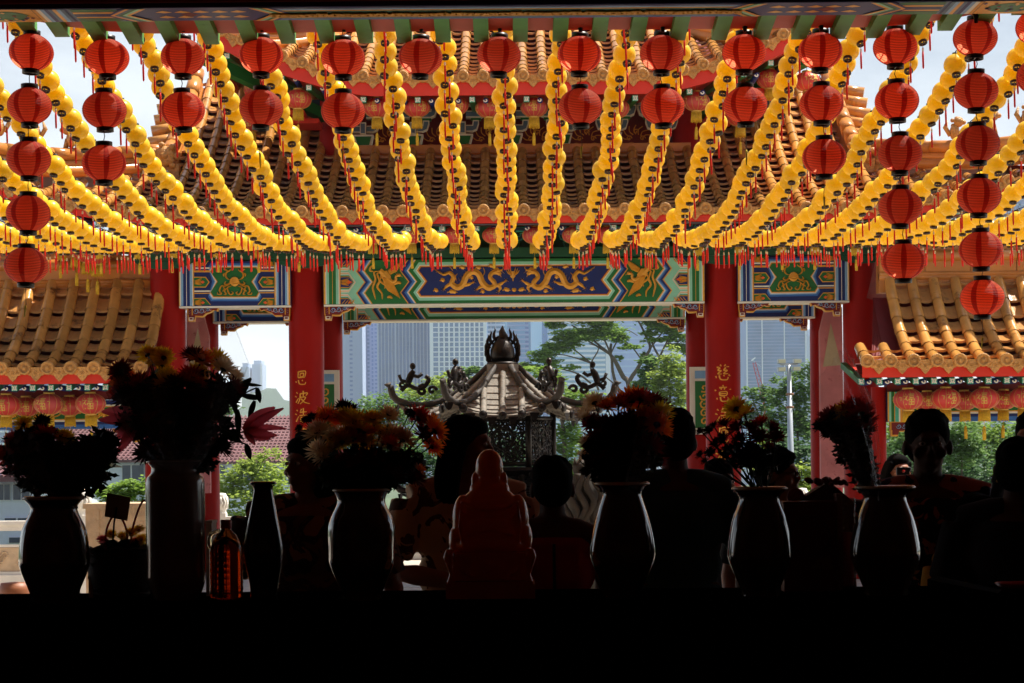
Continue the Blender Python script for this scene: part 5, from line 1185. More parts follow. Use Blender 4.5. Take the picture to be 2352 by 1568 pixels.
# ================= INCENSE BURNER =================
stone = M('burner_tile', (126, 120, 112), rough=.7, var=.25, nscale=7, dirt=((62, 58, 56), 6, .54), bump=.3, face=.15); bronze = M('dark_bronze', (30, 25, 24), rough=.4, metal=.4, var=.25, nscale=9, bump=.2)
BX, BD = P(1155, 900, 18).x, 18.0
burner = thing('incense_burner', (BX, BD, GZ), 'dark hexagonal incense burner with curled tiled roof and flame-shaped finial', 'incense burner')
hipm = M('burner_ridge', (62, 58, 56), rough=.65, var=.25, nscale=8, bump=.3)
def hexroof(z1, z0, r1, r0, lift_, pw, nm, ncov, orn):
    ap = cos(PI / 6)
    def sp(i, t, w):     # side i, t -1..1 along the edge, w 0 top .. 1 eave
        an = -PI / 2 + i * PI / 3; rho = (r0 + (r1 - r0) * w); a = Vector((cos(an), sin(an), 0)); b = Vector((-sin(an), cos(an), 0))
        z = z1 + (z0 - z1) * (1 - w) ** pw + lift_ * abs(t) ** 2.6 * w ** 3
        return Vector((BX, BD, z)) + a * rho * ap * (1 + .05 * w ** 3 * abs(t) ** 4) + b * rho * .5 * t * (1 + .05 * w ** 3 * abs(t) ** 4)
    pn = MB(); cv = MB(); ed = MB()
    for i in range(6):
        nu, nv = 16, 9
        for v in range(nv):
            for q in range(nu):
                ts = (-1 + 2 * q / nu, -1 + 2 * (q + 1) / nu); g = random.random()
                a, b, c, d = sp(i, ts[0], v / nv), sp(i, ts[1], v / nv), sp(i, ts[1], (v + 1) / nv), sp(i, ts[0], (v + 1) / nv); e = Vector((0, 0, .012))
                pn.add([a, b, c + e, d + e, c - e, d - e], [(0, 1, 2, 3), (3, 2, 4, 5)], 0, False, g)
        edge = r1 * .5
        for k in range(ncov):
            xo = (-1 + 2 * (k + .5) / ncov) * edge * .92
            w = max(.06, (abs(xo) / .46 - r0) / (r1 - r0)); pts = []
            for m in range(10):
                ww = w + (1.0 - w) * m / 9; rho = r0 + (r1 - r0) * ww; pts.append(sp(i, max(-1, min(1, xo / (rho * .5))), ww) + Vector((0, 0, .015)))
            for m in range(9): cv.tube(pts[m:m + 2], [.032, .028], 8, 0, True, m == 8)
            end = pts[-1]; an = -PI / 2 + i * PI / 3; ed.tube([end, end + Vector((cos(an), sin(an), 0)) * .02], [.04, .036], 10)
            # drip edge scallop
        for k in range(ncov + 1):
            t0 = -1 + 2 * k / ncov; m_ = sp(i, max(-.97, min(.97, t0)), 1.0); an = -PI / 2 + i * PI / 3; b = Vector((-sin(an), cos(an), 0)); a = Vector((cos(an), sin(an), 0)) * .012; h = .045
            ed.add([m_ - b * h + a, m_ + b * h + a, m_ + b * h * .6 + a + Vector((0, 0, -.05)), m_ + a + Vector((0, 0, -.075)), m_ - b * h * .6 + a + Vector((0, 0, -.05))], [(0, 1, 2, 3, 4)])
    ms_ = stone if orn else bronze; pn.merge(cv).merge(ed, 1); r = pn.build(nm, [ms_, bronze], burner)
    for i in range(6):
        pts = [sp(i, 1, w / 9) + Vector((0, 0, .035)) for w in range(10)]; an = -PI / 2 + i * PI / 3 + PI / 6; a = Vector((cos(an), sin(an), 0)); e = pts[-1]
        pts += [e + a * .04 + Vector((0, 0, .045)), e + a * .055 + Vector((0, 0, .10)), e + a * .06 + Vector((0, 0, .14))]
        mb = MB(); mb.tube(pts, [.028] * 9 + [.034, .034, .032, .028], 10); mb.tube([pts[-1], pts[-1] + a * .06 + Vector((0, 0, .01))], [.036, .004], 6)
        h = mb.build('hip_ridge', hipm if orn else bronze, burner)
        if orn:   # openwork scroll with a small rider on each ridge
            mb = MB(); o = e - a * .1 + Vector((0, 0, .09)); Uv = Vector((0, 0, 1)); T = lambda L: [o - a * x + Uv * z for x, z in L]
            mb.tube(T(smooth2([(-.06, .0), (.0, .05), (.08, .02), (.15, .03), (.2, .1), (.17, .14)], 4)), .022, 7); mb.tube(T(spiral(.14, .0, .055, 1.1, 1, 1, 12)), .018, 6); mb.tube(T(spiral(.23, .0, .045, .95, 0, 1, 12)), .016, 6); mb.tube(T(spiral(-.05, .06, .035, 1.0, 0, -1, 10)), .015, 6)
            mb.tube(T(smooth2([(.0, .06), (.03, .14), (.06, .19)], 3)), [.03, .035, .02], 7); q = T([(.05, .23)])[0]; mb.ell(q, (.028, .028, .033), 8, 6); mb.tube(T([(.03, .15), (.1, .13), (.14, .16)]), .018, 6); mb.tube(T([(.0, .08), (-.06, .1), (-.08, .15)]), .016, 6)
            mb.build('ridge_scroll', bronze, h)
zt1 = P(1155, 850, 18).z
hexroof(P(1155, 958, 17.17).z, zt1, .95, .14, .15, 1.75, 'roof', 5, True)
mb = MB(); hx = lambda r, z0, z1: mb.lathe([(.0005, z0), (r, z0), (r, z1), (.0005, z1)], (BX, BD, 0), 6, 0, False)
hx(.165, zt1 - .02, zt1 + .055); mb.build('cap_plate', stone, burner)
mb = MB(); zc_ = P(1155, 812, 18).z; zT = P(1158, 748, 18).z; z0_ = zt1 + .055
mb.lathe([(.15, z0_), (.15, z0_ + .015), (.1, z0_ + .025), (.085, z0_ + .035), (.098, zc_ - .075), (.118, zc_ - .02), (.112, zc_ + .04), (.085, zc_ + .1), (.045, zc_ + .145), (.012, zc_ + .17), (.0005, zc_ + .172)], (BX, BD, 0), 28); fin = mb.build('finial', bronze, burner)
for sgn in (1, -1):   # flame border: a curled rim with tongues pointing up
    mb = MB(); rim = [(BX + sgn * .13 * cos(a_) * (1.04 - .12 * (a_ > .6)), BD - .015, zc_ + .155 * sin(a_) + .012) for a_ in [-.95 + 2.3 * i / 12 for i in range(13)]]
    mb.tube(rim, [.008, .011, .013, .014, .015, .015, .014, .013, .012, .011, .01, .009, .008], 8); mb.build('flame_rim', bronze, fin)
    for k in range(7):
        mb = MB(); t_ = k / 6; a_ = -.75 + 1.85 * t_; cx, cz = BX + sgn * .143 * cos(a_), zc_ + .16 * sin(a_) + .01; sc_ = 1 - .25 * abs(t_ - .5)
        mb.tube([(cx - sgn * .012, BD - .015, cz - .035), (cx + sgn * .014, BD - .02, cz + .0), (cx + sgn * .016, BD - .02, cz + .035 * sc_), (cx + sgn * .002, BD - .018, cz + .08 * sc_), (cx + sgn * .008, BD - .016, cz + .105 * sc_)], [.013, .017, .014, .008, .001], 7)
        mb.build('flame_tongue', bronze, fin)
mb = MB(); mb.tube([(BX, BD, zc_ + .12), (BX + .008, BD, zc_ + .17), (BX - .004, BD, zc_ + .21), (BX + .003, BD, zT)], [.062, .044, .03, .005], 9); mb.build('flame_tip', bronze, fin)
zb0, zb1 = P(1155, 1068, 17.6).z, P(1155, 955, 17.6).z; rb = .47
for i in range(6):
    a = -PI / 2 + i * PI / 3 + PI / 6; mb = MB(); x, y = BX + rb * cos(a), BD + rb * sin(a); mb.tube([(x, y, zb0 - .05), (x, y, zb1 + .12)], .028, 8); mb.build('corner_post', bronze, burner)
    an = -PI / 2 + i * PI / 3; ra = rb * cos(PI / 6); cx, cy = BX + ra * cos(an), BD + ra * sin(an); tx, ty = -sin(an), cos(an); mb = MB(); T = lambda u_, z_: (cx + tx * u_, cy + ty * u_, z_); hw = rb * .5 - .03
    for z_ in (zb0 + .01, zb1 - .02): mb.tube([T(-hw, z_), T(hw, z_)], .02, 6)
    random.seed(40 + i)
    H = zb1 - zb0
    for c_ in range(6):
        for r_ in range(8):
            u_, z_ = -hw + (c_ + .5) * 2 * hw / 6, zb0 + .04 + (r_ + .5) * (H - .08) / 8
            mb.tube([T(*q) for q in spiral(u_, z_, .036, 1.1, random.uniform(0, 6), random.choice((-1, 1)), 8)], .009, 5)
            mb.tube([T(u_, z_), T(u_ + random.uniform(-.06, .06), z_ + random.uniform(-.06, .06))], .009, 5)
    mb.tube([T(*q) for q in [(.1 * cos(k * .5), (zb0 + zb1) / 2 + .02 + .1 * sin(k * .5)) for k in range(14)]], .012, 5)
    mb.build('lattice_panel', bronze, burner)
mb = MB(); mb.lathe([(.0005, zb0 - .02), (.54, zb0 - .02), (.56, zb0 - .05), (.5, zb0 - .1), (.0005, zb0 - .1)], (BX, BD, 0), 6, 0, False); mb.build('ledge', bronze, burner)
zl2 = P(1155, 1150, 17.2).z
hexroof(zl2, zb0 - .1, .93, .5, .06, 1.6, 'lower_roof', 5, False)
mb = MB(); mb.lathe([(.4, zl2 - .03), (.42, zl2 - .1), (.6, .5), (.7, .2), (.6, 0), (.7, GZ)], (BX, BD, 0), 24); mb.build('cauldron', bronze, burner)
for i in range(6):
    a = i * PI / 3; mb = MB(); mb.tube([(BX + .45 * cos(a), BD + .45 * sin(a), zl2 + .05), (BX + .62 * cos(a), BD + .62 * sin(a), .6), (BX + .8 * cos(a), BD + .8 * sin(a), GZ)], [.06, .08, .1], 8); mb.build('leg', bronze, burner)
# carved guardian statue with wavy mane to the right of the burner
carv = M('carved_stone', (64, 57, 50), rough=.75, var=.25, nscale=8)
t = thing('stone_statue', (P(1345, 1200, 16.5).x, 16.5, GZ), 'grey carved guardian statue with deep wavy mane right of the burner', 'statue')
c = P(1345, 1140, 16.5); u = 16.5 / F; mb = MB()
mb.ell((c.x, 16.6, c.z - .05), (.16, .14, .3), 16, 12); mb.ell((c.x - .02, 16.55, c.z + .24), (.09, .09, .09), 12, 8); mb.ell((c.x, 16.7, .35), (.22, .3, .5), 16, 10); mb.box(c.x - .3, c.x + .3, 16.3, 17, GZ, .1)
for k in range(6):
    x = c.x - .17 + k * .068; mb.tube(smooth2([(x + .035 * sin(i * 1.5 + k), 16.46 - .05 * sin(PI * (k + .5) / 6), c.z + .2 - i * .075 - .0) for i in range(9)], 3), .03, 7)
for k in range(5): mb.tube([(c.x - .09 + k * .045, 16.5, c.z + .27), (c.x - .09 + k * .05, 16.5, c.z + .34 + .04 * (k % 2))], [.02, .004], 6)
mb.build('carved_body', carv, t)
# air
hz = MB(); hz.box(-1400, 1400, -20, 3600, -16, 330); o = hz.build('haze', bpy.data.materials.new('haze_air')); tag(o, kind='stuff')
m = o.data.materials[0]; m.use_nodes = True; n = m.node_tree; n.nodes.remove(n.nodes['Principled BSDF']); v = n.nodes.new('ShaderNodeVolumePrincipled'); v.inputs['Color'].default_value = (.78, .89, 1, 1); v.inputs['Density'].default_value = .00021; v.inputs['Anisotropy'].default_value = .2
n.links.new(v.outputs['Volume'], n.nodes['Material Output'].inputs['Volume'])
tag(o, 'pale blue haze in the air between the gate and the city', 'haze')

mb = MB(); a_, b_ = P(196, 1157, 19.5), P(352, 1385, 19.5); mb.box(a_.x, b_.x, 19.5, 20.2, GZ, a_.z - .05, 0); mb.box(a_.x - .02, b_.x + .02, 19.48, 20.22, a_.z - .05, a_.z, 0); mb.box(a_.x + .12, a_.x + .14, 19.49, 19.5, GZ, a_.z - .06, 0)
tag(mb.build('stone_pedestal', stb, off=((a_.x + b_.x) / 2, 19.8, GZ)), 'plain pale stone pedestal in the courtyard between the two left vases', 'pedestal')

# ================= ALTAR TABLE AND OFFERINGS =================
TZ = 1.074; TD = 5.6
t = thing('altar_table', (0, 5.88, 0), 'long black altar table with a dark cloth front across the foreground', 'table')
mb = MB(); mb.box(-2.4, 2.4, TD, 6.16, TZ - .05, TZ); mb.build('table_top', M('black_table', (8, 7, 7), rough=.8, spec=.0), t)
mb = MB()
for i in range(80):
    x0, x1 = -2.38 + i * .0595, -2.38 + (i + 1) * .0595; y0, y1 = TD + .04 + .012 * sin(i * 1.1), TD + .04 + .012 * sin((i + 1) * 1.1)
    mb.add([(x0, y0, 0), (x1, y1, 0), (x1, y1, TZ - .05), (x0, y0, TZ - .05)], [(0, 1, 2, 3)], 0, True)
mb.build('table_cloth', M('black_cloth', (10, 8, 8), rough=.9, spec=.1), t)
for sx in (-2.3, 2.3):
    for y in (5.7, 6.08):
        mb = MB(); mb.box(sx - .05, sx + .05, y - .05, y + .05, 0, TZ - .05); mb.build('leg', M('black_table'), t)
W = lambda x, y, D=5.8: P(x, y, D)
def vase(x, prof, D, label, mat, name='vase', lip=None, cat='vase'):
    """prof: list of (half width, y) in photo units from the rim down"""
    u = D / F; c = W(x, 1300, D); pts = []
    yb = prof[-1][1]
    P0 = [(w * u, TZ + (yb - y) * u) for w, y in prof]
    sm = smooth2(P0[::-1], 4)
    t = thing(name, (c.x, D, TZ), label, cat)
    mb = MB(); mb.lathe([(.0005, TZ)] + [(max(r, .001), z) for r, z in sm], (c.x, D, 0), 40); mb.lathe([(r - .006, z) for r, z in sm[::-1][:14]], (c.x, D, 0), 40, 0); mb.build('body', mat, t)
    r, z = sm[-1]; mb = MB(); mb.lathe([(r - .014, z + .0), (r + .004, z + .002), (r + .006, z + .006), (r, z + .011), (r - .014, z + .008)], (c.x, D, 0), 40); mb.build('rim', lip or mat, t)
    return t, c, TZ + (yb - prof[0][1]) * u
vb = M('brown_glaze', (62, 48, 34), rough=.12, coat=.6, var=.3, nscale=5); vlip = M('beige_glaze', (196, 164, 128), rough=.25); vg = M('grey_glaze', (120, 104, 94), rough=.2, coat=.5, var=.25, nscale=6); vk = M('black_glaze', (16, 14, 13), rough=.15, coat=.5)
BAL = lambda rim, neck, belly, foot, y0, y1: [(rim, y0), (neck, y0 + 14), (neck * 1.02, y0 + 30), (neck * 1.35, y0 + (y1 - y0) * .3), (belly, y0 + (y1 - y0) * .55), (belly * .96, y0 + (y1 - y0) * .68), (foot * 1.05, y0 + (y1 - y0) * .92), (foot, y1)]
vase(125, BAL(66, 54, 80, 52, 1150, 1385), 5.78, 'brown glazed baluster vase at the far left of the altar', vb, lip=vlip)
vase(404, [(62, 1072), (54, 1082), (56, 1096), (65, 1108), (67, 1140), (67, 1300), (66, 1345), (52, 1385)], 5.85, 'tall straight-sided dark jar holding the biggest bouquet', vg, name='jar', lip=vg, cat='jar')
vase(606, [(27, 1119), (22, 1126), (24, 1145), (44, 1250), (44, 1290), (33, 1345), (31, 1385)], 5.75, 'slim black empty vase beside the oil bottle', vk, lip=vk)
vase(831, BAL(62, 56, 76, 46, 1138, 1385), 5.78, 'brown glazed vase with orange and cream chrysanthemums, left of the figurine', vb, lip=vlip)
vase(1430, BAL(60, 46, 75, 44, 1128, 1385), 5.78, 'brown glazed vase with the dense bouquet, right of the figurine', vb, lip=vlip)
vase(1746, BAL(60, 48, 74, 44, 1142, 1385), 5.78, 'brown glazed vase holding the loose stemmy chrysanthemums', vb, lip=vlip)
vase(2034, BAL(66, 50, 80, 50, 1142, 1385), 5.78, 'brown glazed vase holding the cellophane-wrapped posy at right', vb, lip=vlip)
# oil bottle
pl = M('cooking_oil', (196, 92, 10), rough=.08, transmission=.85, ior=1.33); clear = M('clear_plastic', (240, 225, 190), rough=.06, transmission=.9, ior=1.25); rc = M('red_cap', (190, 26, 20), rough=.4)
D = 5.85; u = D / F; c = W(520, 1300, D); t = thing('oil_bottle', (c.x, D, TZ), 'ribbed plastic bottle of amber cooking oil with red cap', 'bottle')
pr = [(36, 1385), (38, 1380)]
for k in range(7): pr += [(38.5, 1374 - k * 14), (37.5, 1368 - k * 14), (38.5, 1362 - k * 14)]
pr += [(35, 1262), (24, 1238), (13, 1228), (11, 1222)]
Z = lambda y: TZ + (1385 - y) * u
mb = MB(); mb.lathe([(.0005, TZ)] + [(r * u, Z(y)) for r, y in pr], (c.x, D, 0), 32); mb.build('bottle_body', M('amber_plastic', (206, 120, 50), rough=.06, transmission=.9, ior=1.2), t)
mb = MB(); mb.lathe([(.0005, TZ + .004)] + [(r * u * .965, Z(y) + (.004 if y > 1380 else 0)) for r, y in pr if y > 1242] + [(.0005, Z(1243))], (c.x, D, 0), 32); mb.build('oil', pl, t)
mb = MB(); mb.lathe([(12.5 * u, Z(1223)), (13 * u, Z(1221)), (13 * u, Z(1205)), (11 * u, Z(1203)), (.0005, Z(1203))], (c.x, D, 0), 20); mb.build('cap', rc, t)
mb = MB(); mb.tube(smooth2([(c.x - .018, D, Z(1228)), (c.x - .046, D, Z(1236)), (c.x - .05, D, Z(1262)), (c.x - .036, D, Z(1275))], 4), .007, 8); mb.build('handle', clear, t)

# ---- flowers and bouquets
def petm(n, rgb): return M(n, rgb, rough=.6, var=.12, nscale=30, trans=.7, face=.12)
FC = {'y': petm('yellow_petal', (248, 206, 40)), 'o': petm('orange_petal', (246, 126, 30)), 'w': petm('cream_petal', (250, 228, 190)), 'r': petm('red_petal', (196, 40, 26)), 'd': petm('maroon_petal', (110, 22, 26)), 'p': petm('pink_petal', (236, 110, 120)), 'k': petm('dark_bud', (40, 22, 18))}
fcore = M('flower_core', (70, 36, 14), rough=.9); leafk = M('bouquet_leaf', (30, 44, 22), rough=.6, trans=.12, face=.25); stemm = M('stem_green', (44, 56, 26), rough=.7)
MUM = {}
def mum(c):
    if c in MUM: return MUM[c]
    mb = MB(); random.seed(ord(c))
    for ring, (n, l, el, w) in enumerate(((22, 1.0, .05, .10), (20, .95, .35, .10), (16, .8, .7, .09), (11, .6, 1.05, .08), (7, .4, 1.35, .07))):
        for k in range(n):
            a = 2 * PI * (k + .5 * (ring % 2)) / n + random.uniform(-.08, .08); e = el + random.uniform(-.12, .12); ll = l * random.uniform(.88, 1.1)
            d = Vector((cos(a) * cos(e), sin(a) * cos(e), sin(e))); s_ = Vector((-sin(a), cos(a), 0)) * w; up = Vector((0, 0, 1)).cross(s_).normalized()
            b0 = d * .1; m_ = d * ll * .6 + Vector((0, 0, .02)); tip = d * ll + Vector((0, 0, .09 * (1 if ring else .3)))
            mb.add([b0 - s_ * .4, b0 + s_ * .4, m_ + s_, m_ - s_, tip], [(0, 1, 2, 3), (3, 2, 4)], 0, False)
    mb.ell((0, 0, .1), (.2, .2, .14), 8, 6, 1); mb.lathe([(.05, -.35), (.07, -.12), (.22, -.02)], (0, 0, 0), 8, 2)
    o = mb.build('blossom', [FC[c], fcore, stemm]); MUM[c] = o.data; bpy.data.objects.remove(o); return MUM[c]
def leafmass(mb, blobs, D, n, size):
    u = D / F; ar = sum(b[2] * b[3] for b in blobs)
    for (x, y, rx, ry) in blobs:
        c = W(x, y, D)
        for i in range(int(n * rx * ry / ar)):
            v = Vector((random.gauss(0, 1), random.gauss(0, 1), random.gauss(0, 1))).normalized() * random.random() ** .45
            p = c + Vector((v.x * rx * u, v.y * min(rx, ry) * u * .8, v.z * ry * u)); a = random.uniform(0, 2 * PI); e = random.uniform(-.6, 1.0)
            d = (Vector((v.x, v.y * .5, v.z * .6)) + Vector((cos(a), sin(a), e)) * .8).normalized(); l = size * u * random.uniform(.6, 1.3); w = d.cross(Vector((random.gauss(0, 1), random.gauss(0, 1), random.gauss(0, 1)))).normalized() * l * .2
            q = [p - d * l * .5, p - d * l * .2 + w * .9, p + w * .7, p + d * l * .15 + w * 1.1, p + d * l * .3 + w * .4, p + d * l * .5, p + d * l * .3 - w * .4, p + d * l * .15 - w * 1.1, p - w * .7, p - d * l * .2 - w * .9]
            mb.add(q, [(0, 1, 2, 8, 9), (2, 3, 4, 6, 7, 8), (4, 5, 6)])
def bouquet(label, D, base, blobs, flowers, n, size=26, stems=True, dense=True):
    u = D / F; b = W(base[0], base[1], D); t = thing('flower_bouquet', b, label, 'bouquet', 'bouquets on the altar')
    mb = MB(); leafmass(mb, blobs, D, n, size)
    if dense:
        for (x, y, rx, ry) in blobs:
            c = W(x, y, D); mb.ell(c, (rx * u * .62, min(rx, ry) * u * .5, ry * u * .62), 10, 8, 0)
    mb.build('leaves', leafk, t)
    if stems:
        mb = MB()
        for f in flowers:
            p = W(f[0], f[1], D); m_ = b.lerp(p, .6) + Vector((random.uniform(-.01, .01), random.uniform(-.02, .02), 0)); mb.tube(smooth2([tuple(b + Vector((random.uniform(-.02, .02), random.uniform(-.02, .02), 0))), tuple(m_), tuple(p)], 4), .0022, 5)
        mb.build('stems', stemm, t)
    for f in flowers:
        x, y, c, r = f[:4]; o = bpy.data.objects.new('blossom', mum(c)); col.objects.link(o); o.parent = t
        o.location = W(x, y, D) + Vector((0, (f[4] if len(f) > 4 else random.uniform(-.07, .03)), 0)) - b; o.scale = (r * u * 1.16,) * 3
        dirv = Vector(((x - base[0]) * .006 + random.uniform(-.3, .3), random.uniform(-.5, .9), .75)).normalized(); o.rotation_euler = dirv.to_track_quat('Z', 'Y').to_euler()
    return t
def rf(x0, x1, y0, y1, cs, n, r0, r1): return [(random.uniform(x0, x1), random.uniform(y0, y1), random.choice(cs), random.uniform(r0, r1)) for _ in range(n)]
cello = M('cellophane', (235, 235, 240), rough=.08, alpha=.10, spec=.9)
def wrap(t, D, pts_l, pts_r, dy=.09):
    """sheet of cellophane between two outlines, bulging"""
    mb = MB(); n = len(pts_l); K = 9; rows = []
    for (a, b) in zip(pts_l, pts_r):
        A, B = W(*a, D), W(*b, D); rows.append([A.lerp(B, k / K) + Vector((0, -dy * sin(PI * k / K) * .6 + .012 * sin(k * 2.1 + a[1]), .006 * sin(k * 3.3))) for k in range(K + 1)])
    for r0, r1 in zip(rows[:-1], rows[1:]):
        for k in range(K): mb.add([r0[k], r0[k + 1], r1[k + 1], r1[k]], [(0, 1, 2, 3)], 0, True)
    for side in (0, K): mb.tube([r[side] for r in rows], .0022, 4)
    mb.build('cellophane_wrap', cello, t)
random.seed(11)
b1 = bouquet('dark leafy bouquet with a few red and yellow blooms in the far left vase', 5.8, (125, 1150), [(110, 1060, 100, 80), (60, 1030, 60, 60), (210, 1060, 60, 70), (150, 1110, 80, 50), (235, 1015, 36, 36)],
        [(60, 975, 'y', 24), (110, 1000, 'r', 30), (150, 1005, 'y', 26), (30, 1010, 'p', 30), (20, 1050, 'r', 30), (200, 1030, 'k', 26), (250, 1010, 'k', 28), (70, 1015, 'r', 28), (100, 970, 'k', 22), (130, 1040, 'd', 30), (180, 1070, 'k', 28), (40, 1085, 'd', 26)], 1500, 34)
wrap(b1, 5.7, [(-20, 1020), (5, 1070), (60, 1150)], [(40, 965), (80, 1000), (125, 1150)])
b2 = bouquet('largest bouquet, wrapped chrysanthemums towering over the tall jar', 5.85, (404, 1080), [(385, 925, 100, 70), (430, 985, 105, 80), (480, 910, 60, 60), (345, 950, 70, 70), (420, 1050, 80, 50)],
        rf(275, 330, 850, 900, 'rod', 7, 26, 34) + [(340, 815, 'y', 26), (362, 812, 'y', 24), (380, 822, 'y', 26), (350, 835, 'y', 22), (375, 840, 'y', 22)] + rf(340, 460, 850, 890, 'dory', 12, 26, 34) + [(470, 830, 'o', 34), (500, 830, 'y', 34), (520, 850, 'w', 34), (535, 865, 'w', 28), (450, 820, 'd', 30), (540, 890, 'd', 28), (530, 920, 'k', 30)] + rf(280, 530, 900, 1040, 'dk', 22, 26, 36), 2600, 30)
wrap(b2, 5.75, [(235, 880), (270, 960), (330, 1050), (385, 1080)], [(330, 800), (390, 880), (400, 980), (420, 1080)]); wrap(b2, 5.78, [(425, 740), (440, 860), (430, 1000), (420, 1080)], [(540, 745), (572, 830), (520, 960), (450, 1080)], .12)
def petal(mb, base, d, side, l, w, curl, mi=0):
    rows = []; up = side.cross(d).normalized(); k = 7
    for i in range(k + 1):
        s_ = i / k; c = base + d * l * s_ + up * (curl * l * (s_ ** 2.2)); ww = w * (math.sin(PI * min(.97, .12 + .86 * s_)) ** .8); rows.append([c - side * ww + up * ww * .35, c - up * ww * .1, c + side * ww + up * ww * .35])
    for a, b in zip(rows[:-1], rows[1:]):
        for j in range(2): mb.add([a[j], a[j + 1], b[j + 1], b[j]], [(0, 1, 2, 3)], mi, True)
lilym = M('lily_petal', (232, 96, 116), rough=.5, trans=.6, var=.12, nscale=14)
def lily(t, D, c, tips, name='lily_blossom'):
    mb = MB(); u = D / F; C = W(*c, D)
    for i, (x, y, w) in enumerate(tips):
        T_ = W(x, y, D) + Vector((0, (-.03 if i % 2 else .03), 0)); d = (T_ - C); l = d.length; d.normalize(); petal(mb, C, d, Matrix.Rotation(random.choice((-1, 1)) * random.uniform(.4, .9), 3, d) @ d.cross(Vector((0, 1, 0))).normalized(), l, w * u * 1.05, .34 if i % 2 else -.3)
    for k in range(5): mb.tube([C, C + Vector((.05, random.uniform(-.02, .02), -.02 + .01 * k))], .0016, 4)
    mb.build(name, lilym, t)
def darkstem(t, D, paths, leaves):
    mb = MB(); u = D / F
    for p in paths: mb.tube(smooth2([tuple(W(*q, D)) for q in p], 4), 1.9 * u, 5)
    for (x0, y0, x1, y1, w, cu) in leaves:
        A, B = W(x0, y0, D), W(x1, y1, D); d = B - A; l = d.length; d.normalize(); petal(mb, A, d, d.cross(Vector((0, 1, 0))).normalized(), l, w * u, cu)
    mb.build('lily_leaves', leafk, t)
lily(b2, 5.8, (562, 990), [(618, 930, 17), (632, 925, 14), (650, 970, 9), (626, 1015, 15), (612, 1018, 10), (588, 1012, 8), (575, 960, 8)])
lily(b2, 5.82, (318, 960), [(242, 935, 18), (238, 985, 18), (262, 1000, 16), (290, 1045, 14), (270, 960, 16)])
darkstem(b2, 5.83, [[(470, 1030), (520, 1005), (562, 990)], [(500, 960), (540, 900), (575, 875)], [(500, 1020), (545, 1015), (565, 1020)], [(540, 930), (560, 905), (590, 890)], [(310, 965), (340, 1000), (400, 1060)]],
         [(520, 925, 577, 868, 15, .0), (562, 882, 600, 885, 4, .25), (556, 908, 600, 915, 7, .2), (590, 890, 597, 925, 7, .1), (585, 920, 570, 960, 7, .1), (530, 900, 545, 960, 7, .05), (545, 940, 548, 1000, 8, .05), (565, 1020, 575, 1055, 8, .1), (500, 980, 555, 1015, 10, .0), (535, 985, 560, 1010, 5, .1), (500, 1010, 470, 1040, 8, .1), (540, 880, 525, 925, 6, .1)])
bouquet('wide bouquet of orange, yellow and cream chrysanthemums left of the figurine', 5.8, (831, 1140), [(840, 1080, 95, 55), (770, 1085, 40, 40), (920, 1070, 55, 45), (830, 1110, 70, 40)],
        [(750, 960, 'o', 38), (785, 965, 'o', 34), (800, 960, 'y', 30), (820, 972, 'y', 36), (860, 965, 'y', 30), (895, 955, 'w', 30), (855, 990, 'y', 36), (735, 995, 'w', 36), (770, 1000, 'w', 34), (805, 1005, 'y', 34), (735, 1035, 'w', 34), (745, 1050, 'w', 26), (835, 1020, 'y', 34), (880, 1020, 'w', 36), (905, 1000, 'w', 38), (925, 1010, 'w', 34), (900, 1040, 'w', 34), (960, 960, 'r', 34), (985, 975, 'o', 38), (1000, 990, 'o', 36), (970, 1000, 'd', 34), (990, 1025, 'o', 30), (915, 1065, 'w', 28), (905, 1085, 'w', 22), (965, 1080, 'o', 20), (700, 965, 'k', 14), (690, 985, 'k', 14), (715, 960, 'k', 16), (790, 935, 'k', 22), (810, 940, 'k', 20), (940, 950, 'k', 16)] + rf(770, 960, 1040, 1110, 'dk', 12, 26, 34) + rf(720, 960, 985, 1035, 'wyow', 12, 26, 34), 1900, 28)
b5 = bouquet('dense round bouquet with orange crown and cream edge blooms, right of the figurine', 5.8, (1430, 1130), [(1430, 1030, 92, 75), (1400, 1065, 64, 55), (1480, 1020, 50, 60), (1430, 1100, 60, 40)],
        [(1365, 925, 'w', 30), (1345, 950, 'w', 28), (1340, 960, 'w', 24), (1395, 935, 'o', 30), (1420, 930, 'o', 34), (1450, 920, 'o', 36), (1470, 918, 'r', 34), (1495, 925, 'd', 34), (1515, 935, 'd', 30), (1490, 945, 'y', 36), (1515, 950, 'y', 34), (1475, 960, 'o', 34), (1505, 975, 'o', 34), (1520, 990, 'o', 28), (1345, 1015, 'w', 22), (1345, 1045, 'w', 22), (1435, 925, 'r', 34)] + rf(1360, 1510, 960, 1080, 'dk', 24, 28, 36), 2200, 28)
wrap(b5, 5.7, [(1500, 850), (1470, 940), (1450, 1060), (1430, 1130)], [(1545, 850), (1535, 940), (1500, 1060), (1450, 1130)], .05)
bouquet('loose stemmy bunch with two yellow daisies on top and dark maroon blooms', 5.8, (1746, 1145), [(1700, 1040, 46, 36), (1750, 1060, 40, 40)],
        [(1685, 940, 'y', 30), (1712, 950, 'y', 32), (1700, 962, 'y', 22), (1665, 975, 'd', 24), (1640, 980, 'k', 18), (1625, 990, 'k', 16), (1690, 985, 'd', 26), (1720, 985, 'd', 28), (1750, 975, 'r', 32), (1770, 985, 'd', 28), (1780, 1005, 'd', 24), (1735, 1005, 'd', 28), (1700, 1010, 'd', 26), (1660, 1010, 'k', 22), (1640, 1020, 'k', 20), (1605, 1045, 'k', 14), (1620, 1060, 'k', 12), (1610, 990, 'k', 12), (1675, 1035, 'k', 24), (1720, 1035, 'k', 26), (1765, 1030, 'd', 24), (1630, 1040, 'k', 16), (1785, 1035, 'k', 18)], 420, 22, True, False)
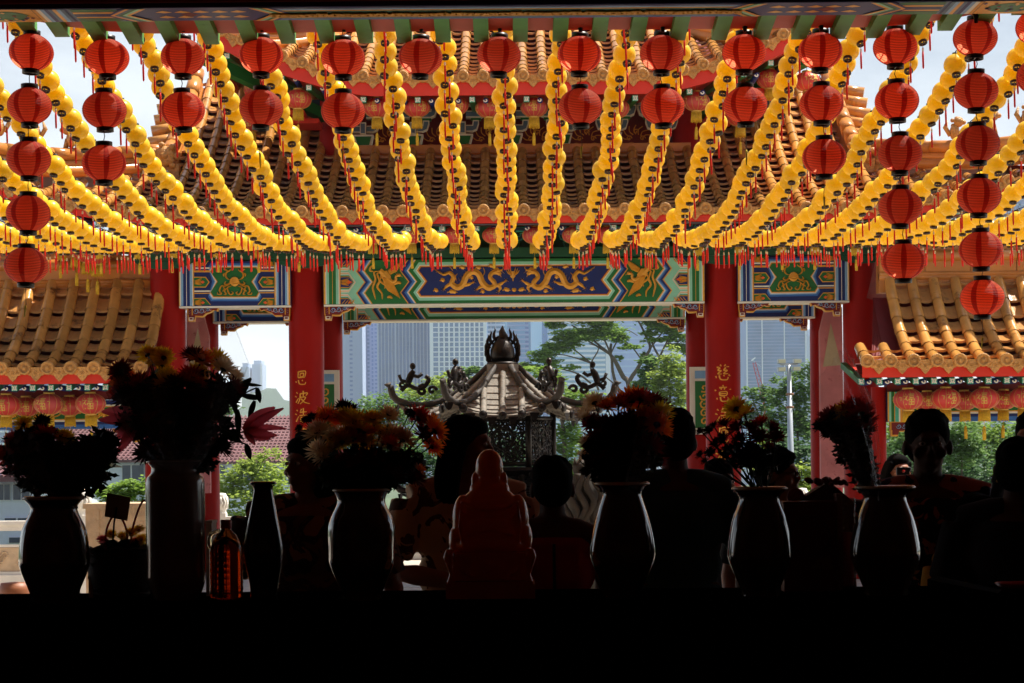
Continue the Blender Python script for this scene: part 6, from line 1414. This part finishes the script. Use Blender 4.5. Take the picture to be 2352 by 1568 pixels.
b7 = bouquet('slanting wrapped posy of dark red blooms in the rightmost vase', 5.8, (2010, 1145), [(1930, 975, 56, 40), (1960, 1030, 44, 50), (1985, 1085, 32, 50)],
        [(1905, 960, 'd', 34), (1930, 945, 'y', 28), (1950, 940, 'r', 34), (1970, 950, 'r', 36), (1960, 930, 'r', 28), (1930, 960, 'r', 36), (1985, 970, 'd', 34), (1890, 975, 'k', 26), (1915, 985, 'd', 32), (1950, 975, 'd', 34), (1990, 990, 'k', 28)], 1100, 26)
wrap(b7, 5.7, [(1866, 880), (1880, 960), (1940, 1060), (1990, 1145)], [(1930, 800), (1985, 900), (2010, 1020), (2020, 1145)], .08); wrap(b7, 5.75, [(1935, 790), (1990, 930), (2000, 1040), (2005, 1145)], [(1960, 830), (2010, 930), (2022, 1040), (2024, 1145)], .04)
# ---- seated figurine seen from behind
cer = M('amber_ceramic', (226, 122, 54), rough=.2, coat=.5, trans=.27, var=.1, nscale=6)
def remesh(mb, name, mats, parent, vox, smooth=2, off=None):
    o = mb.build(name, mats, parent, off); m = o.modifiers.new('r', 'REMESH'); m.mode = 'VOXEL'; m.voxel_size = vox; m.use_smooth_shade = True
    if smooth: s_ = o.modifiers.new('s', 'SMOOTH'); s_.iterations = smooth; s_.factor = .5
    dg = bpy.context.evaluated_depsgraph_get(); me = bpy.data.meshes.new_from_object(o.evaluated_get(dg)); o.modifiers.clear(); old = o.data; o.data = me; me.name = name
    bpy.data.meshes.remove(old)
    if not me.materials:
        for q in (mats if isinstance(mats, list) else [mats]): me.materials.append(q)
    return o
D = 5.85; u = D / F; c = W(1126, 1300, D); t = thing('seated_figurine', (c.x, D, TZ), 'glossy amber ceramic figurine of a bald seated monk seen from behind on its seat', 'figurine')
q = lambda x, y, d=0: Vector((c.x + (x - 1126) * u, D + d, TZ + (1385 - y) * u))
mb = MB(); E = lambda x, y, rx, ry, rd=None, d=0: mb.ell(q(x, y, d), (rx * u, (rd or rx) * u, ry * u), 24, 16)
E(1126, 1088, 32, 42, 34); E(1126, 1120, 30, 24, 30); E(1126, 1138, 46, 24, 32); E(1094, 1118, 10, 20, 12); E(1158, 1118, 10, 20, 12); E(1092, 1132, 8, 12, 10); E(1160, 1132, 8, 12, 10)
E(1126, 1190, 76, 52, 50); E(1126, 1166, 60, 36, 40); E(1082, 1182, 26, 30, 34); E(1170, 1182, 26, 30, 34); E(1126, 1240, 84, 56, 62); E(1065, 1210, 26, 60, 34); E(1190, 1210, 26, 60, 34); E(1052, 1255, 22, 36, 34); E(1202, 1250, 22, 40, 34); E(1126, 1265, 88, 28, 72); E(1126, 1260, 60, 46, 70, .03)
for k in range(6): mb.tube([q(1060 + k * 4, 1180 + k * 6, -.055 + k * .002), q(1056 + k * 2, 1225 + k * 6, -.06), q(1064 + k * 8, 1268, -.06)], .0035, 6); mb.tube([q(1192 - k * 4, 1180 + k * 6, -.055), q(1198 - k * 2, 1225 + k * 6, -.06), q(1190 - k * 8, 1268, -.06)], .0035, 6)
mb.tube([q(1060, 1165, -.045), q(1090, 1178, -.065), q(1126, 1182, -.07), (q(1162, 1178, -.065)), q(1192, 1165, -.045)], .006, 8); mb.tube([q(1075, 1240, -.07), q(1126, 1228, -.085), q(1180, 1240, -.07)], .005, 8)
remesh(mb, 'monk_body', cer, t, .0035, 3)
mb = MB(); E(1126, 1318, 88, 44, 74); E(1040, 1290, 16, 20, 40); E(1212, 1290, 16, 20, 40); mb.box(*sorted((q(1042, 0).x, q(1210, 0).x)), D - .085, D + .09, q(0, 1345).z, q(0, 1280).z)
for sg in (-1, 1): mb.tube([q(1126 + sg * 92, 1276, -.05), q(1126 + sg * 96, 1290, -.06), q(1126 + sg * 84, 1330, -.07), q(1126 + sg * 90, 1352, -.07)], [.012, .014, .011, .013], 10)
mb.tube([q(1060, 1318, -.09), q(1090, 1338, -.1), q(1126, 1342, -.1), q(1162, 1338, -.1), q(1192, 1318, -.09)], .004, 8); remesh(mb, 'seat', cer, t, .0035, 3)
mb = MB(); pts = [(q(1025, 0).x, D - .09), (q(1228, 0).x, D - .09), (q(1228, 0).x, D + .1), (q(1025, 0).x, D + .1)]; mb.box(q(1026, 0).x, q(1228, 0).x, D - .1, D + .11, TZ, q(0, 1352).z); mb.box(q(1030, 0).x, q(1224, 0).x, D - .096, D + .106, q(0, 1352).z, q(0, 1346).z); mb.build('plinth', cer, t)
# ---- offerings: red-hooped basket, boxes, strip, tray, dish
whb = M('white_box', (214, 196, 176), rough=.7, var=.06); wick = M('dark_wicker', (40, 28, 20), rough=.8); rplas = M('red_plastic', (190, 34, 28), rough=.35)
D = 6.0; u = D / F; c = W(278, 1385, D); t = thing('gift_basket', (c.x, D, TZ), 'dark wicker basket with red hoop handles, a card and yellow daisies', 'basket')
mb = MB(); mb.lathe([(.0005, TZ), (.085, TZ), (.1, TZ + .06), (.105, TZ + .15), (.098, TZ + .15), (.09, TZ + .06), (.0005, TZ + .02)], (c.x, D, 0), 28)
for k in range(8): mb.tube([(c.x + (.087 + .018 * k / 7) * cos(a_ * .3), D + (.087 + .018 * k / 7) * sin(a_ * .3), TZ + .01 + k * .02 + .004 * sin(a_ * 3 + k * PI)) for a_ in range(22)], .006, 5)
mb.build('wicker', wick, t)
for (xa, xb, yt) in ((243, 292, 1178), (302, 362, 1148)):
    mb = MB(); mb.tube(smooth2([tuple(W(x, y, D)) for x, y in ((xa, 1265), (xa + 2, 1215), ((xa + xb) / 2, yt), (xb - 2, 1215), (xb, 1265))], 6), .0035, 7); mb.build('hoop_handle', rplas, t)
mb = MB(); A = [W(246, 1132, D - .01), W(300, 1142, D - .01), W(292, 1196, D - .01), W(240, 1186, D - .01)]; mb.add(A + [a_ + Vector((0, .004, 0)) for a_ in A], [(3, 2, 1, 0), (4, 5, 6, 7), (0, 1, 5, 4), (1, 2, 6, 5), (2, 3, 7, 6), (3, 0, 4, 7)]); cdm = mb.build('gift_card', M('card', (170, 130, 104), rough=.8), t)
mb = MB(); mb.tube([W(268, 1165, D - .015), W(262, 1200, D - .015), W(258, 1265, D)], .003, 6); mb.build('card_clip', black, t)
for x, y, c_, r in ((255, 1228, 'y', 16), (300, 1225, 'y', 20), (318, 1218, 'y', 20), (280, 1232, 'y', 16), (325, 1240, 'y', 18), (235, 1240, 'p', 16), (310, 1245, 'o', 16)):
    o = bpy.data.objects.new('blossom', mum(c_)); col.objects.link(o); o.parent = t; o.location = W(x, y, D) - Vector((c.x, D, TZ)); o.scale = (r * u,) * 3; o.rotation_euler = (random.uniform(.2, 1.0), random.uniform(-.4, .4), 0)
mb = MB(); leafmass(mb, [(270, 1255, 36, 18), (310, 1258, 30, 16)], D, 160, 24); mb.build('leaves', leafk, t)
def carton(x0, x1, y0, D, dep, label, mat, name='carton', tilt=0):
    a, b = W(x0, y0, D), W(x1, y0, D); t = thing(name, ((a.x + b.x) / 2, D, TZ), label, 'box'); mb = MB(); mb.box(a.x, b.x, D, D + dep, TZ, a.z - .004); mb.build('sleeve', mat, t); mb = MB(); mb.box(a.x - .002, b.x + .002, D - .002, D + dep + .002, a.z - .003, a.z + .006); mb.build('lid', mat, t); return t, a, b
carton(472, 486, 1200, 5.98, .1, 'narrow beige carton edge showing behind the tall jar', whb)
carton(203, 214, 1328, 5.95, .06, 'small pale carton edge beside the far left vase', whb)
t, a, b = carton(1800, 1920, 1156, 5.95, .07, 'dark red printed carton standing between two vases', M('maroon_carton', (120, 34, 20), rough=.5, var=.15))
mb = MB(); r_ = .06; cx = (a.x + b.x) / 2; cz = a.z - .1; mb.tube([(cx + r_ * cos(k * .3), 5.946, cz + r_ * sin(k * .3)) for k in range(22)], .002, 5, 0); mb.add([(cx + .0, 5.947, TZ + .07), (b.x - .01, 5.947, TZ + .07), (b.x - .02, 5.947, TZ + .11), (cx + .02, 5.947, TZ + .1)], [(0, 1, 2, 3)], 1); mb.build('printed_label', [M('maroon_print', (80, 20, 14), rough=.5), M('olive_label', (150, 110, 50), rough=.6)], t)
carton(1922, 1934, 1138, 6.0, .05, 'thin grey-brown strip of card upright beside the rightmost vase', M('grey_card', (150, 124, 108), rough=.7))
a = W(1936, 1140, 6.0); b = W(1962, 1372, 6.0); t = thing('glass_jar', ((a.x + b.x) / 2, 6.05, TZ), 'clear jar with a dark red candle behind the rightmost vase', 'jar'); mb = MB(); mb.lathe([(.0005, TZ + .002), (.03, TZ + .002), (.032, TZ + .02), (.032, TZ + .28), (.03, TZ + .29)], ((a.x + b.x) / 2, 6.05, 0), 20); mb.build('glass', M('thin_glass', (230, 220, 210), rough=.05, alpha=.2), t); mb = MB(); mb.lathe([(.0005, TZ + .01), (.026, TZ + .01), (.026, TZ + .18), (.0005, TZ + .18)], ((a.x + b.x) / 2, 6.05, 0), 16); mb.build('candle', rplas, t)
# ribboned wrapped gift behind the red carton (rosette and paper)
t = thing('paper_gift', tuple(W(1890, 1156, 6.08)), 'crumpled brown paper gift with a ruffled red bow above the red carton', 'gift'); t.location.z = TZ; OFF[t.name] = Vector(t.location); mb = MB()
A, B, C_ = W(1825, 1156, 6.06), W(1965, 1156, 6.06), W(1905, 1105, 6.06); mb.add([A, B, C_, A + Vector((0, .08, 0)), B + Vector((0, .08, 0)), C_ + Vector((0, .08, 0))], [(0, 1, 2), (5, 4, 3), (0, 2, 5, 3), (1, 4, 5, 2)]); mb.box(A.x, B.x, 6.06, 6.14, TZ, A.z); mb.build('paper', M('kraft_paper', (96, 60, 40), rough=.7, var=.25, bump=.5), t)
mb = MB()
for k in range(14): mb.ell(C_ + Vector((random.uniform(-.07, .05), random.uniform(-.02, .02), random.uniform(-.012, .006))), (random.uniform(.01, .018), .01, random.uniform(.006, .012)), 8, 6, 0, Matrix.Rotation(random.uniform(-1, 1), 3, 'Y'))
mb.build('bow', M('bow_red', (130, 40, 34), rough=.6), t)
mb = MB(); cc = W(1828, 1140, 6.1); t = thing('round_fan', tuple(cc), 'small round pinkish lollipop-shaped fan behind the loose flowers', 'fan'); mb = MB(); mb.lathe([(.0005, -.003), (.026, -.003), (.028, 0), (.026, .003), (.0005, .003)], cc, 20, 0, True, Matrix.Rotation(R(90), 4, 'X').to_3x3()); mb.build('disc', M('pink_speckle', (150, 84, 84), rough=.7, var=.4, nscale=120), t); mb = MB(); mb.tube([cc - Vector((0, 0, .026)), (cc.x - .01, 6.1, TZ)], .004, 6); mb.build('handle', M('pink_speckle'), t)
mb = MB(); A = [W(2130, 1330, 6.06), W(2150, 1322, 6.12), W(2300, 1372, 5.9), W(2290, 1384, 5.75)]; mb.add([(a_.x, a_.y, max(a_.z, TZ + .004)) for a_ in A] + [(a_.x, a_.y, TZ + .001) for a_ in A], [(3, 2, 1, 0), (4, 5, 6, 7), (0, 1, 5, 4), (1, 2, 6, 5), (2, 3, 7, 6), (3, 0, 4, 7)]); tag(mb.build('serving_tray', M('dark_tray', (12, 10, 9), rough=.9, spec=.02), off=W(2200, 1384, 6)), 'dark slanting tray at the right end of the altar', 'tray')
c = W(2345, 1372, 5.8); mb = MB(); mb.lathe([(.0005, TZ + .002), (.05, TZ + .002), (.075, TZ + .03), (.08, TZ + .032), (.052, TZ + .008), (.0005, TZ + .008)], (c.x, 5.8, 0), 32); tag(mb.build('dish', M('pink_dish', (190, 30, 66), rough=.25), off=c), 'glossy red-pink dish at the right edge of the altar', 'dish')

# ================= PEOPLE =================
skin1 = M('skin_tan', (176, 120, 92), rough=.55, sss=.1, var=.05); skin2 = M('skin_brown', (92, 60, 44), rough=.7, sss=.1, var=.05)
hairm = M('black_hair', (12, 10, 9), rough=.9, spec=.08, var=.2, nscale=40); eyem = M('eye_white', (226, 222, 214), rough=.2); irism = M('iris', (30, 20, 14), rough=.2); lipm = M('lip', (140, 70, 62), rough=.5)
trous = M('dark_trousers', (34, 36, 44), rough=.8, var=.15); shoe = M('dark_shoe', (28, 24, 24), rough=.6)
def pattern(name, cols, scale, th=(.42, .56)):
    if name in MATS: return MATS[name]
    m = M(name, cols[0], rough=.85); nt = m.node_tree; N = nt.nodes; tc = N.new('ShaderNodeTexCoord'); n = N.new('ShaderNodeTexNoise'); n.inputs['Scale'].default_value = scale; n.inputs['Detail'].default_value = 2.5; n.inputs['Distortion'].default_value = 1.2
    r = N.new('ShaderNodeValToRGB'); r.color_ramp.interpolation = 'CONSTANT'; e = r.color_ramp.elements; e[0].color = srgb(*cols[0]); e[1].position = th[0]; e[1].color = srgb(*cols[1]); k = e.new(th[1]); k.color = srgb(*cols[2])
    nt.links.new(tc.outputs['Object'], n.inputs['Vector']); nt.links.new(n.outputs['Fac'], r.inputs['Fac']); nt.links.new(r.outputs['Color'], N['Principled BSDF'].inputs['Base Color']); return m
def hand(mb, wr, d, pn, sg):
    """palm, five bent fingers and a thumb; d = pointing direction, pn = palm normal"""
    d = d.normalized(); s = d.cross(pn).normalized() * sg; pn = pn.normalized()
    for k in range(5): mb.ell(wr + d * (.02 + .016 * k), (.03, .03, .03) if False else (.026, .02, .026), 8, 6)
    for k in range(4):
        b = wr + d * .085 + s * (-.027 + .018 * k); L = (.068, .078, .072, .056)[k]
        mb.tube([b - d * .02, b, b + d * L * .45 + pn * .006, b + d * L * .78 + pn * .02, b + d * L * .95 + pn * .034], [.0095, .009, .0085, .008, .006], 7)
    b = wr + d * .03 - s * .03; mb.tube([b, b - s * .018 + d * .022, b - s * .022 + d * .05 + pn * .012], [.012, .0105, .007], 7)
def person(label, x, ytop, D, H, rz, top, hair, skin=skin1, pose='down', sleeves=True, extra=None, lean=0.0, cat='person', floor=None, yaw=0.0, broad=1.0):
    """standing figure built facing -Y, turned by rz; head top lands at the measured point"""
    p = P(x, ytop, D); zf = 0.0 if floor is None else floor; S = (p.z - zf) / H if H else 1; k = H / 1.7 * S
    t = thing('person', (p.x, D, zf), label, cat, None, rz)
    V = lambda a, b, c: Vector((a * k, b * k, c * k))
    mb = MB(); tb = lambda pts, r, n=14: mb.tube([V(*q) for q in pts], [q * k for q in r], n)
    B = broad
    # legs, hips, trunk, neck
    for s in (-1, 1):
        tb([(s * .09, .02, .90), (s * .095, .0, .70), (s * .095, .0, .50), (s * .095, .02, .30), (s * .095, .03, .09)], [.088, .078, .055, .054, .036]); tb([(s * .095, .05, .05), (s * .1, -.04, .04), (s * .105, -.13, .03)], [.04, .042, .03])
    for c, r in (((0, .015, .95), (.165 * B, .115, .12)), ((0, .01, 1.08), (.145 * B, .105, .13)), ((0, .01, 1.24), (.165 * B, .115, .15)), ((0, .015, 1.35), (.17 * B, .1, .1))): mb.ell(V(*c), tuple(q * k for q in r), 20, 14)
    tb([(0, .02, 1.36), (0, .012, 1.44), (0, .0, 1.52)], [.075, .056, .055]); 
    for s in (-1, 1): tb([(0, .02, 1.42), (s * .1, .02, 1.405), (s * .175 * B, .015, 1.37)], [.06, .058, .06])
    sh = [V(s * .185 * B, .015, 1.365) for s in (-1, 1)]
    if pose == 'down': el = [V(s * .25 * B, .03, 1.09) for s in (-1, 1)]; wr = [V(s * .25 * B, -.08, .86) for s in (-1, 1)]; hd = [V(0, -.15, -1)] * 2; pnn = [Vector((-s, 0, 0)) for s in (-1, 1)]
    elif pose == 'pray': el = [V(s * .25 * B, -.03, 1.12) for s in (-1, 1)]; wr = [V(s * .035, -.25, 1.2) for s in (-1, 1)]; hd = [V(0, -.3, 1)] * 2; pnn = [Vector((-s, 0, 0)) for s in (-1, 1)]
    elif pose == 'fold': el = [V(s * .25 * B, -.02, 1.1) for s in (-1, 1)]; wr = [V(s * .08, -.23, 1.06) for s in (-1, 1)]; hd = [V(-s, -.1, .0) for s in (-1, 1)]; pnn = [Vector((0, 1, 0))] * 2
    else: el = [V(-.27, -.12, 1.22), V(.24, -.1, 1.2)]; wr = [V(-.06, -.23, 1.44), V(.08, -.23, 1.42)]; hd = [V(.5, -.3, .6), V(-.5, -.3, .6)]; pnn = [Vector((0, 1, 0))] * 2
    for i, s in enumerate((-1, 1)):
        mb.tube([sh[i], sh[i].lerp(el[i], .5), el[i], el[i].lerp(wr[i], .35), wr[i]], [.058 * k, .05 * k, .04 * k, .042 * k, .028 * k], 12)
        hand(mb, wr[i] + hd[i].normalized() * .01, hd[i], pnn[i], s)
    # head with brow, nose, lips, chin, ears
    HC = V(0, -.012, 1.59); yr = Matrix.Rotation(yaw, 3, 'Z'); hh = lambda a, b, c: HC + yr @ Vector((a * k, b * k, c * k)); eo = mb.ell
    HE = lambda m_, c, r, n=12, q=8, mi=0: m_.ell(c, r, n, q, mi, yr)
    HE(mb, hh(0, .012, .025), (.074 * k, .092 * k, .088 * k), 22, 16); HE(mb, hh(0, -.018, -.045), (.058 * k, .068 * k, .07 * k), 18, 12); HE(mb, hh(0, -.055, -.092), (.026 * k, .026 * k, .02 * k), 10, 8)
    HE(mb, hh(0, -.083, .022), (.045 * k, .012 * k, .012 * k), 12, 8); mb.tube([hh(0, -.084, .012), hh(0, -.097, -.012), hh(0, -.104, -.03)], [.008 * k, .010 * k, .013 * k], 8)
    for s in (-1, 1):
        HE(mb, hh(s * .012, -.093, -.034), (.008 * k, .01 * k, .007 * k), 8, 6); HE(mb, hh(s * .084, .016, -.012), (.014 * k, .024 * k, .034 * k), 10, 8); HE(mb, hh(s * .045, -.062, -.03), (.022 * k, .02 * k, .02 * k), 10, 8)
    HE(mb, hh(0, -.088, -.058), (.022 * k, .009 * k, .006 * k), 10, 6); HE(mb, hh(0, -.086, -.067), (.02 * k, .01 * k, .007 * k), 10, 6)
    body = remesh(mb, 'body', skin, t, .0085, 2)
    for s in (-1, 1):
        e = MB(); HE(e, hh(s * .03, -.081, .004), (.0135 * k, .009 * k, .0075 * k), 12, 8, 0); HE(e, hh(s * .03, -.0875, .004), (.006 * k, .004 * k, .006 * k), 10, 6, 1); e.build('eye', [eyem, irism], t)
    # clothes
    mb = MB(); g = .014
    for c, r in (((0, .015, .93), (.18 * B, .13, .12)), ((0, .01, 1.08), (.165 * B, .122, .14)), ((0, .01, 1.24), (.182 * B, .132, .15)), ((0, .015, 1.34), (.182 * B, .112, .085))): mb.ell(V(*c), tuple(q * k for q in r), 20, 14)
    if sleeves:
        for s in (-1, 1): tb([(s * .03, .02, 1.415), (s * .1, .02, 1.405), (s * .18 * B, .015, 1.37)], [.066, .072, .076])
        for i in (0, 1): mb.tube([sh[i] + Vector((0, 0, .004)), sh[i].lerp(el[i], .5), sh[i].lerp(el[i], .8)], [.076 * k, .072 * k, .07 * k], 14)
    else:
        for s in (-1, 1): tb([(s * .1, -.09, 1.32), (s * .105, -.04, 1.42), (s * .1, .05, 1.42), (s * .1, .11, 1.3)], [.016, .015, .015, .016], 8)
    remesh(mb, 'shirt', top, t, .011, 3)
    mb = MB()
    for s in (-1, 1): tb([(s * .09, .02, .92), (s * .096, .0, .70), (s * .096, .0, .50), (s * .097, .02, .30), (s * .097, .03, .1)], [.105, .092, .074, .066, .06])
    mb.ell(V(0, .015, .92), (.17 * B * k, .122 * k, .1 * k), 18, 12); remesh(mb, 'trousers', trous, t, .014, 2)
    for s in (-1, 1):
        mb = MB(); mb.tube([V(s * .095, .06, .045), V(s * .1, -.03, .05), V(s * .105, -.15, .04)], [.046 * k, .05 * k, .038 * k], 12); mb.build('shoe', shoe, t)
    # hair
    mb = MB(); E = lambda a, b, c, r: mb.ell(hh(a, b, c), tuple(q * k for q in r), 18, 12, 0, yr)
    if hair in ('short', 'crew'):
        E(0, .024, .043, (.088, .1, .088)); E(0, .05, .0, (.084, .074, .085)); E(0, -.035, .088, (.058, .05, .03))
        for i in range(110):
            a = random.uniform(0, 2 * PI); e_ = random.uniform(.4, 1.4); q = hh(.083 * cos(a) * cos(e_), .022 + .096 * sin(a) * cos(e_), .045 + .084 * sin(e_)); rr = random.uniform(.008, .02) * k; mb.ell(q, (rr, rr, rr), 6, 5)
    elif hair == 'long':
        E(0, .022, .043, (.086, .096, .084)); E(0, .06, -.02, (.088, .065, .11)); E(0, .08, -.14, (.098, .055, .13)); E(0, .09, -.25, (.095, .05, .12)); E(0, -.025, .07, (.07, .06, .045))
        for s in (-1, 1):
            for j in range(4): mb.tube(smooth2([tuple(hh(s * .07, -.03 + j * .025, .06)), tuple(hh(s * .092, .0 + j * .025, -.02)), tuple(hh(s * .098, .02 + j * .025, -.13)), tuple(hh(s * (.085 + .01 * j), .03 + j * .02, -.27 + .02 * j))], 4), [.022 * k, .02 * k, .018 * k, .008 * k], 8)
    elif hair == 'curly':
        E(0, .022, .045, (.09, .1, .088)); E(0, .06, -.05, (.105, .075, .13)); E(0, -.02, .07, (.075, .065, .045))
        for i in range(110):
            a = random.uniform(-.4, PI + .4); e_ = random.uniform(-1.25, 1.4); q = hh(.104 * cos(a) * cos(e_), .02 + .095 * sin(a) * cos(e_), .03 + .1 * sin(e_) - (.05 if e_ < 0 else 0)); rr = random.uniform(.012, .022) * k; mb.ell(q, (rr, rr, rr), 6, 5)
    elif hair == 'bun':
        E(0, .022, .043, (.084, .095, .083)); E(0, .05, -.01, (.08, .066, .085)); E(0, .1, .06, (.04, .04, .04)); E(0, -.04, .088, (.058, .05, .028))
    remesh(mb, 'hair', hairm, t, .008 if hair in ('curly', 'short') else .007, 1)
    if extra: extra(t, hh, k, V)
    return t
def glasses(t, hh, k, V, m=None):
    mb = MB()
    for s in (-1, 1):
        mb.tube([hh(s * .031 + .021 * cos(a * .45), -.098, .004 + .016 * sin(a * .45)) for a in range(15)], .0022 * k, 5); mb.tube([hh(s * .052, -.096, .008), hh(s * .08, -.02, .008), hh(s * .079, .02, .0)], .0018 * k, 5)
    mb.tube([hh(-.01, -.1, .006), hh(.01, -.1, .006)], .002 * k, 5); mb.build('glasses', black, t)
def sunglasses(t, hh, k, V):
    mb = MB()
    for s in (-1, 1): mb.ell(hh(s * .032, -.097, .004), (.027 * k, .006 * k, .019 * k), 12, 8); mb.tube([hh(s * .055, -.095, .008), hh(s * .08, .0, .006)], .003 * k, 5)
    mb.bar(hh(-.02, -.1, .012), hh(.02, -.1, .012), .006 * k, .006 * k); mb.build('sunglasses', black, t)
def chest_text(t, hh, k, V):
    mb = MB(); r = .055 * k
    mb.tube([V(.0, -.127, 1.2) + Vector((r * cos(a * .35), .012 * abs(cos(a * .35)) , r * sin(a * .35))) for a in range(19)], .003, 5)
    for i in range(5): mb.bar(V(-.035 + .015 * i, -.135, 1.18), V(-.03 + .015 * i, -.135, 1.215 + .01 * (i % 2)), .004, .003)
    mb.build('printed_badge', M('dark_print', (40, 26, 20), rough=.8), t)
def beads(t, hh, k, V):
    mb = MB(); mb.ell(hh(-.085, .0, -.05), (.006 * k,) * 3, 8, 6); mb.ell(hh(.085, .0, -.05), (.006 * k,) * 3, 8, 6); mb.build('earring', gold, t)
def halter(t, hh, k, V):
    mb = MB(); mb.bar(V(0, .135, 1.36), V(0, .142, 1.12), .012 * k, .006 * k); mb.build('centre_seam', black, t)
camo = pattern('camouflage_cloth', ((130, 84, 52), (66, 42, 30), (190, 140, 96)), 9); tee = pattern('printed_tee', ((236, 212, 176), (236, 212, 176), (100, 70, 52)), 11, (.4, .58)); flor = pattern('floral_shirt', ((30, 34, 76), (30, 34, 76), (206, 132, 124)), 13, (.45, .54))
tealc = M('dark_teal_cloth', (44, 92, 98), rough=.85, var=.15); greyc = M('grey_blue_cloth', (110, 122, 134), rough=.85, var=.1); redc = M('bright_red_cloth', (236, 34, 22), rough=.8, var=.1, trans=.5); blackc = M('black_shirt', (18, 18, 22), rough=.9); whitec = M('white_cloth', (222, 220, 222), rough=.85); ochre = M('ochre_cloth', (220, 168, 60), rough=.85, var=.15)
person('curly-haired person in a brown camouflage shirt behind the orange bouquet', 708, 1003, 7.1, 1.60, R(-8), camo, 'curly', yaw=R(-35), broad=1.35)
person('long-haired woman in a printed beige tee turned to the right', 1072, 960, 7.4, 1.66, R(14), tee, 'long', pose='fold', extra=chest_text, yaw=R(62), broad=1.25)
person('child with cropped hair in a red strappy top beside the figurine', 1268, 1060, 7.0, 1.45, R(181), redc, 'short', skin2, 'fold', False, extra=halter)
person('short-haired man in a dark teal tee right of the dense bouquet', 1548, 953, 7.8, 1.70, R(188), tealc, 'short', skin2, broad=1.2)
person('child in a grey-blue tee half hidden behind the man in teal', 1652, 1064, 9.4, 1.46, R(25), greyc, 'short')
person('person with glasses turned right behind the loose flowers', 1788, 1038, 8.4, 1.56, R(10), blackc, 'short', extra=glasses, yaw=R(55))
person('dark-haired man in a navy floral shirt at the right', 2130, 956, 7.1, 1.66, R(-6), flor, 'short', skin2, broad=1.25)
def cam_(t, hh, k, V):
    sunglasses(t, hh, k, V)
w_ = person('woman in white with sunglasses photographing from the courtyard', 2062, 1046, 15.0, 1.72, R(18), whitec, 'long', skin1, 'camera', extra=cam_, floor=GZ)
kk = bpy.data.objects.new('compact_camera', None)
c = P(2074, 1082, 14.72); mb = MB(); mb.box(c.x - .05, c.x + .05, 14.7, 14.735, c.z - .03, c.z + .03); o = mb.build('compact_camera', black, off=c); bpy.data.objects.remove(kk)
tag(o, 'small black compact camera held up by the woman in white', 'camera')
mb = MB(); mb.lathe([(.0005, -.015), (.010, -.015), (.011, .0)], (c.x, 14.7, c.z), 14, 0, True, Matrix.Rotation(R(-90), 4, 'X').to_3x3()); mb.build('lens', M('red_lens', (160, 30, 24), rough=.1), o)
person('dark figure with an earring at the right edge', 2338, 1010, 6.75, 1.60, R(150), blackc, 'bun', skin2, extra=beads, broad=1.2)
person('tall person in glasses cut off by the right edge, behind the dark figure', 2375, 955, 8.4, 1.70, R(-40), blackc, 'short', skin1, extra=sunglasses)
person('small child far behind at right, only the head showing', 2288, 1122, 11.5, 1.32, R(-20), blackc, 'short')
person('dark-headed child in an ochre top leaning at the right of the altar', 2243, 1138, 6.95, 1.34, R(15), ochre, 'bun', skin2, 'fold')
